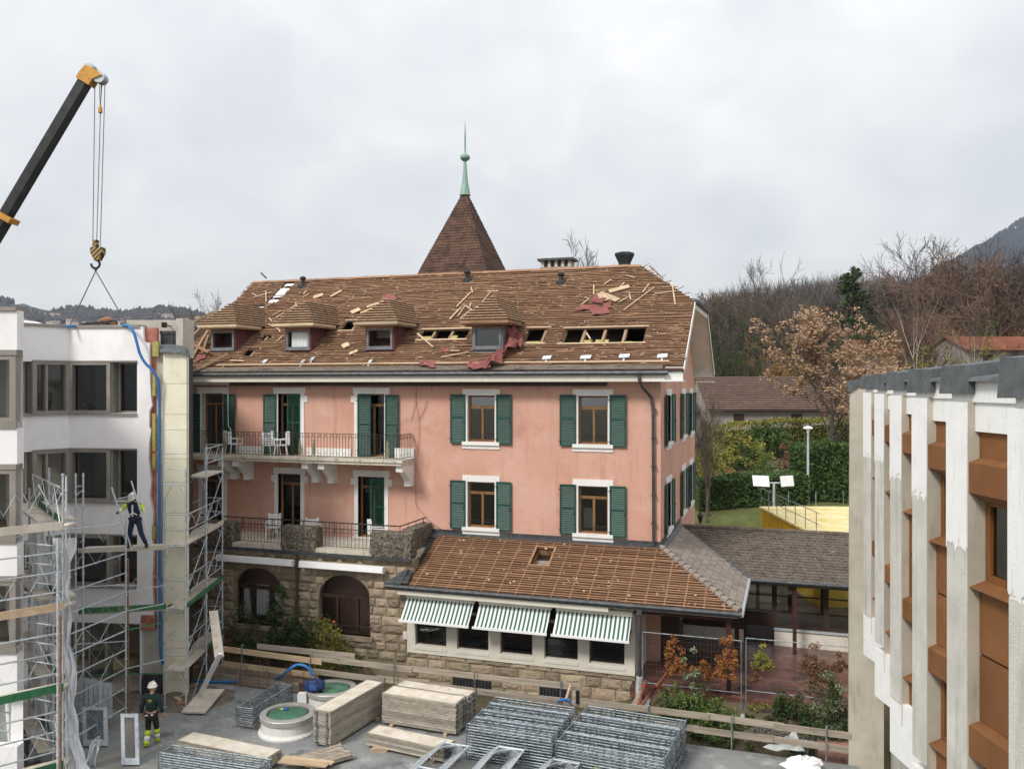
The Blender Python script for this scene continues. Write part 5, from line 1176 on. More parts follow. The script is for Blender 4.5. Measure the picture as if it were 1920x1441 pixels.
# ================================================================== CRANE
crane = thing('mobile_crane', gd(-420, 46), 'mobile crane with a long black telescopic boom and yellow boom head', 'crane')
boomm = mat('black_boom', (.012, .012, .014), (.03, .03, .033), 1.5, .45, dirt=[((.07, .06, .05), 3, .6, .8)])
yel = mat('crane_yellow', (.50, .24, .03), (.60, .31, .05), 3, .5, dirt=[((.12, .07, .03), 5, .58, .75)])
DB = 40.0
tip = at(166, 146, DB); d = (at(0, 426, DB) - at(166, 146, DB)).normalized()      # direction down the boom
def boom_sec(s0, s1, w_, h):
    b = MB(); p, q = tip + d * s0, tip + d * s1; up = d.cross(FW).normalized()
    prf = [(-w_ / 2, h / 2), (w_ / 2, h / 2), (w_ / 2, -h * .25), (w_ * .25, -h / 2), (-w_ * .25, -h / 2), (-w_ / 2, -h * .25)]
    up = -up if up.z < 0 else up
    b.prism([p + FW * a + up * c for a, c in prf], q - p); return b.build('boom', boomm, crane)
boom_sec(.1, 7.6, .46, .55); boom_sec(7.6, 17, .55, .66); boom_sec(17, 30, .64, .78)
upb = d.cross(FW).normalized(); upb = -upb if upb.z < 0 else upb
for s0, e in ((7.5, .06), (16.9, .08)):
    b = MB(); p = tip + d * s0; b.obox(p - FW * (.34 + e) - upb * (.40 + e), FW * (.68 + 2 * e), upb * (.80 + 2 * e), d * .26); b.obox(p - FW * .2 + upb * .4, FW * .4, upb * .3, d * .14); b.build('boom_collar', yel, crane)
b = MB(); b.obox(tip - d * .05 - FW * .30 - upb * .34, FW * .60, upb * .70, d * .35); b.prism([tip + FW * .28 - d * .05 + upb * .36, tip + FW * .28 - d * .42 + upb * .30, tip + FW * .28 - d * .5 - upb * .1, tip + FW * .28 - d * .42 - upb * .62, tip + FW * .28 - d * .05 - upb * .34], FW * -.56); b.build('boom_head', yel, crane)
sheave = tip - d * .72 - upb * .15
pa, pb = at(177, 150, DB), at(196, 150, DB)
b = MB(); c = at(189, 147, DB); b.tube(c - FW * .22, c + FW * .22, .27, n=16); b.build('sheave', galv, crane)
b = MB(); c = at(172, 128, DB); b.tube(c - FW * .22, c + FW * .22, .17, n=14); b.path([at(158, 119, DB), at(170, 122, DB), at(197, 141, DB), at(197, 150, DB)], .025, 5); b.build('guide_roller', galv, crane)
hk = at(179.5, 470, DB)
b = MB()
for (ut, ub_) in ((178, 174), (190, 181), (197, 188)): b.tube(at(ut, 155, DB), at(ub_, 464, DB), .022, n=5)
b.tube(at(186, 152, DB), at(188, 203, DB), .018, n=5); b.tube(at(192, 152, DB), at(188, 203, DB), .018, n=5); b.build('hoist_rope', mat('steel_rope', (.16, .15, .15), (.24, .23, .22), 20, .6), crane)
b = MB(); p = at(188, 203, DB); b.lathe([(.05, .12), (.09, .0), (.10, -.2), (.05, -.25)], p, 8); b.build('limit_weight', yel, crane)
hz = bpy.data.materials.new('hazard_stripe'); hz.use_nodes = True; t = hz.node_tree; L = t.links.new; bb = t.nodes['Principled BSDF']; bb.inputs['Roughness'].default_value = .5
tc = nd(t, 'ShaderNodeTexCoord'); sp3 = nd(t, 'ShaderNodeSeparateXYZ'); L(tc.outputs['Object'], sp3.inputs[0]); ad = nd(t, 'ShaderNodeMath', operation='SUBTRACT'); L(sp3.outputs[2], ad.inputs[0]); L(sp3.outputs[0], ad.inputs[1])
ml = nd(t, 'ShaderNodeMath', operation='MULTIPLY'); ml.inputs[1].default_value = 4.6; L(ad.outputs[0], ml.inputs[0]); fc = nd(t, 'ShaderNodeMath', operation='FRACT'); L(ml.outputs[0], fc.inputs[0]); gt = nd(t, 'ShaderNodeMath', operation='GREATER_THAN'); gt.inputs[1].default_value = .5; L(fc.outputs[0], gt.inputs[0])
mx = nd(t, 'ShaderNodeMix', data_type='RGBA'); L(gt.outputs[0], mx.inputs[0]); mx.inputs[6].default_value = (.42, .26, .06, 1); mx.inputs[7].default_value = (.02, .02, .02, 1); L(mx.outputs[2], bb.inputs['Base Color'])
b = MB(); pl = [(168.5, 463), (191, 463), (190.5, 474), (183, 487), (176, 487), (169, 474)]; b.prism([at(u, v, DB - .2) for u, v in pl], FW * .4); b.box(hk.x - .1, hk.y - .1, hk.z + .1, hk.x + .1, hk.y + .1, hk.z + .5); hb = b.build('hook_block', hz, crane)
b = MB(); c = at(179, 495, DB); b.path([c + RT * (.2 * math.sin(a)) + V((0, 0, .2 * math.cos(a))) for a in [R(q) for q in range(0, 300, 25)]], .06, 6); b.tube(c + V((0, 0, .18)), c + V((0, 0, .35)), .06); b.build('hook', iron, hb)
b = MB()
for (u, v, dd) in ((128, 616, 36), (243, 618, 36)): b.tube(at(179.5, 508, DB), at(u, v, DB - 4 if u < 150 else DB - 3), .026, n=5)
c = at(179.5, 505, DB); b.lathe([(.03, -.08), (.08, 0), (.03, .08)], c, 8); b.build('sling', mat('dark_rope', (.06, .05, .045), (.1, .085, .075), 20, .8), crane)
# machine and hoses lying on the roof
mach = thing('demolition_arm', at(190, 612, 33), 'rust-orange machine arm with black hoses lying on the white roof', 'machine')
b = MB(); b.path([at(172, 612, 33), at(186, 606, 33), at(196, 602, 33), at(206, 601, 33), at(214, 606, 33), at(219, 614, 33)], .12, 6, rs=[.06, .12, .15, .17, .12, .06]); b.build('arm', rust, mach)
b = MB()
for k in range(4): b.path([at(140 + k * 8, 614, 32.6), at(152 + k * 9, 607 - k, 32.6), at(168 + k * 10, 606 - k, 32.6), at(186 + k * 9, 612, 32.6)], .035, 6)
b.path([at(200, 604, 32.5), at(212, 600, 32.5), at(219, 604, 32.5), at(220, 614, 32.5)], .04, 6); b.build('hose', tar, mach)
# ================================================================== SCAFFOLDS
def standard(root, p, z0, z1, m=galv):
    b = MB(); p = V((p.x, p.y, 0)); b.tube(p + V((0, 0, z0)), p + V((0, 0, z1)), .026, n=8); z = z0 + .5
    while z < z1: b.tube(p + V((0, 0, z - .02)), p + V((0, 0, z + .02)), .042, n=8); z += .5
    b.tube(p + V((0, 0, z0 - .02)), p + V((0, 0, z0)), .09, n=8); b.build('standard', m, root)
def rod(root, p, q, r=.021, name='ledger', m=galv): b = MB(); b.tube(p, q, r, n=6); return b.build(name, m, root)
def zig(root, p, q, h, n=4, m=galv):                       # zig-zag bracing between two chords
    b = MB(); pts = [V(p) + (V(q) - V(p)) * (i / n) - V((0, 0, h if i % 2 == 0 else 0)) for i in range(n + 1)]; b.path(pts, .010, 5); b.build('brace', m, root)
def deckb(root, p, q, w_, side, m=deckboard, th=.055):      # deck of two boards from p to q, to the given side
    p, q = V(p), V(q); s = V(side).normalized()
    for k in range(2):
        b = MB(); b.obox(p + s * (w_ / 2 * k + .006), q - p, s * (w_ / 2 - .012), (0, 0, th)); b.build('platform_board', m, root)
Z = lambda p, z: V((p.x, p.y, z))
# -- tower at the cut end
tC = thing('scaffold_tower', gd(330, 28), 'tall galvanised scaffold tower with plank decks beside the cream insulated wall', 'scaffold')
Lf = [gd(309, 27.1), gd(350, 29.2), gd(384, 31.2)]; Rg = [gd(348.5, 27.0), gd(387, 29.1), gd(417, 31.1)]
lev = [1.17, 3.16, 5.15]
for i, (l, r) in enumerate(zip(Lf, Rg)):
    zt_ = 8.0 if i else 7.6
    standard(tC, l, .05, zt_ - (.9 if i == 0 else 0)); standard(tC, r, .05, zt_ + (.2 if i == 1 else 0))
    for z in lev + [7.1]:
        rod(tC, Z(l, z), Z(r, z)); b = MB(); b.path([Z(l, z - .45), Z(l + (r - l) * .3, z - .05)], .014, 5); b.build('corner_brace', galv, tC); b = MB(); b.path([Z(r, z - .45), Z(l + (r - l) * .7, z - .05)], .014, 5); b.build('corner_brace', galv, tC)
        if i != 1: rod(tC, Z(l, z + .5), Z(r, z + .5), .016); rod(tC, Z(l, z + 1), Z(r, z + 1), .016)
for i in range(2):
    for k, z in enumerate(lev + [7.1]):
        if z > 7 and i == 0: continue
        sd = Rg[i] - Lf[i]
        deckb(tC, Z(Lf[i] + sd * .04, z), Z(Lf[i + 1] + sd * .04, z), sd.length * .92, sd)
        for dz in (.5, 1.0):
            rod(tC, Z(Rg[i], z + dz), Z(Rg[i + 1], z + dz), .018)
            if z < 7: rod(tC, Z(Lf[i], z + dz), Z(Lf[i + 1], z + dz), .016)
        if i == 1 and k < 3 or k == 1: b = MB(); a, c = Rg[i], Rg[i + 1]; b.obox(Z(a, z + .06) + sd.normalized() * .03, c - a, sd.normalized() * .025, (0, 0, .15)); b.build('toe_board', toeboard if k < 2 else deckboard, tC)
        rod(tC, Z(Rg[i], z - 1.5), Z(Rg[i + 1], z - .1), .014, 'diagonal'); zig(tC, Z(Rg[i], z + 1), Z(Rg[i + 1], z + 1), .5, 4)
# -- run along the white facade
tB = thing('facade_scaffold', gd(220, 26), 'galvanised scaffold run in front of the white facade, with worker standing on it', 'scaffold')
Bf = [gd(130, 23.3), gd(236, 25.7), gd(308, 26.55)]; Bb = [gd(142, 25.9), gd(237, 26.4), gd(312, 27.35)]
standard(tB, Bf[1], .02, 6.35); standard(tB, Bb[0], .02, 7.6); standard(tB, gd(156, 26.0), .02, 7.6); standard(tB, gd(92, 24.0), .02, 7.95); standard(tB, gd(240, 25.9), .02, 5.0, rust); standard(tB, Bf[0], .02, 6.2)
rod(tB, Z(Bb[0], 7.2), Z(gd(156, 26), 7.2), .016); rod(tB, Z(Bb[0], 6.9), Z(gd(156, 26), 7.1), .016); rod(tB, Z(gd(92, 24), 7.5), Z(gd(122, 22.6), 7.5), .018); zig(tB, Z(gd(92, 24), 7.5), Z(gd(122, 22.6), 7.5), .35, 2)
for k, z in enumerate((3.16, 5.12)):
    sd = FW
    deckb(tB, Z(gd(146, 26.3), z), Z(gd(311, 26.85), z), .62, FW)
    b = MB(); b.obox(Z(gd(147, 26.25), z + .06), gd(311, 26.8) - gd(147, 26.25), FW * .03, (0, 0, .17)) if k == 0 else b.obox(Z(gd(146, 26.26), z - .03), gd(311, 26.81) - gd(146, 26.26), FW * .03, (0, 0, .14)); b.build('toe_board', toeboard if k == 0 else deckboard, tB)
for i, z in enumerate([.55 + .58 * j for j in range(9)]):
    if i % 2 == 0 or z > 4.4: rod(tB, Z(Bf[0], z), Z(Bf[1], z), .021)
    else: rod(tB, Z(Bf[0], z), Z(Bf[1], z), .021); zig(tB, Z(Bf[0], z), Z(Bf[1], z), .58, 4)
    if i in (3, 5, 6, 8): rod(tB, Z(Bb[0], z + .1), Z(gd(236, 26.2), z + .1), .016); zig(tB, Z(Bb[0], z + .1), Z(gd(236, 26.2), z + .1), .5, 5)
    if i in (2, 4, 5, 6): rod(tB, Z(Bf[1], z), Z(Bf[2], z), .016 if i != 4 else .022, 'ledger', galv if i not in (4,) else toeboard)
zig(tB, Z(Bf[1], 4.4), Z(Bf[2], 4.4), .55, 4); zig(tB, Z(Bf[1], 6.1), Z(gd(150, 25.2), 6.1), .5, 4); rod(tB, Z(Bf[1], 6.1), Z(gd(122, 24.6), 6.1), .018)
rod(tB, Z(gd(148, 26.2), 1.3), Z(Bf[2], 1.3), .022, 'ledger', toeboard)
b = MB(); pE = Z(gd(222, 26.5), 3.24) - FW * .02                 # yellow letter on the green toe board
for (x, z, w_, h_) in ((0, 0, .025, .13), (.025, 0, .07, .022), (.025, .054, .06, .022), (.025, .108, .07, .022)): b.obox(pE + RT * x + V((0, 0, z)), RT * w_, FW * .006, (0, 0, h_))
b.build('toe_board_letter', mat('faded_yellow_paint', (.42, .36, .06), (.48, .42, .1), 5, .8), tB)
# -- left run round the corner of the block
tA = thing('corner_scaffold', gd(60, 21), 'nearest galvanised scaffold wrapping the left corner, hung with plastic sheet', 'scaffold')
Af = [gd(-90, 19.9), gd(118, 21.5)]; Ab = [gd(-90, 21.0), gd(100, 22.6)]
for p, z1 in ((Af[1], 8.05), (Ab[1], 7.4), (gd(108, 21.3), 6.4), (gd(124, 22.3), 7.9), (gd(55, 24.6), 7.3)): standard(tA, p, .02, z1)
standard(tA, gd(113, 21.0), .02, 4.6, rust)
for k, z in enumerate((.62, 2.58, 4.62, 6.66)):
    deckb(tA, Z(Af[0], z), Z(gd(116, 21.45), z), .7, FW)
    deckb(tA, Z(gd(70, 22.3), z), Z(gd(22, 25.6), z), .9, gd(100, 22.5) - gd(70, 22.3))
    n_ = (Af[1] - Af[0]).cross(V((0, 0, 1))).normalized(); b = MB(); b.obox(Z(Af[0], z - .02) + n_ * .01, Af[1] - Af[0], n_ * .03, (0, 0, .2)); b.build('toe_board', (toeboard, toeboard, rawwood, deckboard)[k], tA)
    b = MB(); a, c = gd(112, 22.0), gd(64, 25.8); b.obox(Z(a, z + .06), c - a, RT * .03, (0, 0, .17)); b.build('toe_board', toeboard, tA)
    for dz in (.45, .95, 1.45):
        if z > 6: continue
        rod(tA, Z(Af[0], z + dz), Z(Af[1], z + dz), .021); rod(tA, Z(gd(-60, 22.9), z + dz + .1), Z(gd(112, 21.7), z + dz + .1), .019)
    zig(tA, Z(Af[0], z + .95), Z(Af[1], z + .95), .5, 9); zig(tA, Z(gd(-60, 22.9), z + 1.05), Z(gd(112, 21.7), z + 1.05), .5, 9)
    rod(tA, Z(gd(112, 21.9), z + 1), Z(gd(60, 25), z + 1), .018); zig(tA, Z(gd(112, 21.9), z + 1), Z(gd(60, 25), z + 1), .9, 5)
# -- plastic sheeting
film = bpy.data.materials.new('plastic_film'); film.use_nodes = True; t = film.node_tree; bb = t.nodes['Principled BSDF']; bb.inputs['Base Color'].default_value = (.72, .74, .77, 1); bb.inputs['Roughness'].default_value = .25
tr = nd(t, 'ShaderNodeBsdfTransparent'); ms = nd(t, 'ShaderNodeMixShader'); ms.inputs[0].default_value = .86; t.links.new(tr.outputs[0], ms.inputs[1]); t.links.new(bb.outputs[0], ms.inputs[2]); t.links.new(ms.outputs[0], t.nodes['Material Output'].inputs[0])
def sheet_strip(name, rows, D, label, grp=None, amp=.22, n=12):   # rows: (v, u0, u1) down the sheet
    b = MB(); m = len(rows); vs = []
    for j, (v, u0, u1) in enumerate(rows):
        for i in range(n + 1):
            u = u0 + (u1 - u0) * i / n; p = at(u, v, D)
            w1 = noise.noise(V((i * .9, p.z * .5, D))) + .6 * noise.noise(V((i * 1.9, p.z * 1.7, D + 5)))
            vs.append(p + FW * amp * w1 + RT * .12 * noise.noise(V((p.z * 1.3, i * .4, 3))))
    b.add(vs, [(j * (n + 1) + i, j * (n + 1) + i + 1, (j + 1) * (n + 1) + i + 1, (j + 1) * (n + 1) + i) for j in range(m - 1) for i in range(n)])
    return tag(b.build(name, film, smooth=False), label, 'plastic sheet', grp)
def rows(pts, k=5):
    out = []
    for (v0, a0_, b0), (v1, a1, b1) in zip(pts, pts[1:]): out += [(v0 + (v1 - v0) * i / k, a0_ + (a1 - a0_) * i / k, b0 + (b1 - b0) * i / k) for i in range(k)]
    return out + [pts[-1]]
sheet_strip('plastic_sheet', rows([(1008, 98, 141), (1030, 100, 140), (1060, 106, 130), (1100, 116, 130), (1140, 117, 134), (1200, 120, 130), (1260, 124, 144), (1320, 122, 140), (1380, 128, 146), (1425, 128, 158), (1455, 126, 176)]), 21.9, 'long translucent plastic sheet hanging down the outer scaffold corner')
sheet_strip('plastic_sheet', rows([(996, 58, 82), (1020, 46, 86), (1060, 60, 96), (1100, 64, 98), (1150, 60, 92), (1200, 62, 86), (1260, 60, 86), (1340, 66, 88)]), 23.4, 'translucent plastic sheet draped inside the scaffold under the top deck')
sheet_strip('plastic_sheet', rows([(1384, 178, 187), (1400, 164, 186), (1420, 160, 184), (1441, 150, 182), (1455, 146, 184)]), 22.9, 'crumpled heap of plastic sheet on the ground beside the metal panels', amp=.35)
sheet_strip('plastic_sheet', rows([(1370, 60, 100), (1400, 52, 108), (1450, 48, 112)]), 23.2, 'crumpled plastic sheet lying under the left scaffold', amp=.3)
# ================================================================== STORED SCAFFOLD MATERIAL ON THE SLAB
def make_truss(Lm, Wm, seed=0):                            # galvanised lattice guard frame lying flat
    b = MB(); r = .021
    for y in (r, Wm - r): b.tube((0, y, 0), (Lm, y, 0), r, n=6)
    for x in (.02, Lm - .02): b.tube((x, r, 0), (x, Wm - r, 0), r * .9, n=6)
    n = max(4, int(Lm / .55)); pts = [(.06 + (Lm - .12) * i / n, (r if i % 2 == 0 else Wm - r), 0) for i in range(n + 1)]
    b.path(pts, .011, 4)
    for x in (.0, Lm): b.tube((x - .02, -.015, -.03), (x - .02, -.015, .045), .017, n=5); b.tube((x - .02, Wm + .015, -.03), (x - .02, Wm + .015, .045), .017, n=5)
    return b.mesh('truss_frame', galvdark)
def make_deck(Lm, Wm, th):                                  # steel-edged scaffold deck with plywood top
    b = MB(); e = .03
    b.box(0, 0, 0, Lm, e, th); b.box(0, Wm - e, 0, Lm, Wm, th); b.box(0, e, 0, .05, Wm - e, th); b.box(Lm - .05, e, 0, Lm, Wm - e, th); b.cm = 1
    b.box(.05, e, th * .3, Lm - .05, Wm - e, th * .96); b.cm = 2
    for x in (-.05, Lm - .01):
        for y in (Wm * .2, Wm * .8): b.box(x, y - .04, th * .15, x + .06, y + .04, th * .6)
    return b.mesh('deck_panel', [decksteel, deckboard, galvdark])
def quadframe(A, B, C, z):                                   # top corners front-left, front-right, back-right (photo) at height z
    a, b_, c = onZ(*A, z), onZ(*B, z), onZ(*C, z); x = b_ - a; y = c - b_; Lx, Ly = x.length, y.length
    xn = x.normalized(); yn = (y - xn * y.dot(xn)); Ly = yn.length; yn.normalize(); return a, xn, yn, Lx, Ly
ORD = ['bottom one', 'second from the bottom', 'third from the bottom', 'fourth from the bottom', 'fifth from the bottom', 'sixth from the bottom', 'middle one']
def rank(i, n):                                              # place within a stack, in words
    t = n - 1 - i
    if i <= t: return ORD[i]
    return ('topmost', 'second from the top', 'third from the top', 'fourth from the top', 'fifth from the top', 'sixth from the top', 'seventh from the top')[t]
def stack(A, B, C, z, n, kind, label, grp, along='x', name=None, cat=None, dunnage=True, jit=.02):
    a, xn, yn, Lx, Ly = quadframe(A, B, C, z)
    if along == 'y': a, xn, yn, Lx, Ly = a + xn * Lx, yn, -xn, Ly, Lx
    z0 = .09 if dunnage else .01; th = (z - z0) / n
    me = make_truss(Lx, Ly) if kind == 'truss' else make_deck(Lx, Ly, th * .87)
    for i in range(n):
        o = obj(name or ('truss_frame' if kind == 'truss' else 'deck_panel'), me, mat=fr(Z(a, z0 + th * i + (.03 if kind == 'truss' else 0)) + xn * ru(-jit, jit) + yn * ru(-jit, jit) * .5, xn))
        tag(o, label + ', ' + rank(i, n), cat or ('scaffold frame' if kind == 'truss' else 'scaffold deck'), grp)
    if dunnage:
        for f in (.12, .85):
            b = MB(); c = a + xn * Lx * f; b.obox(Z(c, 0) - yn * .08, xn * .1, yn * (Ly + .16), (0, 0, .085)); tag(b.build('timber_bearer', rawwood), 'timber bearer under ' + grp, 'timber', 'bearers under ' + grp)
stack((587.5, 1327.6), (620, 1334), (711, 1275.5), 1.07, 13, 'deck', 'scaffold deck in the tall stack beside the rooflights', 'the tall deck stack pointing away', 'y')
stack((716.4, 1297.7), (854.4, 1318.5), (875, 1304), .98, 12, 'deck', 'scaffold deck in the front crosswise stack', 'the front crosswise deck stack')
stack((741, 1283), (878, 1304), (896, 1294), .98, 12, 'deck', 'scaffold deck in the rear crosswise stack', 'the rear crosswise deck stack')
stack((686.5, 1372), (832, 1403), (853, 1386.5), .44, 5, 'deck', 'scaffold deck in the low stack in front of the tall ones', 'the low deck stack')
stack((331, 1386), (500, 1421), (525, 1402), .40, 5, 'deck', 'scaffold deck in the low stack behind the walking worker', 'the deck stack near the walking worker')
stack((298, 1408), (488, 1436), (512, 1420), .62, 8, 'truss', 'lattice frame in the bottom left stack', 'the bottom left frame stack', dunnage=True)
stack((444, 1322), (474, 1326), (560, 1282), .70, 9, 'truss', 'lattice frame in the stack left of the round skylights', 'the frame stack by the skylights', 'y')
def block(A, B, C, z, n, rows_, label, grp):
    a, xn, yn, Lx, Ly = quadframe(A, B, C, z); wd = Ly / rows_; me = make_truss(Lx, wd * .93); th = z / n
    for r in range(rows_):
        for i in range(n):
            o = obj('truss_frame', me, mat=fr(Z(a, th * (i + .5)) + yn * (wd * r) + xn * ru(-.025, .025) + yn * ru(-.01, .01), xn))
            tag(o, label % ('front', 'second', 'third', 'rear')[r] + ', ' + rank(i, n), 'scaffold frame', (grp % ('front', 'second', 'third', 'rear')[r]))
block((876, 1354), (1036, 1378), (1084, 1323), 1.0, 13, 4, 'galvanised lattice frame in the %s row of the left frame block', '%s row of the left frame block')
block((1043.6, 1386), (1247, 1421), (1285, 1346), 1.0, 13, 4, 'galvanised lattice frame in the %s row of the right frame block', '%s row of the right frame block')
# ladder frames in the foreground
def make_hframe():
    b = MB(); r = .024; W = .72; Lm = 2.0
    for y in (0, W): b.tube((0, y, 0), (Lm, y, 0), r, n=7); [b.tube((x, y, 0), (x + .03, y, 0), r * 1.5, n=7) for x in (.25, .75, 1.25, 1.75)]
    b.tube((Lm - .1, 0, 0), (Lm - .1, W, 0), r * .9); b.tube((.35, 0, 0), (.35, W, 0), r * .8)
    b.path([(Lm - .6, 0, 0), (Lm - .35, .08, 0), (Lm - .18, .24, 0), (Lm - .14, W * .5, 0), (Lm - .18, W - .24, 0), (Lm - .35, W - .08, 0), (Lm - .6, W, 0)], .016, 5)
    return b.mesh('ladder_frame', galv)
hfm = make_hframe()
for g_, (A, B, n, z0, lab) in enumerate((((752, 1455), (812, 1400), 9, .10, 'left'), ((868, 1462), (915, 1408), 9, .10, 'middle'), ((985, 1470), (1020, 1430), 8, .08, 'right'))):
    for i in range(n):
        z = z0 + .062 * i; p, q = onZ(*A, z), onZ(*B, z); x = (q - p).normalized(); y = V((x.y, -x.x, 0))
        o = obj('ladder_frame', hfm, mat=fr(q - x * (2.0 + ru(-.05, .08) + .07 * i) + y * (.03 * i), x, -y if False else V((0, 0, 1)).cross(x)))
        o.matrix_local = fr(q - x * (2.0 - .06 * i) + y * (.72 + .02 * i), x)
        tag(o, 'ladder frame in the %s heap at the bottom edge' % lab + ', ' + rank(i, n), 'scaffold frame', 'ladder frames, %s heap' % lab)
# timber heaps
def planks(cu, cv, n, Lm, Wm, ang, label, grp, z0=.05, layer=3, m=rawwood, spread=.05):
    c = onZ(cu, cv, z0); d = RT * math.cos(ang) + FW * math.sin(ang); s = V((-d.y, d.x, 0))
    for i in range(n):
        a = ru(-.03, .03); dd = (d + s * a).normalized(); ss = V((-dd.y, dd.x, 0)); k, lv = i % layer, i // layer
        b = MB(); p = c + ss * (k - layer / 2) * (Wm + .015) - dd * (Lm / 2 + ru(-spread, spread)); p.z = z0 + lv * .034
        b.obox(p, dd * Lm * ru(.9, 1.0), ss * Wm, (0, 0, .03)); tag(b.build('loose_plank', m), label + (', ' + ('front one', 'rear one')[i] if n == 2 else (', %s layer, %s' % (('bottom', 'middle', 'top')[min(2, i // layer)], ('nearest', 'second', 'third', 'fourth', 'farthest')[i % layer]))), 'plank', grp)
planks(612, 1420, 15, 1.35, .16, R(38), 'brown plank in the heap below the tall deck stack', 'planks below the tall deck stack', .08, 5, greywood)
planks(573, 1428, 2, 1.5, .2, R(-13), 'pale plank lying across the brown plank heap', 'pale planks across the heap', .20, 2)
planks(1160, 1432, 6, 1.0, .15, R(62), 'short pale plank stacked against the right frame block', 'short planks at the bottom edge', .1, 3)
b = MB(); c = onZ(695, 1410); [b.obox(c + RT * .0 + V((0, 0, .06 * i)) + (RT * .05 * i), RT * .45, FW * .3, (0, 0, .05)) for i in range(2)]; tag(b.build('wood_block', rawwood), 'small pair of wooden blocks beside the low deck stack', 'block')
# round rooflights
domem = mat('green_dome', (.045, .13, .085), (.075, .18, .12), 2.5, .15, dirt=[((.11, .16, .11), 4, .58, .75)], spec=.6)
drum = mat('white_drum', (.62, .61, .58), (.70, .69, .66), 2, .7, dirt=[((.36, .34, .30), 3, .55, .8, (2, 2, .7))])
for k, (u, D, r) in enumerate(((540, 25.3, .80), (622, 27.4, .78))):
    c = gd(u, D); o = thing('round_rooflight', c, ('round white rooflight with green dome, in front, gloves lying on it', 'round white rooflight behind, with the dark blue bag on it')[k], 'rooflight', 'round rooflights')
    b = MB(); b.lathe([(r + .06, 0), (r + .06, .05), (r - .02, .12), (r - .04, .40), (r - .04, .42)], c, 36); b.build('drum', drum, o)
    b = MB(); b.lathe([(r, .40), (r + .02, .41), (r + .02, .53), (r, .55), (r - .17, .56), (r - .18, .50)], c, 36); b.build('rim', mat('rim_grey%d' % k, (.42, .40, .38), (.5, .48, .45), 3, .4, metal=.4), o)
    b = MB(); b.lathe([(r - .175, .51), (r - .3, .545), (r - .5, .57), (.05, .585)], c, 36); b.build('dome', domem, o, smooth=True)
p = gd(536, 25.4, .58); b = MB(); b.lathe([(.07, 0), (.10, .03), (.06, .07)], p, 8); tag(b.build('work_glove', mat('glove_blue', (.02, .07, .22), (.04, .1, .28), 8, .8)), 'blue work glove on the front green dome', 'glove')
p = gd(529, 25.4, .58); b = MB(); b.lathe([(.03, 0), (.055, .03), (.03, .05)], p, 7); tag(b.build('work_glove', mat('glove_yellow', (.45, .5, .06), (.5, .55, .1), 8, .8)), 'yellow-green work glove on the front green dome', 'glove')
# dark blue bag
def bag():
    c = onZ(590, 1284, .75); o = thing('tool_bag', c, 'dark blue sports bag resting on the rear rooflight', 'bag'); blue = mat('bag_blue', (.012, .035, .11), (.025, .06, .17), 5, .6)
    b = MB(); b.T = fr(c, RT); n, m = 12, 9; vs = []
    for j in range(m):
        t = PI * j / (m - 1)
        for i in range(n): a = 2 * PI * i / n; q = 1 + .25 * noise.noise(V((i * .8, j * .8, 0))); vs.append((.34 * math.sin(t) ** .6 * math.cos(a) * q, .22 * math.sin(t) ** .6 * math.sin(a) * q, .2 * math.cos(t) * q))
    b.add(vs, [(j * n + i, (j + 1) * n + i, (j + 1) * n + (i + 1) % n, j * n + (i + 1) % n) for j in range(m - 1) for i in range(n)]); b.build('body', blue, o, smooth=True)
    b = MB(fr(c, RT)); b.path([(-.2, -.2, .1), (-.12, -.26, .25), (.1, -.25, .26), (.2, -.2, .1)], .018, 5); b.build('handle', tar, o)
    b = MB(fr(c, RT)); b.box(-.1, -.27, -.06, .12, -.2, .06); b.build('pocket', mat('bag_mid_blue', (.03, .09, .24), (.04, .11, .3), 5, .6), o)
bag()
c = onZ(566, 1298, .5); b = MB(fr(c, RT)); b.box(-.12, -.1, -.5, .16, .12, -.02); b.box(-.1, -.11, -.02, .14, .1, .0); tag(b.build('white_bucket', whiteplas), 'white box standing between the rooflight and the frame stack', 'box')
# blue hose
hose = [at(226, 612, 28.2), at(240, 610, 27.85), at(250, 622, 27.75), at(256, 640, 27.72), at(262, 662, 27.72), at(272, 680, 27.72), at(285, 693, 27.75), at(294, 708, 27.8), at(298, 725, 27.85), at(299, 760, 27.9), at(299, 850, 27.9), at(299, 1000, 27.9), at(300, 1150, 27.9), at(301, 1220, 27.9), at(305, 1240, 28.0), at(314, 1256, 28.3), onZ(335, 1272, .05), onZ(380, 1277, .05), onZ(430, 1277, .06), onZ(490, 1276, .08), onZ(520, 1271, .3), at(540, 1256, 26.9), at(556, 1246, 26.7), at(570, 1247, 26.6), at(580, 1254, 26.6), at(587, 1266, 26.6)]
def smooth_path(pts, k=4):
    out = []
    for i in range(len(pts) - 1):
        p0, p1, p2, p3 = pts[max(0, i - 1)], pts[i], pts[i + 1], pts[min(len(pts) - 1, i + 2)]
        for j in range(k): t = j / k; out.append(.5 * ((2 * p1) + (p2 - p0) * t + (2 * p0 - 5 * p1 + 4 * p2 - p3) * t * t + (3 * p1 - p0 - 3 * p2 + p3) * t ** 3))
    return out + [pts[-1]]
b = MB(); b.path(smooth_path(hose), .045, 8); tag(b.build('blue_hose', bluehose, smooth=True), 'thick blue hose running from the white roof down to the yard', 'hose')
b = MB(); b.path(smooth_path([at(124, 612, 27.9), at(140, 611, 28.2), at(160, 613, 28.3), at(200, 614, 28.3), at(226, 612, 28.25)]), .04, 6); tag(b.build('blue_hose', bluehose), 'blue hose lying along the parapet of the white building', 'hose')
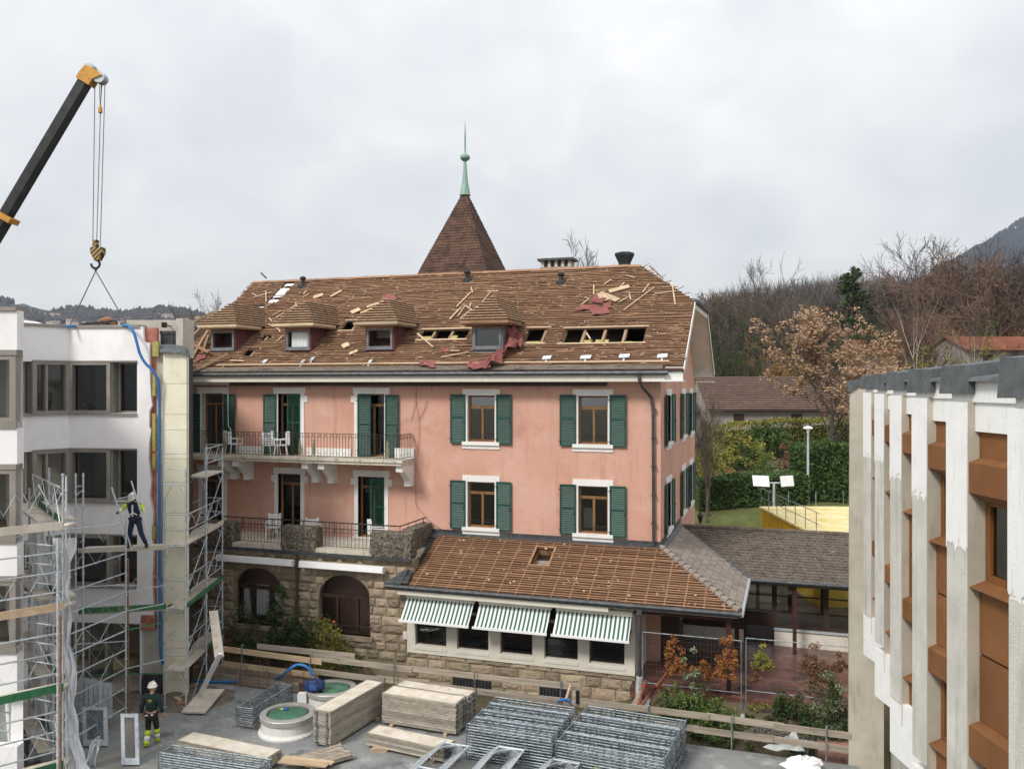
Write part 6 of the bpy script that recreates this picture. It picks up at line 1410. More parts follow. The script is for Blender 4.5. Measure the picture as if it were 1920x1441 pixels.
b = MB(); b.path(smooth_path([onZ(1046, 1316, .9), onZ(1052, 1312, 1.0), onZ(1062, 1311, 1.0), onZ(1070, 1317, .9)]), .04, 6); tag(b.build('blue_hose', bluehose), 'short loop of blue hose at the end of the board fence', 'hose')
# ================================================================== BOARD FENCE ALONG THE SLAB EDGE
YF = 24.70
def fence(label, posts, boards, grp=None):
    o = thing('board_fence', onY(posts[0], 1300, YF).to_2d().to_3d(), label, 'fence')
    for u in posts:
        x = onY(u, 1300, YF).x; b = MB(); b.tube((x, YF - .05, 0), (x, YF - .05, 1.42 if u < 1100 else .98), .02, n=6); b.path([(x, YF - .05, 1.4 if u < 1100 else .96), (x + .02, YF - .02, 1.44 if u < 1100 else 1.0), (x + .03, YF + .03, 1.40 if u < 1100 else .97)], .018, 5); b.build('post', galvdark, o)
    for (ua, za, ub, zb, dy, m) in boards:
        xa, xb = onY(ua, 1300, YF).x, onY(ub, 1300, YF).x; b = MB(); b.obox((xa, YF + dy, za - .09), (xb - xa, 0, zb - za), (0, .04, 0), (0, 0, .18)); b.build('board', m, o)
fence('weathered plank fence along the slab edge in front of the stone wall', (455, 583, 740, 891, 1052), [(405, 1.22, 603, 1.15, -.02, rawwood), (582, 1.25, 771, 1.22, .03, greywood), (768, 1.24, 960, 1.22, .075, greywood), (955, 1.24, 1088, 1.28, .03, greywood), (470, 1.30, 655, 1.33, .35, greywood), (580, .80, 720, .78, .03, greywood), (705, .80, 900, .76, .075, greywood), (890, .78, 1076, .8, .03, greywood), (412, .62, 590, .6, .2, rawwood)])
fence('low grey plank fence along the slab edge in front of the garden', (1216, 1372, 1549), [(1090, .86, 1330, .84, .03, greywood), (1325, .84, 1470, .80, .075, greywood), (1450, .80, 1597, .78, .03, greywood), (1200, .43, 1310, .44, .075, greywood), (1300, .44, 1450, .42, .03, greywood), (1420, .42, 1597, .38, .075, greywood)])
xx = onY(1075, 1300, YF).x; b = MB(); b.box(xx - .09, YF - .1, 0, xx + .09, YF - .055, 1.2); tag(b.build('upright_plank', greywood), 'upright weathered plank at the end of the taller fence', 'plank')
b = MB(); b.bar(onY(1060, 1315, YF - .3), onY(1070, 1283, YF - .12), .08, .04); tag(b.build('brace_plank', rawwood), 'pale diagonal brace plank at the end of the taller fence', 'plank')
# formwork boards and starter bars at the left slab edge
for k, (ua, va, ub, vb, z) in enumerate(((395, 1248, 590, 1262, .35), (400, 1262, 560, 1275, .12))):
    p, q = onY(ua, va, 25.1 - .2 * k), onY(ub, vb, 25.1 - .2 * k); b = MB(); b.obox((p.x, p.y, z - .14), (q.x - p.x, 0, 0), (0, .05, 0), (0, 0, .28)); tag(b.build('formwork_board', greywood), ('upper', 'lower')[k] + ' formwork board behind the rusty starter bars', 'board', 'formwork boards')
rods = thing('starter_bars', onY(480, 1280, 24.85), 'row of thin rusty starter bars sticking up at the slab edge', 'rebar')
for i in range(46):
    u = ru(412, 578); x = onY(u, 1275, 24.9).x; y = 24.82 + ru(-.12, .2); b = MB(); h = ru(.35, .95); b.path([(x, y, 0), (x + ru(-.02, .02), y, h * .7), (x + ru(-.05, .05), y + ru(-.03, .05), h)], .008, 4); b.build('bar', rust, rods)
# loose things near the tower foot
def slab_between(name, P, w_, th, m, label, cat, side=None):
    p, q = P; d = (q - p).normalized(); s = (side or V((-d.y, d.x, 0))).normalized(); n = d.cross(s).normalized(); b = MB(); b.obox(p - s * w_ / 2, q - p, s * w_, n * th); return tag(b.build(name, m), label, cat)
slab_between('ramp_board', (onZ(362, 1337, .06), onZ(400, 1293, .22)), .75, .05, deckboard, 'wide pale board lying on the ground below the scaffold tower', 'board')
slab_between('metal_channel', (onZ(372, 1310, .1), at(414, 1226, 26.2)), .16, .06, whiteplas, 'white metal channel leaning against the scaffold tower', 'channel')
slab_between('leaning_plank', (at(411, 1232, 26.4), at(400, 1146, 28.6)), .28, .04, deckboard, 'pale plank leaning upright at the right foot of the scaffold tower', 'plank')
for k, (A, B) in enumerate((((322, 1312), (352, 1300)), ((330, 1320), (362, 1316)), ((318, 1300), (338, 1314)), ((340, 1296), (368, 1282)), ((450, 1332), (456, 1338)), ((352, 1256), (372, 1248)))):
    p, q = onZ(*A, .06), onZ(*B, .12); slab_between('timber_scrap', (p, q), .12, .05, batten if k % 2 else rawwood, 'scrap of timber on the dirt at the foot of the scaffold tower', 'timber scrap')['group'] = 'timber scraps by the tower'
dirtm = mat('dirt_heap', (.12, .105, .085), (.20, .175, .14), 3, .97, dirt=[((.30, .22, .16), 9, .58, .72), ((.07, .06, .05), 4, .52, .7)], bump=1, bscale=12)
b = MB(); n = 26; cx_ = onZ(318, 1308); vs = []
for j in range(n + 1):
    for i in range(n + 1):
        x, y = (i / n - .5) * 4.4, (j / n - .5) * 2.6; r = math.hypot(x / 2.2, y / 1.3); h = max(-.02, .17 * (1 - r) + .10 * noise.noise(V((x * 2, y * 2, 0))) * (1 - r * .8)); vs.append(cx_ + RT * x + FW * y + V((0, 0, h)))
b.add(vs, [(j * (n + 1) + i, j * (n + 1) + i + 1, (j + 1) * (n + 1) + i + 1, (j + 1) * (n + 1) + i) for j in range(n) for i in range(n)]); tag(b.build('rubble_heap', dirtm, smooth=True), 'low heap of dirt and rubble at the foot of the scaffold tower', 'rubble')
b = MB()
for i in range(420):                                        # crumbs of plaster and wood all over the yard
    u = ru(285, 1240) if rnd() < .55 else ru(285, 480); v = ru(1290, 1441) if rnd() < .7 else ru(1290, 1350); p = onZ(u, v)
    if p.y > 24.5: continue
    s = ru(.01, .05) * (2.2 if rnd() < .06 else 1); a = ru(0, 6.3); x = V((math.cos(a), math.sin(a), 0)) * s; y = V((-x.y, x.x, 0)) * ru(.4, 1); b.obox(p, x, y, (0, 0, s * .35))
o_ = tag(b.build('rubble_crumbs', mat('pale_crumbs', (.42, .39, .34), (.62, .60, .56), 30, .95)), 'pale crumbs of plaster and wood scattered over the slab', kind='stuff')
# leaning metal panels
def metal_panel(u0, u1, v0, v1, D0, D1, label, m2=None, slats=9):
    p, q, r = at(u0, v1, D0), at(u1, v1, D0), at(u0 - (2 if slats > 5 else 0), v0, D1); p.z = max(.02, p.z); q.z = p.z
    o = thing('steel_formwork', p, label, 'panel'); x, y = q - p, r - p; n = x.cross(y).normalized(); e = .10
    b = MB(); W, H = x.length, y.length; xn, yn = x / W, y / H
    for (a, c, d_, f) in ((0, 0, e, H), (W - e, 0, W, H), (e, 0, W - e, e * 1.7), (e, H - e, W - e, H)): b.obox(p + xn * a + yn * c, xn * (d_ - a), yn * (f - c), n * .07)
    b.build('frame', galv, o)
    for i in range(slats): b = MB(); w_ = (W - 2 * e) / slats; b.obox(p + xn * (e + w_ * i + .005) + yn * e * 1.7 + n * .01, xn * (w_ - .01), yn * (H - 2.7 * e), n * .03); b.build('slat', m2 or mat_slat, o)
mat_slat = mat('panel_slat', (.20, .185, .165), (.30, .28, .25), 5, .7, st=(1, 1, .3), dirt=[((.12, .10, .08), 5, .55, .75)])
metal_panel(230, 263, 1337, 1436, 23.0, 23.5, 'pale steel framed panel leaning in front of the scaffold, left of the walking worker')
metal_panel(158, 204, 1324, 1412, 24.2, 24.6, 'grey ribbed panel standing upright behind the scaffold', galvdark, 12)
for i in range(6): metal_panel(152 + i * 9, 166 + i * 9, 1270 + i * 2, 1345, 25.2 + .05 * i, 25.4 + .05 * i, 'steel frame in the upright row inside the scaffold', galvdark, 2)
for k, o_ in enumerate([o for o in COL.objects if o.get('label') == 'steel frame in the upright row inside the scaffold']): o_['group'] = 'upright steel frames'; o_['label'] = ('leftmost', 'second from left', 'third from left', 'third from right', 'second from right', 'rightmost')[k] + ' steel frame of the upright row inside the scaffold'
# white sack at the right bottom
def sack():
    c = onZ(1505, 1440, .12); b = MB(fr(c, RT)); n, m = 18, 12; vs = []
    for j in range(m):
        t = PI * j / (m - 1)
        for i in range(n):
            a = 2 * PI * i / n; q = 1 + .45 * noise.noise(V((math.cos(a) * 1.5, math.sin(a) * 1.5, j * .5))) + .25 * noise.noise(V((math.cos(a) * 4, math.sin(a) * 4, j * 1.1)))
            vs.append((.50 * math.sin(t) * math.cos(a) * q, .34 * math.sin(t) * math.sin(a) * q, .20 * math.cos(t) * q + .08))
    b.add(vs, [(j * n + i, (j + 1) * n + i, (j + 1) * n + (i + 1) % n, j * n + (i + 1) % n) for j in range(m - 1) for i in range(n)]); tag(b.build('white_sack', whiteplas), 'crumpled white sack on the slab at the bottom right', 'sack')
sack()
p = onZ(1120, 1446, .30); b = MB(); b.lathe([(.14, 0), (.15, .02), (.13, .08), (.09, .13), (.02, .15)], p, 14); tag(b.build('hard_hat', mat('hat_green', (.45, .5, .2), (.55, .6, .3), 4, .4), smooth=True), 'pale green hard hat at the bottom edge by the ladder frames', 'helmet')
# ================================================================== DEBRIS ON THE STRIPPED ROOF
def rpt(u, v, h=.08): x, t = rpx(u, v); return rp(x, t, h)
def lath(u0, v0, u1, v1, w_=.05, m=rawwood, lift=.0, name='loose_lath', label=None, cat='lath', grp=None):
    p, q = rpt(u0, v0), rpt(u1, v1, .09 + lift); d = (q - p).normalized(); s = d.cross(RN).normalized(); b = MB(); b.obox(p - s * w_ / 2, q - p, s * w_, RN * .03)
    if not label:
        um, vm_ = (u0 + u1) / 2, (v0 + v1) / 2; L_ = (q - p).length; an = abs(math.degrees(math.atan2(v1 - v0, u1 - u0))); an = min(an, 180 - an)
        reg = 'left of the first dormer' if um < 440 else ('between the first two dormers' if um < 575 else ('near the second and third dormers' if um < 760 else ('left of the fourth dormer' if um < 900 else ('right of the fourth dormer' if um < 1060 else ('in the heap on the right of the roof' if um < 1190 else 'near the half hip')))))
        lab = '%s %s pale lath %s, %s' % ('long' if L_ > 1.2 else ('short' if L_ < .55 else 'middling'), 'level' if an < 18 else ('slanting' if an < 50 else 'upright'), 'high up' if vm_ < 560 else ('halfway up' if vm_ < 610 else 'low down'), reg); label = lab
    return tag(b.build(name, m), label, cat, grp or 'loose laths on the roof')
# (photo positions of the strewn laths)
D4, D5, D6, D7, D8 = (lambda u, v: (780 + u / 3.31, 480 + v / 3.31)), None, None, None, None
for (a, b_, c, d_) in ((255, 325, 345, 235), (345, 205, 355, 240), (440, 230, 515, 230), (415, 297, 465, 235), (212, 405, 285, 330), (262, 385, 308, 322), (275, 403, 350, 340), (310, 320, 365, 358), (345, 302, 335, 330), (1170, 187, 1212, 160), (1105, 192, 1105, 252), (1290, 348, 1480, 208), (1408, 238, 1448, 186), (1480, 247, 1615, 232), (1590, 178, 1610, 315), (1262, 298, 1325, 265), (1325, 250, 1335, 285), (1305, 132, 1360, 148), (1028, 315, 1075, 280), (1050, 268, 1080, 280), (215, 600, 275, 600), (1060, 490, 1085, 530), (10, 495, 110, 577), (160, 640, 330, 610), (1265, 210, 1295, 178)):
    lath(*D4(a, b_), *D4(c, d_))
E5 = lambda u, v: (340 + u / 3.692, 480 + v / 3.692)
for (a, b_, c, d_) in ((590, 250, 592, 330), (495, 268, 530, 292), (850, 275, 872, 252), (845, 297, 888, 274), (635, 425, 695, 392), (658, 440, 712, 408), (762, 375, 800, 352), (795, 335, 806, 366), (612, 438, 632, 465), (610, 482, 680, 520), (680, 520, 690, 540), (665, 605, 705, 568), (1640, 548, 1745, 645), (1860, 450, 1920, 388), (500, 300, 630, 262), (590, 362, 650, 330), (440, 740, 345, 735), (100, 440, 230, 430)):
    lath(*E5(a, b_), *E5(c, d_))
for k, (a, b_, c, d_, w_) in enumerate(((1038, 293, 1115, 250, .13), (918, 300, 985, 278, .3), (1180, 405, 1240, 380, .3), (1118, 640, 1165, 622, .34), (1168, 690, 1225, 668, .18), (1288, 365, 1420, 322, .22), (1245, 408, 1400, 345, .1))):
    lath(*E5(a, b_), *E5(c, d_), w_, name='broken_board', cat='board', grp='broken boards on the roof', label=('bright pale plank lying alone above the middle dormers', 'small square of boards high on the roof left of the pale plank', 'small boards left of the third dormer', 'square board scrap right of the second dormer', 'board scrap low on the roof below the third dormer', 'wide pale board leaning on the third dormer roof', 'narrow board leaning on the third dormer roof')[k])
for k, (a, b_, c, d_, w_) in enumerate(((1200, 232, 1325, 200, .26), (1140, 240, 1255, 288, .28), (1145, 245, 1180, 290, .3))):
    lath(*D4(a, b_), *D4(c, d_), w_, name='broken_board', cat='board', grp='broken boards on the roof', label=('upper wide pale board in the heap on the right of the roof', 'long wide pale board lying on the red felt', 'short pale board under the long one on the red felt')[k])
def cloth(name, pts, label, m=membrane, n=7, amp=.12, h0=.09):          # draped scrap: quad of photo points on the roof
    P = [rpt(*q, h0) for q in pts]; b = MB(); vs = []
    for j in range(n + 1):
        for i in range(n + 1):
            s, t = i / n, j / n; p = P[0] * (1 - s) * (1 - t) + P[1] * s * (1 - t) + P[2] * s * t + P[3] * (1 - s) * t
            k = noise.noise(p * 2.7) + .6 * noise.noise(p * 6); e = .08 * noise.noise(p * 4 + V((9, 0, 0)))
            vs.append(p + RN * (max(0, amp * (k + .5)) + .01) + V((e, 0, 0)) + V((0, CA, SA)) * e)
    b.add(vs, [(j * (n + 1) + i, j * (n + 1) + i + 1, (j + 1) * (n + 1) + i + 1, (j + 1) * (n + 1) + i) for j in range(n) for i in range(n)])
    return tag(b.build(name, m), label, 'roofing felt', 'torn red felt on the roof')
cloth('torn_felt', [D4(1085, 300), D4(1155, 310), D4(1185, 270), D4(1110, 245)], 'dull red felt scrap under the pale boards on the right of the roof', amp=.05)
cloth('torn_felt', [D4(1090, 380), D4(1200, 370), D4(1190, 335), D4(1080, 325)], 'lowest dull pink felt scrap on the right of the roof', amp=.05)
cloth('torn_felt', [D4(980, 355), D4(1080, 345), D4(1105, 318), D4(1020, 322)], 'leftmost pink felt scrap on the right of the roof', amp=.05)
cloth('torn_felt', [D4(1160, 340), D4(1220, 335), D4(1215, 300), D4(1165, 305)], 'small red felt scrap right of the pale boards', amp=.05)
cloth('torn_felt', [D4(530, 650), D4(640, 600), D4(640, 500), D4(570, 470)], 'large crumpled red felt piled beside the fourth dormer', n=10, amp=.45)
cloth('torn_felt', [D4(600, 610), D4(670, 600), D4(660, 520), D4(610, 480)], 'crumpled red felt tongue right of the big felt pile', n=8, amp=.35)
cloth('torn_felt', [D4(440, 710), D4(540, 690), D4(560, 600), D4(480, 625)], 'red felt strip sliding down below the fourth dormer', n=8, amp=.25)
cloth('torn_felt', [D4(315, 715), D4(470, 712), D4(480, 655), D4(340, 668)], 'flat red felt piece on the eaves below the fourth dormer', n=8, amp=.12)
cloth('torn_felt', [D4(155, 610), D4(210, 608), D4(215, 580), D4(165, 582)], 'small dark red felt scrap left of the fourth dormer', amp=.04)
cloth('torn_felt', [D4(10, 690), D4(120, 705), D4(130, 668), D4(60, 660)], 'dark red felt scrap on the eaves left of the big felt', amp=.06)
cloth('torn_felt', [E5(1385, 318), E5(1490, 318), E5(1490, 280), E5(1400, 282)], 'red felt scrap behind the top of the third dormer', amp=.03)
cloth('torn_felt', [E5(100, 750), E5(180, 715), E5(170, 690), E5(110, 715)], 'red felt scrap at the torn left end of the roof', amp=.05)
silver = mat('bright_foil', (.55, .58, .60), (.72, .74, .76), 8, .3, metal=.4)
for k, (c, u, v) in enumerate(((D4, 810, 655), (D4, 1052, 652), (D4, 1292, 645), (D4, 1528, 645), (E5, 575, 752), (E5, 838, 755), (E5, 905, 735), (E5, 1305, 755), (D4, 390, 388), (D4, 490, 383))):
    x, t = rpx(*c(u, v)); b = MB(); w_ = ru(.3, .42) if k < 4 else ru(.12, .2); hgt = .22 if k < 8 else .08; z0 = .06 if k < 8 else .45
    b.obox(rp(x - w_ / 2, t, z0), V((w_, 0, .02)), V((0, CA, SA)) * hgt, RN * .05); b.obox(rp(x - .03, t - .16, .05), (.06, 0, 0), V((0, CA, SA)) * .16, RN * .03)
    tag(b.build('snow_guard', silver), ('silver snow guard bracket on the eaves, leftmost of the four on the right half', 'silver snow guard bracket on the eaves, second of the four on the right half', 'silver snow guard bracket on the eaves, third of the four on the right half', 'silver snow guard bracket on the eaves nearest the gable', 'foil scrap on the eaves below the first two dormers', 'foil scrap on the eaves below the second dormer', 'pale scrap just above the eaves below the second dormer', 'foil scrap on the eaves below the third dormer', 'foil scrap on the left of the fourth dormer roof', 'foil scrap on the right of the fourth dormer roof')[k], 'bracket', 'foil and brackets on the roof')
# collapsed rafters at the torn left end
for k, (a, b_, c, d_) in enumerate(((60, 600, 190, 500), (80, 720, 200, 560), (10, 590, 210, 705), (110, 800, 340, 715), (20, 640, 170, 520), (90, 470, 240, 425), (150, 690, 205, 590))):
    p, q = rpt(*E5(a, b_), .1), rpt(*E5(c, d_), .3); b = MB(); b.bar(p, q, .1, .1); tag(b.build('fallen_rafter', rafm if k % 2 else batten), ('leftmost long fallen rafter', 'steep fallen rafter below the first dormer', 'long fallen batten crossing the others', 'lowest fallen rafter', 'upper fallen batten', 'topmost fallen rafter', 'short fallen batten beside the first dormer')[k] + ' at the torn left end of the roof', 'rafter', 'fallen rafters')
for k, (u0, v0, u1, v1) in enumerate(((489, 511, 500, 522), (1218, 498, 1243, 522), (1252, 535, 1256, 549))):
    p, q = onY(u0, v0, YRI - .3 if k == 0 else 34.2), onY(u1, v1, YRI - .1 if k == 0 else 33.8); b = MB(); b.bar(p, q, .12 if k == 0 else .05, .05); tag(b.build('sticking_board', batten), ('board end sticking up over the left end of the ridge', 'thin lath sticking up over the half hip', 'short lath sticking up near the half hip gutter')[k], 'lath')
# dangling wires and creeper stems on the pink wall
def wire(pts, label, r=.009, m=None):
    b = MB(); b.path(smooth_path([onY(u, v, Y0 - .05 if v > 706 else YE - .02) for u, v in pts]), r, 4); return tag(b.build('hanging_wire', m or rust), label, 'wire', 'wires on the pink wall')
Wc = lambda u, v: (340 + u / 3.84, 690 + v / 3.84)
wire([Wc(*q) for q in ((1720, 5), (1697, 100), (1690, 240), (1708, 350), (1712, 480), (1700, 600), (1690, 720), (1685, 900), (1690, 980), (1760, 1070))], 'long dry stem hanging down the pink wall right of the balcony')
wire([Wc(*q) for q in ((1690, 230), (1670, 320), (1650, 380))], 'short left twig of the dry stem on the pink wall'); wire([Wc(*q) for q in ((1708, 370), (1745, 310), (1770, 230))], 'right twig of the dry stem on the pink wall')
wire([Wc(*q) for q in ((1780, 10), (1795, 100), (1800, 160), (1812, 178))], 'loose wire end hanging from the eaves right of the balcony'); wire([Wc(*q) for q in ((1760, 1075), (1800, 1110), (1870, 1158))], 'dry stem end trailing over the terrace corner')
# balcony chairs, terrace chairs
def chair(p, ang, label, m=whiteplas, grp='white garden chairs'):
    o = thing('garden_chair', p, label, 'chair', grp); o.rotation_euler = (0, 0, ang); ORG[o.name] = V()
    b = MB(); b.box(-.24, -.24, .40, .24, .22, .44); b.build('seat', m, o)
    b = MB(); [b.box(-.22, .20 + .03 * k, .47 + k * .09, .22, .225 + .03 * k, .53 + k * .09) for k in range(5)]; b.box(-.24, .19, .42, -.2, .34, .95); b.box(.2, .19, .42, .24, .34, .95); b.build('backrest', m, o)
    for x in (-.22, .22):
        for y in (-.24, .24): b = MB(); b.tube((x * 1.1, y * 1.1, 0), (x, y * .8, .41), .022); b.build('leg', m, o)
        b = MB(); b.path([(x * 1.05, -.24, .41), (x * 1.08, -.26, .62), (x * 1.05, .22, .66)], .022, 5); b.build('armrest', m, o)
chair(V((onY(434, 850, 29.3).x, 29.45, ZB)), R(150), 'white garden chair on the left of the balcony between two iron ornaments')
chair(V((onY(508, 850, 29.3).x, 29.35, ZB)), R(70), 'left white garden chair in the middle of the balcony'); chair(V((onY(524, 850, 29.3).x, 29.4, ZB)), R(-60), 'right white garden chair in the middle of the balcony')
for k, (u, a) in enumerate(((512, 20), (588, 200), (706, 120))): chair(V((onY(u, 1000, 28.9).x, 28.9, ZT)), R(a), ('white chair on the terrace in front of the left lower door', 'white chair on the terrace behind the middle stone block', 'white chair on the terrace beside the right stone block')[k], grp='white terrace chairs')
# ================================================================== VEGETATION
def leaf_mat(name, c1, c2, c3=None, sc=3.0):
    m = mat(name, c1, c2, sc, .75, lo=.35, hi=.65, dirt=[(c3 or c2, sc * 3.1, .55, .7)], spec=.25); return m
Lg = leaf_mat('dark_green_leaf', (.020, .040, .012), (.055, .085, .022), (.10, .12, .03), 4); Lg2 = leaf_mat('mid_green_leaf', (.05, .09, .02), (.11, .16, .04), (.20, .22, .06), 5)
Ly = leaf_mat('yellow_green_leaf', (.16, .17, .03), (.28, .25, .05), (.36, .26, .06), 3); Lo = leaf_mat('orange_leaf', (.20, .075, .025), (.36, .15, .045), (.45, .23, .07), 6)
Lt = leaf_mat('tan_leaf', (.34, .215, .13), (.48, .325, .21), (.58, .43, .30), 2.5); Lr = leaf_mat('russet_leaf', (.13, .065, .035), (.22, .11, .055), (.30, .16, .07), 4)
Lhedge = leaf_mat('hedge_leaf', (.028, .058, .016), (.07, .125, .03), (.16, .22, .055), 2.2); Lpale = leaf_mat('grey_green_leaf', (.12, .15, .08), (.24, .27, .16), (.34, .36, .24), 8)
barkd = mat('dark_bark', (.045, .036, .030), (.085, .070, .058), 6, .95); barkp = mat('grey_twig', (.075, .060, .050), (.135, .108, .088), 3, .95); barkr = mat('red_twig', (.105, .068, .052), (.17, .112, .084), 3, .95); birch = mat('birch_bark', (.46, .42, .38), (.62, .58, .54), 4, .85, dirt=[((.10, .08, .07), 6, .6, .7)])
def rdir():
    z = ru(-1, 1); a = ru(0, 2 * PI); r = math.sqrt(1 - z * z); return V((r * math.cos(a), r * math.sin(a), z))
def leafq(b, p, s, up=.0):
    d = rdir(); d.z += up; d.normalize(); x = d.orthogonal().normalized(); x = x * math.cos(1) + d.cross(x) * math.sin(ru(0, 6)); y = d.cross(x).normalized(); b.quad(p - x * s, p - y * s * .45, p + x * s, p + y * s * .45)
def shrub(name, c, rx, ry, rz, n, s, m, label, cat='shrub', grp=None, stems=7, sm=barkd, clump=.55):
    c = V(c); o = thing(name, c, label, cat, grp); b = MB(); k = 0; cl = []
    for i in range(max(6, n // 60)): d = rdir(); d.z = abs(d.z) * 1.0; cl.append(V((d.x * rx, d.y * ry, d.z * rz * 2 * .95)) * ru(.35, 1.0))
    for i in range(n):
        q = random.choice(cl); r = clump * min(rx, rz) * .55; p = q + rdir() * r * rnd() ** .5
        if p.z < .02: p.z = abs(p.z) * .5
        leafq(b, c + p, s * ru(.6, 1.3), .3)
    b.build('foliage', m, o)
    b = MB()
    for q in random.sample(cl, min(stems, len(cl))): b.path([c, c + V((q.x * .4, q.y * .4, q.z * .55)), c + q], .012, 4, rs=[.02, .014, .006])
    b.build('stem', sm, o); return o
def hedge(name, P, Q, w_, h, n, s, m, label):
    o = thing(name, P, label, 'hedge'); b = MB(); d = Q - P; L_ = d.length; d.normalize(); sd = V((-d.y, d.x, 0))
    for i in range(n):
        f = rnd() * L_; a = ru(-1, 1); p = P + d * f; p.z = zt(p.x, p.y); top = h * (1 + .10 * noise.noise(V((f * .35, 0, 7))) + .05 * noise.noise(V((f * 1.3, 0, 2))))
        if rnd() < .45: q = p + sd * a * w_ / 2 + V((0, 0, top * (1 - .12 * a * a) + ru(-.15, .06)))
        else: q = p - sd * (w_ / 2 * (1 + .15 * noise.noise(V((f, i * .0, 1))))) * (1 if rnd() < .8 else -1) + V((0, 0, ru(.05, 1) * top)) + sd * ru(0, .25)
        leafq(b, q, s * ru(.6, 1.4), .4)
    b.build('foliage', m, o)
    b = MB(); b.obox(V((P.x, P.y, zt(P.x, P.y) - .2)) - sd * w_ * .38, Q - P + V((0, 0, zt(Q.x, Q.y) - zt(P.x, P.y) - (Q - P).z)), sd * w_ * .76, (0, 0, h * .86)); b.build('core', Lg, o); return o
def grow(b, p, d, L_, r, lv, mx, tips, spread, up, nb, cr, rmin):
    b.cm = 0 if lv <= 1 else 1
    n = 4 if lv < 2 else 3; pts = [p]; q = p; dd = d.copy()
    for i in range(n): dd = (dd + rdir() * .16 + V((0, 0, up * .09))).normalized(); q = q + dd * (L_ / n); pts.append(q)
    rs = [max(rmin, r * (1 - .78 * i / n)) for i in range(n + 1)]; b.path(pts, r, 6 if lv == 0 else (4 if lv == 1 else 3), rs=rs)
    if lv >= mx: tips.append((q, dd)); tips.append((pts[-2], dd)); return
    k = nb[lv]
    for i in range(k):
        f = ru(.35 if lv == 0 else .2, 1.0) if i < k - 1 else 1.0; j = min(n - 1, int(f * n)); base = pts[j] + (pts[j + 1] - pts[j]) * (f * n - j if f < 1 else 1)
        s = rdir(); s = (s - dd * s.dot(dd)).normalized(); nd_ = (dd * math.cos(spread) + s * math.sin(spread * ru(.6, 1.3)) + V((0, 0, up * .25))).normalized()
        grow(b, base, nd_, L_ * (ru(.48, .78) if lv == 0 else ru(.40, .66)) * cr, max(rmin, r * (1 - .55 * f) * .48), lv + 1, mx, tips, spread, up, nb, cr, rmin)
def tree_meshes(seed, H=10.0, tr=.22, spread=.75, up=.4, nb=(8, 5, 5, 4), trunk=.34, rmin=.009, wood=barkp, twig=None, leaf=None, nl=0, ls=.12, cr=1.0, jitter=.5):
    random.seed(seed); b = MB(); tips = []; grow(b, V((0, 0, -.3)), V((ru(-.05, .05), ru(-.05, .05), 1)).normalized(), H * trunk * 1.25, tr, 0, len(nb), tips, spread, up, nb, cr, rmin)
    zs = sorted(p.z for p in b.v); k = H / (.5 * zs[-1] + .5 * zs[int(len(zs) * .93)])
    b.v = [p * k for p in b.v]; wm = b.mesh('trunk', [wood, twig or wood]); lm = None
    if leaf and nl:
        lb = MB()
        for i in range(nl): q, d = random.choice(tips); leafq(lb, q * k + rdir() * ru(0, jitter), ls * ru(.6, 1.4), .2)
        lm = lb.mesh('crown', leaf)
    return wm, lm
TM = {'bare': tree_meshes(1, nb=(9, 6, 6, 5), spread=.62, tr=.16, twig=barkp), 'bare2': tree_meshes(2, nb=(10, 6, 6, 5), spread=.52, up=.7, trunk=.4, tr=.15), 'round': tree_meshes(3, nb=(14, 8, 7, 5), spread=.75, up=.3, trunk=.22, tr=.12, rmin=.007),
      'oak': tree_meshes(4, nb=(10, 6, 6, 5), spread=.85, up=.2, trunk=.32, tr=.2, rmin=.010, wood=barkd, twig=barkr, leaf=Lr, nl=2000, ls=.07), 'birch': tree_meshes(5, nb=(11, 6, 6), spread=.36, up=.7, trunk=.6, tr=.09, rmin=.007, wood=birch, twig=barkr),
      'tan': tree_meshes(6, nb=(9, 6, 6), spread=.7, up=.6, trunk=.28, tr=.12, rmin=.010, wood=barkd, twig=barkp, leaf=Lt, nl=19000, ls=.085, jitter=.32), 'green': tree_meshes(7, nb=(9, 6, 5), spread=.75, up=.3, trunk=.3, tr=.15, wood=barkd, leaf=Lg, nl=9000, ls=.10, jitter=.45),
      'ivy': tree_meshes(8, nb=(9, 6, 6, 4), spread=.55, up=.5, tr=.16, wood=barkd, twig=barkp, leaf=Lg, nl=900, ls=.09, trunk=.45), 'red': tree_meshes(9, nb=(11, 7, 6, 4), spread=.45, up=.9, trunk=.3, tr=.10, wood=barkr, leaf=Lo, nl=900, ls=.05), 'yellow': tree_meshes(10, nb=(8, 6, 5), spread=.7, up=.3, trunk=.3, tr=.12, wood=barkd, leaf=Ly, nl=4500, ls=.075, jitter=.3), 'pine': None, 'gold': tree_meshes(12, nb=(9, 6, 5), spread=.7, up=.35, trunk=.3, tr=.13, wood=barkd, leaf=leaf_mat('gold_leaf', (.24, .13, .04), (.38, .22, .07), (.46, .30, .12), 3), nl=6500, ls=.08, jitter=.35), 'tall': tree_meshes(13, nb=(11, 7, 6, 5), spread=.58, up=.45, trunk=.36, tr=.17, rmin=.008, wood=barkd, twig=barkd)}
def pine():
    random.seed(21); b = MB(); lb = MB(); b.path([(0, 0, -.3), (.1, 0, 5), (0, .1, 10)], .16, 6, rs=[.18, .12, .03])
    for i in range(90):
        z = ru(2.2, 9.8); l = (10.3 - z) * .30 * ru(.5, 1.15) + .2; a = ru(0, 6.28); d = V((math.cos(a), math.sin(a), ru(-.15, .2))); e = V((0, 0, z)) + d * l; b.path([(0, 0, z), e], .02, 3)
        for k in range(26): p = V((0, 0, z)) + d * l * ru(.25, 1.05) + rdir() * .22; leafq(lb, p, ru(.10, .2), .1)
    return b.mesh('trunk', barkd), lb.mesh('crown', Lg)
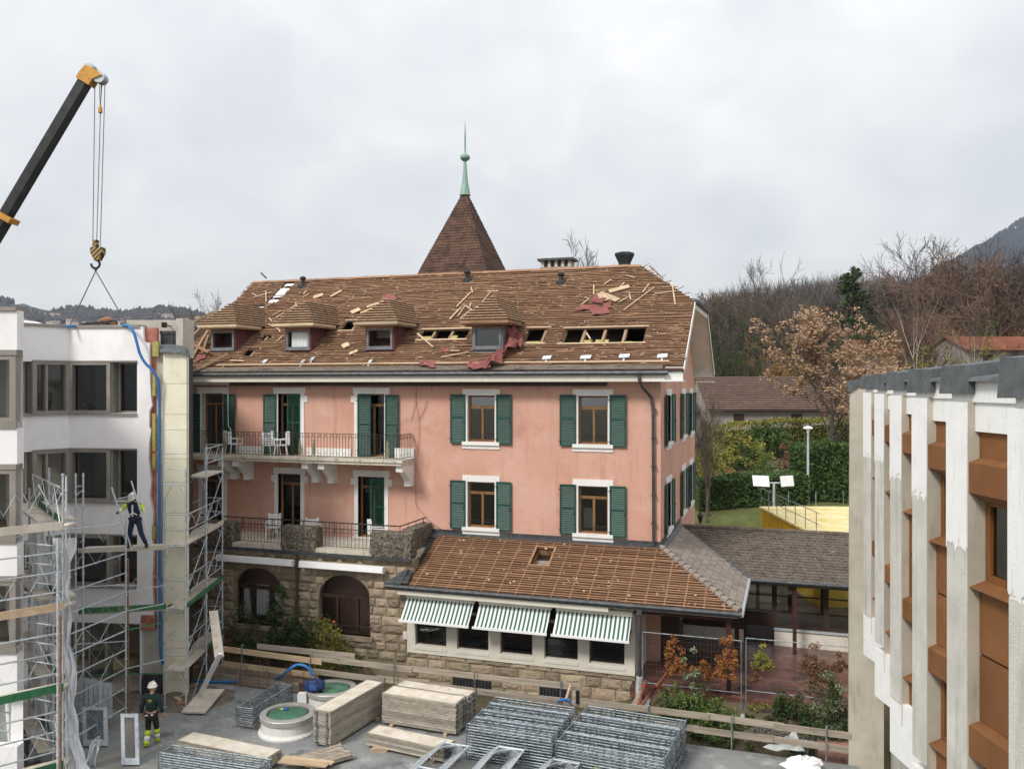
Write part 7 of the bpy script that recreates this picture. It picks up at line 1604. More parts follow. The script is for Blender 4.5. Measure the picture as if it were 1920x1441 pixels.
TM['pine'] = pine(); random.seed(77)
def plant(kind, u, vtop, D, label, grp=None, cat='tree', name=None, wx=1.0, rot=None):
    p = gd(u, D); z0 = zt(p.x, p.y); H = (720.5 - vtop) / F * D + CH - z0; s = H / 10.0
    o = thing(name or {'pine': 'pine_tree', 'birch': 'birch_tree', 'oak': 'oak_tree'}.get(kind, 'bare_tree' if kind in ('bare', 'bare2', 'round') else 'leafy_tree'), Z(p, z0), label, cat, grp)
    o.rotation_euler = (0, 0, ru(0, 6.28) if rot is None else rot); o.scale = (s * wx, s * wx, s)
    wm, lm = TM[kind]; a = bpy.data.objects.new('trunk', wm); COL.objects.link(a); a.parent = o
    if lm: c = bpy.data.objects.new('crown', lm); COL.objects.link(c); c.parent = o
    return o
plant('round', 404, 566, 165, 'round bare tree behind the left end of the house', wx=.42)
plant('red', 346, 592, 130, 'dark reddish bare tree behind the cut end of the white building', wx=.7); plant('round', 374, 596, 150, 'small bare tree between the white building and the house', wx=.5)
plant('round', 1116, 474, 125, 'bare tree crown rising behind the ridge beside the chimney', wx=.45)
plant('tan', 1572, 590, 66, 'broad tree with tan leaves in front of the brown roofs', wx=1.3, rot=.6); plant('tan', 1625, 650, 70, 'tan-leaved tree just left of the concrete building', wx=.9)
plant('bare', 1452, 508, 104, 'tall bare tree with ivy left of the tan tree', wx=.85); plant('ivy', 1444, 575, 102, 'ivy-clad tree rising behind the brown roofs')
plant('pine', 1598, 498, 108, 'dark pine rising above the tan tree', wx=1.15); plant('bare2', 1622, 540, 112, 'bare tree right of the dark pine')
plant('bare', 1706, 470, 118, 'tall bare tree left of the birch, against the sky', wx=1.0); plant('birch', 1742, 488, 84, 'slim white birch with bare twigs', wx=1.1); plant('birch', 1818, 560, 80, 'pale-barked tree with a few orange leaves right of the birch', wx=1.0)
plant('oak', 1868, 468, 100, 'big spreading brownish oak at the right edge', wx=1.15); plant('oak', 1935, 480, 104, 'oak cut by the right edge of the picture', wx=1.1)
plant('green', 1380, 625, 112, 'dark green leafy tree behind the gable of the pink house'); plant('ivy', 1350, 580, 108, 'dark bare tree next to the gable overhang', wx=1.1); plant('green', 1640, 615, 106, 'dark green leafy tree right of the tan tree'); plant('yellow', 1500, 620, 105, 'yellowish tree between the ivy tree and the tan tree')
plant('red', 1690, 590, 90, 'reddish twiggy tree left of the birch', wx=1.3); plant('yellow', 1750, 650, 78, 'low yellow-orange tree under the birch', wx=1.4); plant('red', 1780, 600, 96, 'reddish twiggy tree right of the birch', wx=1.3); plant('green', 1895, 625, 92, 'dark green tree below the oak at the right edge', wx=1.2); plant('yellow', 1830, 630, 86, 'orange-yellow tree right of the pale-barked tree', wx=1.2)
plant('bare2', 1326, 720, 50, 'slender bare tree beside the rear corner of the pink house', wx=.7); plant('yellow', 1330, 770, 51, 'yellow-leaved young tree beside the rear corner of the pink house', wx=.8)
for i in range(46):
    u = ru(1320, 1990); D = ru(120, 215); vt = ru(560, 612) - (u - 1320) * .075 + ru(-12, 12); k = random.choice(('bare', 'bare2', 'red', 'bare', 'green', 'ivy', 'ivy', 'oak', 'yellow')); o = plant(k, u, vt, D, '%s %s in the wood %s' % ({'bare': 'wide bare', 'bare2': 'slim bare', 'red': 'reddish twiggy', 'round': 'rounded bare', 'ivy': 'ivy-clad', 'oak': 'brown-leaved', 'green': 'dark green', 'yellow': 'yellowish'}[k], 'tree near the front' if D < 150 else ('tree halfway back' if D < 185 else 'tree far back'), 'behind the gable' if u < 1420 else ('above the brown roofs' if u < 1540 else ('behind the dark pine' if u < 1660 else ('behind the birch' if u < 1790 else 'behind the big oak')))), 'trees in the wood on the far slope', wx=ru(.75, 1.1), name='woodland_tree')
for (k, u, v, D, lab, wx) in (('tall', 1418, 548, 112, 'tall dark bare tree left of the ivy tree', .8), ('tall', 1478, 520, 118, 'tall dark bare tree right of the ivy tree', .8), ('tall', 1538, 535, 122, 'tall dark bare tree between the ivy tree and the pine', .8), ('tall', 1655, 515, 116, 'tall dark bare tree right of the pine', .85), ('tall', 1688, 478, 122, 'tallest dark bare tree against the sky', .9), ('tall', 1775, 512, 118, 'tall dark bare tree right of the birch', .8), ('tall', 1838, 482, 112, 'tall dark bare tree left of the big oak', .9), ('tall', 1900, 470, 116, 'tall dark bare tree beside the big oak', .9), ('gold', 1428, 640, 100, 'golden tree above the brown roofs', .8), ('gold', 1478, 655, 98, 'second golden tree above the brown roofs, nearer the tan tree', .7), ('gold', 1690, 632, 98, 'golden tree left of the birch', .8), ('gold', 1790, 590, 104, 'golden tree right of the birch', .8), ('gold', 1860, 585, 108, 'golden tree below the big oak', .9), ('green', 1405, 650, 96, 'evergreen tree above the brown roofs', .7), ('green', 1540, 640, 102, 'evergreen tree behind the tan tree', .8), ('green', 1720, 640, 106, 'evergreen tree behind the birch', .8), ('pine', 1345, 590, 120, 'dark conifer next to the gable', .9), ('pine', 1505, 575, 128, 'dark conifer between the bare trees', .9)):
    plant(k, u, v, D, lab, 'trees above the brown roofs', wx=wx)
# woods beyond: uncountable fuzz of twigs on the ridge
woodm = mat('far_twigs', (.060, .050, .044), (.115, .088, .070), .05, .98, dirt=[((.045, .05, .038), .12, .55, .65), ((.20, .115, .06), .2, .62, .72)], world=True)
b = MB(); R2 = V((ST, -CT, 0))
for i in range(2600):
    u = ru(1200, 2050); D = 240 + 360 * rnd() ** .8
    p = gd(u, D); t = min(1, max(0, (D - 260) / 300))
    def crest2(u):
        pts = [(1180, 690), (1290, 600), (1340, 575), (1420, 562), (1520, 548), (1600, 545), (1700, 545), (1800, 540), (1920, 525), (2100, 520)]
        for (a, va), (c, vc) in zip(pts, pts[1:]):
            if a <= u <= c: tt = (u - a) / (c - a); return va + (vc - va) * (tt * tt * (3 - 2 * tt) * .5 + tt * .5)
        return 520
    zc = (720.5 - crest2(u)) / F * 560 + CH; z = max(6 + (zc - 6) * t ** 1.25, zt(p.x, p.y)) - 1; h = ru(9, 17)
    for k in range(13):
        d = V((ru(-.45, .45), ru(-.45, .45), 1)).normalized(); s = RT * ru(.12, .30); q = Z(p, z + h * ru(0, .35)); e = q + d * h * ru(.5, .75); b.quad(q - s * .6, q + s * .6, e + s * .15, e - s * .15)
tag(b.build('far_woods', woodm), 'brown leafless woods covering the far ridge', kind='stuff')
# shrubs behind the house
hedge('clipped_hedge', gd(1300, 53), gd(1500, 54), 2.6, 1.85, 11000, .11, Lhedge, 'long dark green clipped hedge behind the lawn'); hedge('clipped_hedge', gd(1484, 56), gd(1640, 54), 2.8, 3.7, 9000, .12, Lhedge, 'taller bright-topped hedge section left of the concrete building')
hedge('clipped_hedge', gd(1320, 76), gd(1600, 77), 1.6, 3.0, 6500, .12, Ly, 'yellow-topped hedge in front of the brown-roofed houses')
shrub('shrub', Z(gd(1440, 74), zt(*gd(1440, 74).to_2d())), 2.6, 2, 1.9, 2600, .16, Lhedge, 'round dark green bush in front of the brown roofs'); shrub('shrub', Z(gd(1378, 70), zt(*gd(1378, 70).to_2d())), 3, 2, 1.7, 2400, .14, Ly, 'yellow bush beside the pink house gable'); shrub('shrub', Z(gd(1425, 66), zt(*gd(1425, 66).to_2d())), 2, 1.6, 1.2, 1600, .12, Lg2, 'light green bush below the yellow hedge'); shrub('shrub', Z(gd(1362, 58), zt(*gd(1362, 58).to_2d())), 1.2, 1, 1.0, 900, .1, Lo, 'reddish bush beyond the hedge near the pink house'); shrub('shrub', Z(gd(1330, 60), zt(*gd(1330, 60).to_2d())), 1.6, 1.2, 2.2, 1500, .12, Ly, 'yellow-green tall bush right behind the pink house')
o = shrub('pampas_grass', Z(gd(1460, 60), zt(*gd(1460, 60).to_2d()) + 1.0), .5, .5, .9, 300, .12, Lpale, 'pale pampas grass plumes above the hedge', 'grass')
for k, (u, D, rx, rz, n, m, lab) in enumerate(((1345, 72, 2.2, 1.5, 1500, Ly, 'yellow-brown bush at the left end of the far hedge'), (1400, 69, 1.8, 1.3, 1300, Lg, 'dark green bush left of the round bush on the bank'), (1490, 69, 2.0, 1.2, 1300, Lr, 'brown bush on the bank behind the street lamp'), (1545, 68, 2.2, 1.7, 1500, Lg2, 'green bush on the bank below the tan tree'), (1585, 64, 1.6, 1.4, 1100, Lg, 'dark bush at the foot of the tan tree'), (1310, 64, 1.4, 1.0, 900, Lr, 'brown bush on the bank right behind the pink house'))):
    p = gd(u, D); shrub('bank_shrub', Z(p, zt(p.x, p.y)), rx, 1.2, rz, n, .12, m, lab, grp='bushes on the bank')
# creepers and bushes at the stone wall
for k, (u, v, rx, rz, n, m, lab) in enumerate(((518, 1180, .62, 1.3, 3600, Lg, 'tall dark green creeper climbing over the left arched window'), (560, 1200, 1.0, .95, 3000, Lg, 'dark green bush between the two arched windows'), (612, 1215, .9, .85, 2400, Ly, 'yellow-green bush below the right arched window'), (455, 1215, 1.0, .85, 2400, Lg, 'dark bush at the left foot of the stone wall'), (530, 1225, 2.2, .45, 2600, Lr, 'brown withered growth along the foot of the stone wall'), (430, 1190, .5, .7, 900, Lr, 'dry brown climber beside the scaffold tower'), (665, 1228, .8, .3, 700, Lg2, 'thin green sprigs under the right arched window sill'))):
    p = onY(u, v, 27.1); shrub('wall_shrub', (p.x, 27.15, .1), rx, .35, rz * 1.2, n, .055, m, lab, grp='bushes along the stone wall')
p = onY(1075 / 1 * 0 + 626, 1166, 27.4); b = MB(); b.lathe([(.02, -.05), (.07, 0), (.05, .06)], p, 7); tag(b.build('red_flower', mat('red_petal', (.5, .05, .03), (.6, .1, .06), 5, .7)), 'single red rose in front of the right arched window', 'flower')
for k, (u, v, Y, rx, ry, rz, n, s, m, lab) in enumerate(((1305, 1330, 26.0, 1.25, .6, .72, 4600, .06, Lg2, 'large leafy green shrub behind the low plank fence'), (1296, 1300, 26.0, .34, .3, 1.35, 1300, .055, Lpale, 'pale upright top of the large shrub'), (1268, 1350, 25.7, .9, .4, .6, 2400, .05, Lg, 'dark green growth at the left foot of the large shrub'), (1345, 1362, 25.6, 1.0, .35, .5, 2400, .05, Lg2, 'green growth behind the right part of the low fence'), (1475, 1300, 26.7, .6, .4, .5, 2000, .05, Lg, 'dark clipped bush in the middle of the garden'), (1440, 1310, 26.9, .9, .3, .2, 900, .045, Ly, 'low yellow-green plants along the garden fence'), (1560, 1320, 26.4, .9, .6, .9, 3600, .05, Lg, 'dark green bush beside the concrete end wall'), (1560, 1285, 26.3, .6, .35, 1.1, 1300, .05, Lpale, 'pale wispy shrub beside the concrete end wall'), (1515, 1362, 26.0, .35, .25, .2, 500, .05, Lg2, 'small bright green plant on the rubble path'), (1130, 1312, 25.6, .7, .25, .3, 900, .05, Ly, 'low yellow-brown weeds at the foot of the annex wall'), (1160, 1310, 25.7, .3, .25, .42, 700, .05, Lg, 'small dark conifer-like weed at the annex corner'), (1300, 1395, 25.1, 1.6, .2, .18, 1500, .045, Lg2, 'green weeds between the slab edge and the low fence'), (1400, 1330, 26.4, .5, .3, .22, 700, .05, Lg, 'small green clump behind the plastic sheet in the garden'))):
    p = onY(u, v, Y); shrub('garden_shrub', (p.x, Y, zt(p.x, Y)), rx, ry, rz, n, s, m, lab, grp='garden shrubs')
# ================================================================== GARDEN FENCE AND RED CREEPERS
def mesh_fence(u0, v0, u1, v1, hgt, label):
    Y = 26.95; p, q = onY(u0, v0, Y), onY(u1, v1, Y); zt0 = (p.z + q.z) / 2; p.z = q.z = zt0; o = thing('mesh_fence', (p.x, Y, .4), label, 'fence', 'mesh fence panels')
    for x in (p.x, q.x): b = MB(); b.tube((x, Y, .1), (x, Y, zt0), .020, n=6); b.build('post', galvdark, o)
    for z in (zt0, zt0 - hgt): b = MB(); b.tube((p.x, Y, z), (q.x, Y, z), .015, n=6); b.build('rail', galvdark, o)
    b = MB(); n = int((q.x - p.x) / .11)
    for i in range(1, n): x = p.x + (q.x - p.x) * i / n; b.tube((x, Y, zt0 - hgt), (x, Y, zt0), .0022, n=3, cap=False)
    for k in range(1, 8): b.tube((p.x, Y, zt0 - hgt * k / 8), (q.x, Y, zt0 - hgt * k / 8), .0028, n=3, cap=False)
    m_ = b.build('wire_mesh', galvdark, o); m_['kind'] = 'stuff'
    return Y
mesh_fence(1205, 1180, 1390, 1205, 1.6, 'left galvanised mesh fence panel beside the annex, hung with red creepers'); mesh_fence(1399, 1193, 1600, 1216, 1.6, 'right galvanised mesh fence panel next to the concrete building')
for k, (u, v, rx, rz, n, m, lab) in enumerate(((1265, 1225, .36, .62, 1900, Lo, 'dense orange creeper on the left part of the left mesh fence'), (1362, 1228, .42, .7, 2400, Lo, 'dense orange creeper on the right part of the left mesh fence'), (1434, 1228, .42, .42, 1000, Ly, 'yellowish creeper on the left part of the right mesh fence'), (1530, 1240, .46, .62, 1700, Lr, 'dark russet creeper on the middle of the right mesh fence'), (1575, 1235, .35, .4, 800, Lr, 'thin russet creeper at the right end of the mesh fence'), (1310, 1245, .6, .45, 700, Lo, 'thin orange creeper between the two dense ones'), (1420, 1255, .3, .35, 600, Lr, 'small russet creeper low on the right mesh fence'))):
    p = onY(u, v, 26.85); shrub('red_creeper', (p.x, 26.85, p.z - rz), rx, .16, rz, n, .042, m, lab, 'creeper', 'creepers on the mesh fence')
# rubble path, tarps and timbers in the garden
tarp = mat('grey_tarp', (.34, .36, .35), (.48, .50, .49), 4, .45)
for k, (pts, lab) in enumerate(((((1378, 1355), (1400, 1330), (1424, 1318), (1412, 1340)), 'pale plastic tarp at the left end of the rubble path'), (((1498, 1352), (1520, 1338), (1552, 1350), (1530, 1356)), 'pale tarp at the right end of the rubble path'), (((1430, 1405), (1465, 1392), (1490, 1372), (1510, 1412)), 'grey tarp with boards behind the low fence'), (((1180, 1325), (1200, 1318), (1225, 1300), (1215, 1330)), 'grey tarp at the annex corner'))):
    P = [onZ(u, v, .25) for u, v in pts]; b = MB(); n = 6; vs = []
    for j in range(n + 1):
        for i in range(n + 1): s, t = i / n, j / n; p = P[0] * (1 - s) * (1 - t) + P[1] * s * (1 - t) + P[2] * s * t + P[3] * (1 - s) * t; vs.append(p + V((0, 0, .10 * noise.noise(p * 4) + .06)))
    b.add(vs, [(j * (n + 1) + i, j * (n + 1) + i + 1, (j + 1) * (n + 1) + i + 1, (j + 1) * (n + 1) + i) for j in range(n) for i in range(n)]); tag(b.build('tarp', tarp), lab, 'tarp')
stm = mat('rubble_stone', (.28, .22, .17), (.40, .33, .27), 4, .95, rv=.25)
rs_ = thing('rubble_kerb', onZ(1470, 1335, .2), 'crumbling kerb of pinkish stones across the garden', 'kerb')
for i in range(46):
    f = (i + rnd()) / 46; r = i % 2; p = onZ(1415 + (1530 - 1415) * f, 1328 + (1345 - 1328) * f + 9 * r, .2); b = MB(); s = ru(.10, .2); b.T = Matrix.Translation(p) @ Matrix.Rotation(ru(0, 3), 4, 'Z'); b.add([(x * s * ru(.7, 1), y * s * ru(.6, .9), z * s * .55) for z in (-1, 1) for x, y in ((-1, -1), (1, -1), (1, 1), (-1, 1))], [(3, 2, 1, 0), (4, 5, 6, 7), (0, 1, 5, 4), (1, 2, 6, 5), (2, 3, 7, 6), (3, 0, 4, 7)]); b.build('stone', stm, rs_)
gv = MB()
for i in range(1600): p = onZ(ru(1395, 1535), ru(1338, 1390), ru(.02, .2)); s = ru(.015, .05); gv.obox(p, RT * s, FW * s, (0, 0, s * .7))
tag(gv.build('garden_gravel', mat('dark_gravel', (.09, .085, .08), (.20, .185, .17), 12, .95)), 'dark gravel behind the low fence', kind='stuff')
for k in range(6):
    p, q = onZ(1483 + k * 6, 1412, .12), onZ(1493 + k * 6.5, 1372, .14); b = MB(); b.bar(p, q, .06, .06); tag(b.build('dark_batten', zinc), 'dark batten in the row on the grey tarp behind the low fence', 'batten', 'dark battens in the garden')
redp = mat('red_painted_steel', (.20, .05, .03), (.27, .08, .05), 5, .6)
for k, (A, B, za, zb, lab) in enumerate((((1194, 1328), (1211, 1275), .1, 1.0, 'orange steel bar leaning at the annex corner'), ((1197, 1328), (1250, 1262), .1, .8, 'long red steel bar lying across the porch edge'), ((1205, 1284), (1250, 1290), .55, .55, 'orange plank on the brick floor by the annex corner'), ((1183, 1330), (1203, 1296), .05, .5, 'old curved plank leaning at the annex corner'))):
    p, q = at(*A, 26.0), at(*B, 27.0); p.z = max(p.z, za); b = MB(); b.bar(p, q, .07 if k < 2 else .16, .05); tag(b.build('steel_bar' if k < 2 else 'corner_plank', redp if k < 3 else greywood), lab, 'bar' if k < 2 else 'plank')
# ================================================================== BEHIND: yellow hall, lamps, signs, houses
yell = mat('yellow_sheet', (.62, .40, .02), (.70, .47, .03), 1.2, .6, dirt=[((.45, .29, .02), 2, .55, .8)]); ytop = mat('yellow_deck', (.62, .50, .20), (.70, .62, .38), .8, .85, dirt=[((.50, .36, .06), 1.2, .52, .7)])
yb_ = thing('yellow_hall', gd(1500, 46), 'bright yellow flat-roofed hall behind the tiled wing', 'building'); ya, yb1, yc = onZ(1428, 948, 3.4), None, None
ztop = 3.64; HA, HB = gd(1427, 46.5, ztop), gd(1535, 37.4, ztop); hx = RT * 9.0; hd_ = (HB - HA); hn = hd_.normalized(); ho = V((hn.y, -hn.x, 0)); ho = -ho if ho.dot(RT) > 0 else ho
b = MB(); b.prism([Z(HA, .3), Z(HB, .3), Z(HB + hx, .3), Z(HA + hx, .3)], (0, 0, ztop - .42)); b.build('wall', yell, yb_)
for i in range(6): b = MB(); p, q = HA + hd_ * (i / 6 + .002), HA + hd_ * ((i + 1) / 6 - .002); b.prism([Z(p + ho * .1, ztop - .1), Z(q + ho * .1, ztop - .1), Z(q + hx, ztop - .1), Z(p + hx, ztop - .1)], (0, 0, .1)); b.build('roof_panel', ytop, yb_)
for i in range(30): b = MB(); p = HA + hd_ * ((i + .5) / 30); b.obox(Z(p, .3), hn * .1, ho * .04, (0, 0, ztop - .42)); b.build('rib', yell, yb_)
for i in range(7): b = MB(); p = HA + hd_ * (i / 6.2); b.tube(Z(p, ztop), Z(p, ztop + 1.0), .02); b.build('rail_post', galvdark, yb_); b = MB(); p = HA + hx * (i / 6); b.tube(Z(p, ztop), Z(p, ztop + .8), .02); b.build('rail_post', galvdark, yb_)
for z in (.5, 1.0): b = MB(); b.tube(Z(HA, ztop + z), Z(HB, ztop + z), .018); b.build('handrail', galvdark, yb_)
def lamp_post(u, v0, v1, D, label):
    p = at(u, v1, D); q = at(u, v0, D); p.z = zt(p.x, p.y); o = thing('street_lamp', p, label, 'street lamp'); b = MB(); b.tube(p, q, .09, .06, 8); b.build('pole', galv, o); b = MB(); b.lathe([(.09, -.25), (.12, -.08), (.30, .0), (.26, .10), (.06, .16)], q, 12); b.build('lamp_head', whiteplas, o)
lamp_post(1515, 803, 945, 53, 'grey street lamp with a white dome head in front of the hedge')
def twin_sign():  # two white sign panels on a post, not lamps
    p = at(1451, 945, 50); z0 = zt(p.x, p.y); zt_ = at(1451, 905, 50).z; o = thing('twin_sign_post', Z(p, z0), 'twin white panels on a short grey post beside the hedge', 'sign'); b = MB(); b.tube(Z(p, z0), Z(p, zt_), .08, n=8); b.build('pole', galv, o); b = MB(); b.tube(Z(p, zt_) - RT * .45, Z(p, zt_) + RT * .45, .05); b.build('crossbar', galv, o)
    for s in (-1, 1):
        b = MB(); c = Z(p, zt_ + .1) + RT * s * .75; x = (RT * .42 + FW * .2 * s); y = V((0, 0, .3)) + FW * .12; n = x.cross(y).normalized(); pa = b.obox(c - x - y, x * 2, y * 2, n * .08); b.build('panel', whiteplas, o); b = MB(); [b.obox(c - x * .95 - y * .9 + y * (k * .36) - n * .012, x * 1.9, y * .05, n * .01) for k in range(6)]; b.build('panel_rib', galv, o)
twin_sign()
p = onX(1312, 988, -3.0); b = MB(); p = at(1313, 985, 42); zl = zt(p.x, p.y); o = thing('garden_lantern', Z(p, zl), 'small black lantern post at the rear corner of the pink house', 'lantern'); b.tube(Z(p, zl), Z(p, CH - 6.8), .03); b.build('pole', iron, o); b = MB(); b.lathe([(.08, 0), (.14, .3), (.2, .32), (.02, .5)], Z(p, CH - 6.8), 6); b.build('lamp_head', iron, o)
rooft = mat('brown_house_roof', (.12, .078, .062), (.19, .13, .105), 1.5, .92, dirt=[((.08, .055, .045), 4, .55, .75)]); roofr = mat('red_house_roof', (.26, .095, .055), (.36, .16, .10), .9, .92, dirt=[((.16, .08, .055), 1.2, .52, .7)]); hw_ = mat('house_wall', (.26, .24, .21), (.33, .31, .28), 1, .9)
def bg_house(u, v_ridge, v_eave, D, Wm, dep, label, m, name='background_house', ang=0.0):
    p = gd(u, D); zr = at(u, v_ridge, D + dep / 2).z; ze = at(u, v_eave, D).z; z0 = min(zt(p.x, p.y), ze - 2) - .3; o = thing(name, Z(p, z0), label, 'house'); T = fr(Z(p, 0), RT * math.cos(ang) + FW * math.sin(ang))
    b = MB(T); b.box(-Wm / 2 + .3, .3, z0, Wm / 2 - .3, dep - .3, ze); b.prism([(-Wm / 2 + .3, .3, ze), (-Wm / 2 + .3, dep - .3, ze), (-Wm / 2 + .3, dep / 2, zr - .15)], (Wm - .6, 0, 0)); b.build('wall', hw_, o)
    b = MB(T); b.add([(-Wm / 2, -.3, ze - .1), (Wm / 2, -.3, ze - .1), (Wm / 2, dep / 2, zr), (-Wm / 2, dep / 2, zr), (-Wm / 2, dep + .3, ze - .1), (Wm / 2, dep + .3, ze - .1)], [(0, 1, 2, 3), (3, 2, 5, 4)]); rf = b.build('roof', m, o)
    n = 16; b = MB(T)
    for i in range(n): f = (i + .2) / n; y = -.3 + (dep / 2 + .3) * f; z = ze - .1 + (zr - ze + .1) * f; b.obox((-Wm / 2, y, z + .02), (Wm, 0, 0), (0, .06, .04), (0, -.05, .07))
    x_ = b.build('tile_courses', m, rf); x_['kind'] = 'stuff'
    for x in (-.3, 0.05, .32):
        b = MB(T); b.box(Wm * x - .5, .24, ze - 1.6, Wm * x + .5, .298, ze - .5); wn = b.build('window', darkwood, o)
    return o
bg_house(1350, 735, 770, 86, 18, 10, 'low brown-roofed house nearest the pink house gable', rooft); bg_house(1480, 706, 766, 82, 16, 11, 'brown-roofed house behind the round bush', rooft); bg_house(1640, 716, 768, 86, 16, 11, 'brown-roofed house behind the tan tree', rooft, ang=.1)
bg_house(1400, 672, 700, 120, 26, 10, 'grey-roofed house half hidden by trees above the brown roofs', slate2); bg_house(1800, 638, 662, 100, 22, 10, 'long red-roofed house behind the birch', roofr); bg_house(1920, 632, 655, 88, 12, 9, 'red-roofed house at the right edge above the concrete building', roofr)
b = MB(); p = at(1425, 700, 84); b.box(p.x - .5, p.y + 3, p.z - 2, p.x + .5, p.y + 4, p.z - .9); tag(b.build('roof_chimney', hw_), 'stubby pale chimney on the brown-roofed house', 'chimney')
# far village on the left hill
vm = []
for k in range(3):
    b = MB(); w_, d_, h_ = (12, 10, 8), (16, 11, 7), (22, 12, 9); w_, d_, h_ = ((12, 10, 8), (16, 11, 7), (22, 12, 9))[k]; b.box(-w_ / 2, -d_ / 2, -6, w_ / 2, d_ / 2, h_); b.cm = 1; b.prism([(-w_ / 2 - .6, -d_ / 2 - .8, h_ - .2), (-w_ / 2 - .6, d_ / 2 + .8, h_ - .2), (-w_ / 2 - .6, 0, h_ + 4)], (w_ + 1.2, 0, 0)); vm.append(b.mesh('village_house', [mat('far_wall%d' % k, (.55, .52, .48), (.62, .60, .56), .1, .9, rv=.3), mat('far_roof%d' % k, (.20, .13, .10), (.26, .18, .15), .1, .9, rv=.3)]))
HP = [(-500, 560), (-200, 540), (0, 568), (40, 573), (110, 584), (190, 587), (260, 584), (350, 590), (420, 604)]
def hcrest(u):
    for (a, va), (c, vc) in zip(HP, HP[1:]):
        if a <= u <= c: t = (u - a) / (c - a); return va + (vc - va) * (t * t * (3 - 2 * t) * .5 + t * .5)
    return 604
for i in range(90):
    u = ru(32, 400); t = 1 - .42 * rnd() ** 1.2 if rnd() < .25 else ru(.62, .86); D = 650 + 750 * t; p = gd(u, D); zc = (720.5 - hcrest(u)) / F * 1400 + CH
    z = zc * t ** 1.25 + 7 * t * (1.5 * noise.noise(p * (3.0 / 1400 * 6)) + noise.noise(p * (3.0 / 1400 * 22)) * .6); v = 720.5 - (z + 6 - CH) / D * F
    if v > 614: continue
    o = obj('village_house', vm[i % 3], loc=Z(p, z + 1)); o.rotation_euler = (0, 0, ru(-.6, .9)); o.scale = (ru(.5, .8),) * 3; tag(o, 'tiny pale house among trees on the far left hill', 'house', 'houses on the far hill')
# tree fuzz on the hills
b = MB()
for i in range(5200):
    u = ru(-40, 460); t = ru(.5, 1.02); D = 650 + 750 * t; p = gd(u, D); zc = (720.5 - hcrest(max(-499, min(419, u)))) / F * 1400 + CH; z = zc * t ** 1.25 + 7 * t * (1.5 * noise.noise(p * (3.0 / 1400 * 6)) + noise.noise(p * (3.0 / 1400 * 22)) * .6)
    if noise.noise(p * .006) < -.12: continue
    h, r = ru(6, 12), ru(3, 6); vs = [Z(p, z + h)] + [Z(p, z) + (RT * math.cos(a) + FW * math.sin(a)) * r * ru(.7, 1.2) + V((0, 0, h * ru(.2, .6))) for a in (0, 1.25, 2.5, 3.8, 5.0)]; b.add(vs, [(0, k, k % 5 + 1) for k in range(1, 6)]); b.add([Z(p, z - 2) + RT * -r * .7, Z(p, z - 2) + RT * r * .7, vs[1], vs[3]], [(0, 1, 2, 3)])
tag(b.build('hill_forest', mat('hill_trees', (.028, .028, .036), (.060, .052, .052), .02, .98, dirt=[((.028, .035, .034), .05, .5, .6)], world=True)), 'dark leafless forest on the far left hill', kind='stuff')
def mcrest(u):
    HP2 = [(1500, 720), (1680, 590), (1760, 505), (1800, 486), (1840, 464), (1880, 438), (1920, 420), (2000, 370), (2200, 300)]
    for (a, va), (c, vc) in zip(HP2, HP2[1:]):
        if a <= u <= c: t = (u - a) / (c - a); return va + (vc - va) * (t * t * (3 - 2 * t) * .5 + t * .5)
    return 300
b = MB()
for i in range(6000):
    u = ru(1740, 2000); t = ru(.7, 1.02); D = 700 + 1000 * t; p = gd(u, D); zc = (720.5 - mcrest(u)) / F * 1700 + CH; z = zc * t ** 1.25 + 6 * t * (1.5 * noise.noise(p * (3.0 / 1700 * 6)) + noise.noise(p * (3.0 / 1700 * 22)) * .6)
    h, r = ru(6, 11), ru(3, 6); vs = [Z(p, z + h)] + [Z(p, z) + (RT * math.cos(a) + FW * math.sin(a)) * r + V((0, 0, h * .1)) for a in (0, 1.25, 2.5, 3.8, 5.0)]; b.add(vs, [(0, k, k % 5 + 1) for k in range(1, 6)])
tag(b.build('mountain_forest', mat('mountain_trees', (.016, .024, .040), (.036, .040, .054), .008, .98, world=True)), 'dark conifer forest on the mountain side at the right', kind='stuff')  # blue of the distant haze put into the tree colour
# ================================================================== PEOPLE
skinm = mat('dark_skin', (.085, .045, .03), (.11, .06, .042), 6, .6); skin2 = mat('light_skin', (.42, .24, .17), (.48, .29, .21), 6, .6)
navy = mat('navy_cloth', (.010, .018, .045), (.022, .035, .075), 9, .9); hiv = mat('hi_vis_yellow', (.48, .62, .03), (.56, .70, .06), 6, .8); blackc = mat('black_cloth', (.014, .013, .014), (.032, .028, .027), 9, .9); dgreen = mat('dark_green_cloth', (.006, .024, .020), (.013, .042, .034), 9, .9); refl = mat('reflective_band', (.75, .76, .76), (.82, .83, .83), 5, .4); boot = mat('boot', (.02, .016, .013), (.04, .03, .025), 9, .7); helm = mat('white_helmet', (.72, .70, .62), (.78, .76, .69), 4, .35)
def skinned(name, J, E_, root, m, parent, sub=2):
    ks = list(J); ix = {k: i for i, k in enumerate(ks)}; me = bpy.data.meshes.new(name); o0 = ORG[parent.name]
    me.from_pydata([V(J[k][0]) for k in ks], [(ix[a], ix[b_]) for a, b_ in E_], []); ob = bpy.data.objects.new(name, me); COL.objects.link(ob); ob.parent = parent; me.materials.append(m)
    md = ob.modifiers.new('skin', 'SKIN'); md.use_smooth_shade = True
    sv = me.skin_vertices[0].data if me.skin_vertices else None
    for k in ks:
        r = J[k][1]; r = r if isinstance(r, tuple) else (r, r)
        if sv: sv[ix[k]].radius = r; sv[ix[k]].use_root = (k == root)
    ob.modifiers.new('sub', 'SUBSURF').levels = sub; ob.modifiers['sub'].render_levels = sub
    return ob
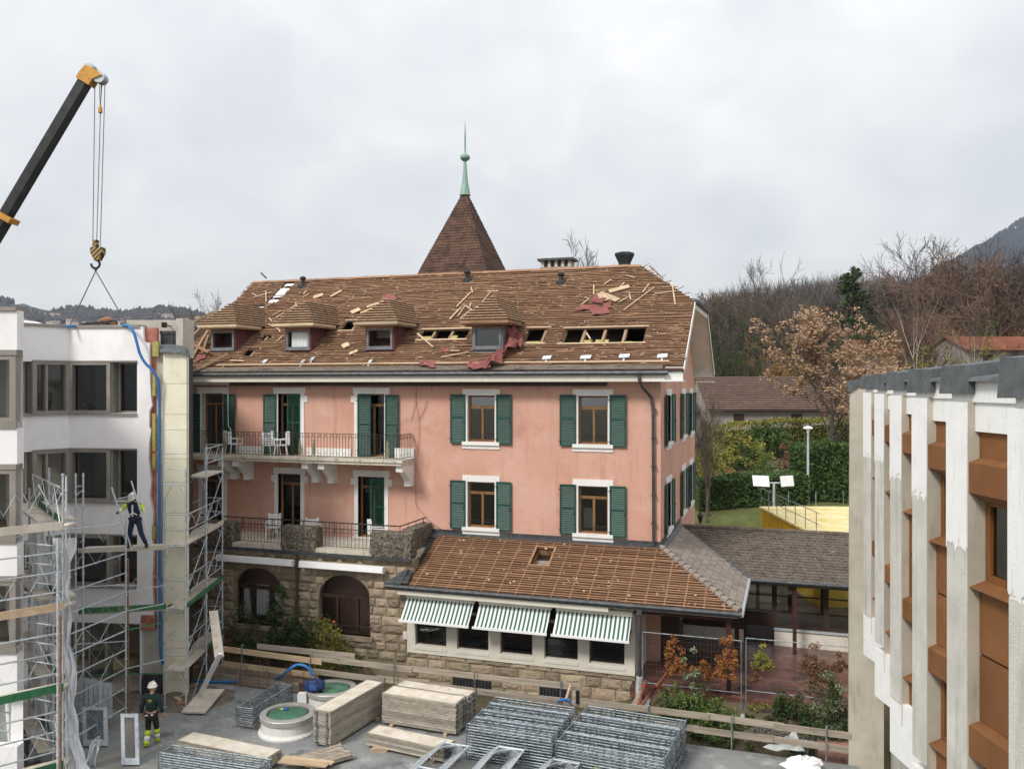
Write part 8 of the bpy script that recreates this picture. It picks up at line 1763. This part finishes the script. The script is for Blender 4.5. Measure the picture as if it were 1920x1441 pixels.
def hand(J, E_, pre, w, d, up, side, curl):                     # palm and five bent fingers: w wrist, d along the hand, up = back of the hand
    d = d.normalized(); s = d.cross(up).normalized() * side; pal = w + d * .06; J[pre + 'palm'] = (w + d * .045, (.036, .022)); E_.append((pre + 'wrist', pre + 'palm'))
    J[pre + 'knu'] = (w + d * .085, (.036, .018)); E_.append((pre + 'palm', pre + 'knu'))
    for i, (off, L_) in enumerate(((-.027, .072), (-.009, .082), (.009, .077), (.026, .060))):
        a = w + d * .095 + s * off; b_ = a + (d * math.cos(curl) - up * math.sin(curl)) * L_ * .5; c = b_ + (d * math.cos(curl * 2.1) - up * math.sin(curl * 2.1)) * L_ * .5
        J[pre + 'f%da' % i] = (a, .0095); J[pre + 'f%db' % i] = (b_, .009); J[pre + 'f%dc' % i] = (c, .0075); E_ += [(pre + 'knu', pre + 'f%da' % i), (pre + 'f%da' % i, pre + 'f%db' % i), (pre + 'f%db' % i, pre + 'f%dc' % i)]
    a = w + d * .035 - s * .036; b_ = a + d * .03 - s * .022 - up * .012; c = b_ + d * .028 - s * .002 - up * .018
    J[pre + 'ta'] = (a, .012); J[pre + 'tb'] = (b_, .0105); J[pre + 'tc'] = (c, .0085); E_ += [(pre + 'palm', pre + 'ta'), (pre + 'ta', pre + 'tb'), (pre + 'tb', pre + 'tc')]
def person(loc, yaw, P, label, looks, tilt=0.0):
    o = thing('person', loc, label, 'person'); ORG[o.name] = V(); o.rotation_euler = (0, 0, yaw)
    g = lambda k: V(P[k])
    J = {'pel': (g('pel'), (.13, .10)), 'belly': (g('pel') + (g('chest') - g('pel')) * .5, (.13, .095)), 'chest': (g('chest'), (.155, .11)), 'neck': (g('neck'), .055), 'jaw': (g('head') - V((0, -.02, .05)), (.062, .07)), 'head': (g('head') + V((0, 0, .04)), (.078, .092)), 'crown': (g('head') + V((0, 0, .10)), (.06, .075))}
    E_ = [('pel', 'belly'), ('belly', 'chest'), ('chest', 'neck'), ('neck', 'jaw'), ('jaw', 'head'), ('head', 'crown')]
    for s, sd in (('l', -1), ('r', 1)):
        J[s + 'sh'] = (g(s + 'sh'), .062); J[s + 'el'] = (g(s + 'el'), .044); J[s + 'wrist'] = (g(s + 'wr'), .028); E_ += [('chest', s + 'sh'), (s + 'sh', s + 'el'), (s + 'el', s + 'wrist')]
        J[s + 'hip'] = (g(s + 'hip'), .09); J[s + 'kn'] = (g(s + 'kn'), .058); J[s + 'an'] = (g(s + 'an'), .04); J[s + 'toe'] = (g(s + 'toe'), .035); E_ += [('pel', s + 'hip'), (s + 'hip', s + 'kn'), (s + 'kn', s + 'an'), (s + 'an', s + 'toe')]
        dh = V(P.get(s + 'hd', (0, .1, -1))); upv = V(P.get(s + 'hu', (sd, 0, 0))); hand(J, E_, s, g(s + 'wr'), dh, upv, sd, P.get('curl', .45))
    skinned('body', J, E_, 'pel', looks['skin'], o)
    # jacket
    K_ = {'pel': (g('pel') + V((0, 0, .02)), (.165, .125)), 'belly': (g('pel') + (g('chest') - g('pel')) * .5, (.165, .125)), 'chest': (g('chest'), (.19, .135)), 'col': (g('neck') - V((0, 0, .03)), (.075, .075))}; EK = [('pel', 'belly'), ('belly', 'chest'), ('chest', 'col')]
    arms = {}; EA = []
    for s in 'lr':
        w_ = g(s + 'el') + (g(s + 'wr') - g(s + 'el')) * .88
        if looks.get('sleeve'): A2 = {'a': (g(s + 'sh'), .080), 'b': (g(s + 'el'), .064), 'c': (w_, .046)}; skinned('sleeve', A2, [('a', 'b'), ('b', 'c')], 'a', looks['sleeve'], o); K_[s + 'sh'] = (g(s + 'sh'), .084); EK.append(('chest', s + 'sh'))
        else: K_[s + 'sh'] = (g(s + 'sh'), .084); K_[s + 'el'] = (g(s + 'el'), .066); K_[s + 'wr'] = (w_, .046); EK += [('chest', s + 'sh'), (s + 'sh', s + 'el'), (s + 'el', s + 'wr')]
    skinned('jacket', K_, EK, 'pel', looks['jacket'], o)
    T_ = {'pel': (g('pel') - V((0, 0, .02)), (.155, .115))}; ET = []
    for s in 'lr': T_[s + 'hip'] = (g(s + 'hip'), .105); T_[s + 'kn'] = (g(s + 'kn'), .078); T_[s + 'an'] = (g(s + 'an') + V((0, 0, .03)), .066); ET += [('pel', s + 'hip'), (s + 'hip', s + 'kn'), (s + 'kn', s + 'an')]
    skinned('trousers', T_, ET, 'pel', looks['trousers'], o)
    for s in 'lr':
        a, t = g(s + 'an'), g(s + 'toe'); skinned('boot', {'h': (a + (a - t).normalized() * .05 - V((0, 0, .015)), .048), 'a': (a + V((0, 0, .02)), .056), 't': (t, (.05, .036))}, [('a', 'h'), ('a', 't')], 'a', boot, o)
    for (s, f, m, r) in looks.get('bands', ()):
        a, c = g(s + 'kn'), g(s + 'an'); p = a + (c - a) * f; d = (c - a).normalized(); b = MB(); b.tube(p - d * .075, p + d * .075, r, r * .95, 12); ORG_ = b.build('leg_band', m, o, smooth=True)
    # helmet with brim, face
    h = g('head'); b = MB(); b.T = Matrix.Translation(h + V((0, 0, .075))) @ Matrix.Rotation(tilt, 4, 'X'); b.lathe([(.136, -.005), (.138, .012), (.122, .02), (.118, .06), (.098, .105), (.06, .135), (.012, .145)], (0, 0, 0), 20); b.prism([(-.10, .06, -.004), (.10, .06, -.004), (.07, .175, -.018), (-.07, .175, -.018)], (0, 0, .012)); b.box(-.018, -.1, .11, .018, .1, .15); b.build('helmet', helm, o, smooth=True)
    b = MB(); b.T = Matrix.Translation(h) @ Matrix.Rotation(tilt, 4, 'X'); b.add([(-.014, .085, .02), (.014, .085, .02), (.02, .088, -.02), (-.02, .088, -.02), (0, .118, -.018), (0, .095, .03)], [(0, 5, 4, 3), (5, 1, 2, 4), (3, 4, 2)]); b.box(-.1, -.01, -.02, -.078, .03, .04); b.box(.078, -.01, -.02, .1, .03, .04); b.build('nose_and_ears', looks['skin'], o)
    b = MB(); b.T = Matrix.Translation(h) @ Matrix.Rotation(tilt, 4, 'X')
    for x in (-.032, .032): b.lathe([(.002, -.012), (.013, 0), (.002, .012)], (x, .086, .035), 8)
    b.build('eyes', refl, o); b = MB(); b.T = Matrix.Translation(h) @ Matrix.Rotation(tilt, 4, 'X'); b.box(-.028, .088, -.052, .028, .097, -.043); b.build('mouth', boot, o)
    return o
# worker walking away across the yard (faces away from the camera)
Wk = dict(pel=(0, 0, .93), chest=(0, .03, 1.30), neck=(0, .04, 1.50), head=(0, .06, 1.60), lsh=(-.19, .02, 1.42), rsh=(.19, .02, 1.42), lel=(-.27, -.03, 1.14), rel=(.27, .0, 1.14), lwr=(-.29, .04, .90), rwr=(.28, .10, .90), lhip=(-.09, 0, .88), rhip=(.09, 0, .88), lkn=(-.10, .02, .49), rkn=(.09, .14, .50), lan=(-.10, -.12, .10), ran=(.08, .22, .09), ltoe=(-.11, .02, .04), rtoe=(.09, .36, .06), lhd=(.0, .15, -1), rhd=(0, .2, -1))
pw_ = onZ(284, 1398)
w2 = person(Z(pw_, .0), TH, Wk, 'worker in dark green jacket, white helmet and hi-vis trouser legs walking away across the yard', dict(skin=skin2, jacket=dgreen, trousers=blackc, bands=(('l', .28, hiv, .083), ('r', .28, hiv, .083), ('l', .60, refl, .078), ('r', .60, refl, .078), ('l', .92, hiv, .074), ('r', .9, hiv, .074))))
b = MB(); [b.box(-.06 + .024 * i, -.128, 1.33 + .004 * abs(i - 2.5), -.044 + .024 * i, -.120, 1.35 + .012 * (2.5 - abs(i - 2.5))) for i in range(6)]; b.box(-.05, -.128, 1.30, .05, -.120, 1.31); b.build('back_emblem', mat('emblem_yellow', (.55, .42, .06), (.6, .47, .08), 5, .7), w2)
b = MB(); b.box(-.13, -.155, .915, -.05, -.125, .945); b.box(.04, -.155, .93, .11, -.125, .955); b.build('reflective_patch', refl, w2)
# worker on the scaffold deck, facing the camera, holding a ladder frame
pf = gd(252, 26.55, 5.18)
Wk2 = dict(pel=(0, -.06, .92), chest=(.0, .02, 1.27), neck=(.0, .07, 1.47), head=(.0, .13, 1.54), lsh=(-.19, .04, 1.40), rsh=(.19, .04, 1.40), lel=(-.33, .10, 1.17), rel=(.36, .10, 1.22), lwr=(-.34, .32, 1.27), rwr=(.36, .32, 1.15), lhip=(-.10, -.06, .87), rhip=(.10, -.06, .87), lkn=(-.23, .04, .48), rkn=(.14, .0, .48), lan=(-.36, -.04, .09), ran=(.16, -.06, .09), ltoe=(-.42, .12, .04), rtoe=(.18, .10, .04), lhd=(-.1, .8, .3), rhd=(.1, .8, .2), lhu=(-1, 0, .2), rhu=(1, 0, .2), curl=1.1)
w1 = person(pf, TH + PI, Wk2, 'worker in navy vest with hi-vis yellow sleeves standing on the scaffold, holding a tilted frame', dict(skin=skinm, jacket=navy, sleeve=hiv, trousers=navy), tilt=-.45)
b = MB(); b.box(-.022, .128, 1.02, .022, .15, 1.38); b.build('reflective_stripe', refl, w1); b = MB(); b.obox((-.14, .12, 1.05), (.12, .03, .08), (0, .015, 0), (0, 0, .035)); b.obox((.02, .15, 1.10), (.12, -.03, -.08), (0, .015, 0), (0, 0, .035)); b.build('reflective_stripe', refl, w1)
for s, (a, c) in (('l', ('lel', 'lwr')), ('r', ('rel', 'rwr'))): p, q = V(Wk2[a]), V(Wk2[c]); d = (q - p).normalized(); m_ = p + (q - p) * .35; b = MB(); b.tube(m_ - d * .04, m_ + d * .04, .066, .062, 10); b.build('reflective_cuff', refl, w1)
hf = thing('ladder_frame', at(247, 1030, 26.0), 'tilted galvanised frame held by the worker on the scaffold', 'scaffold frame')
for (A, B) in (((209, 913), (247, 1030)), ((246, 901), (283, 1020))): b = MB(); b.tube(at(*A, 26.15), at(*B, 26.05), .024, n=8); b.build('tube', galv, hf)
b = MB(); b.tube(at(216.5, 936, 26.13), at(254, 927, 26.13), .018); b.build('crossbar', galv, hf)
# ================================================================== HAZE
b = MB(); b.box(-1800, -320, -3.5, 2000, 2300, 520); hz_ = b.build('haze', []); hz_['kind'] = 'stuff'; hz_['label'] = 'thin grey air between the yard and the far hills'
hm = bpy.data.materials.new('thin_haze'); hm.use_nodes = True; t = hm.node_tree; t.nodes.clear(); o_ = nd(t, 'ShaderNodeOutputMaterial'); pv = nd(t, 'ShaderNodeVolumePrincipled'); pv.inputs['Color'].default_value = (.78, .87, 1.0, 1); pv.inputs['Density'].default_value = .00014; pv.inputs['Anisotropy'].default_value = .2; t.links.new(pv.outputs[0], o_.inputs['Volume']); hz_.data.materials.clear(); hz_.data.materials.append(hm)
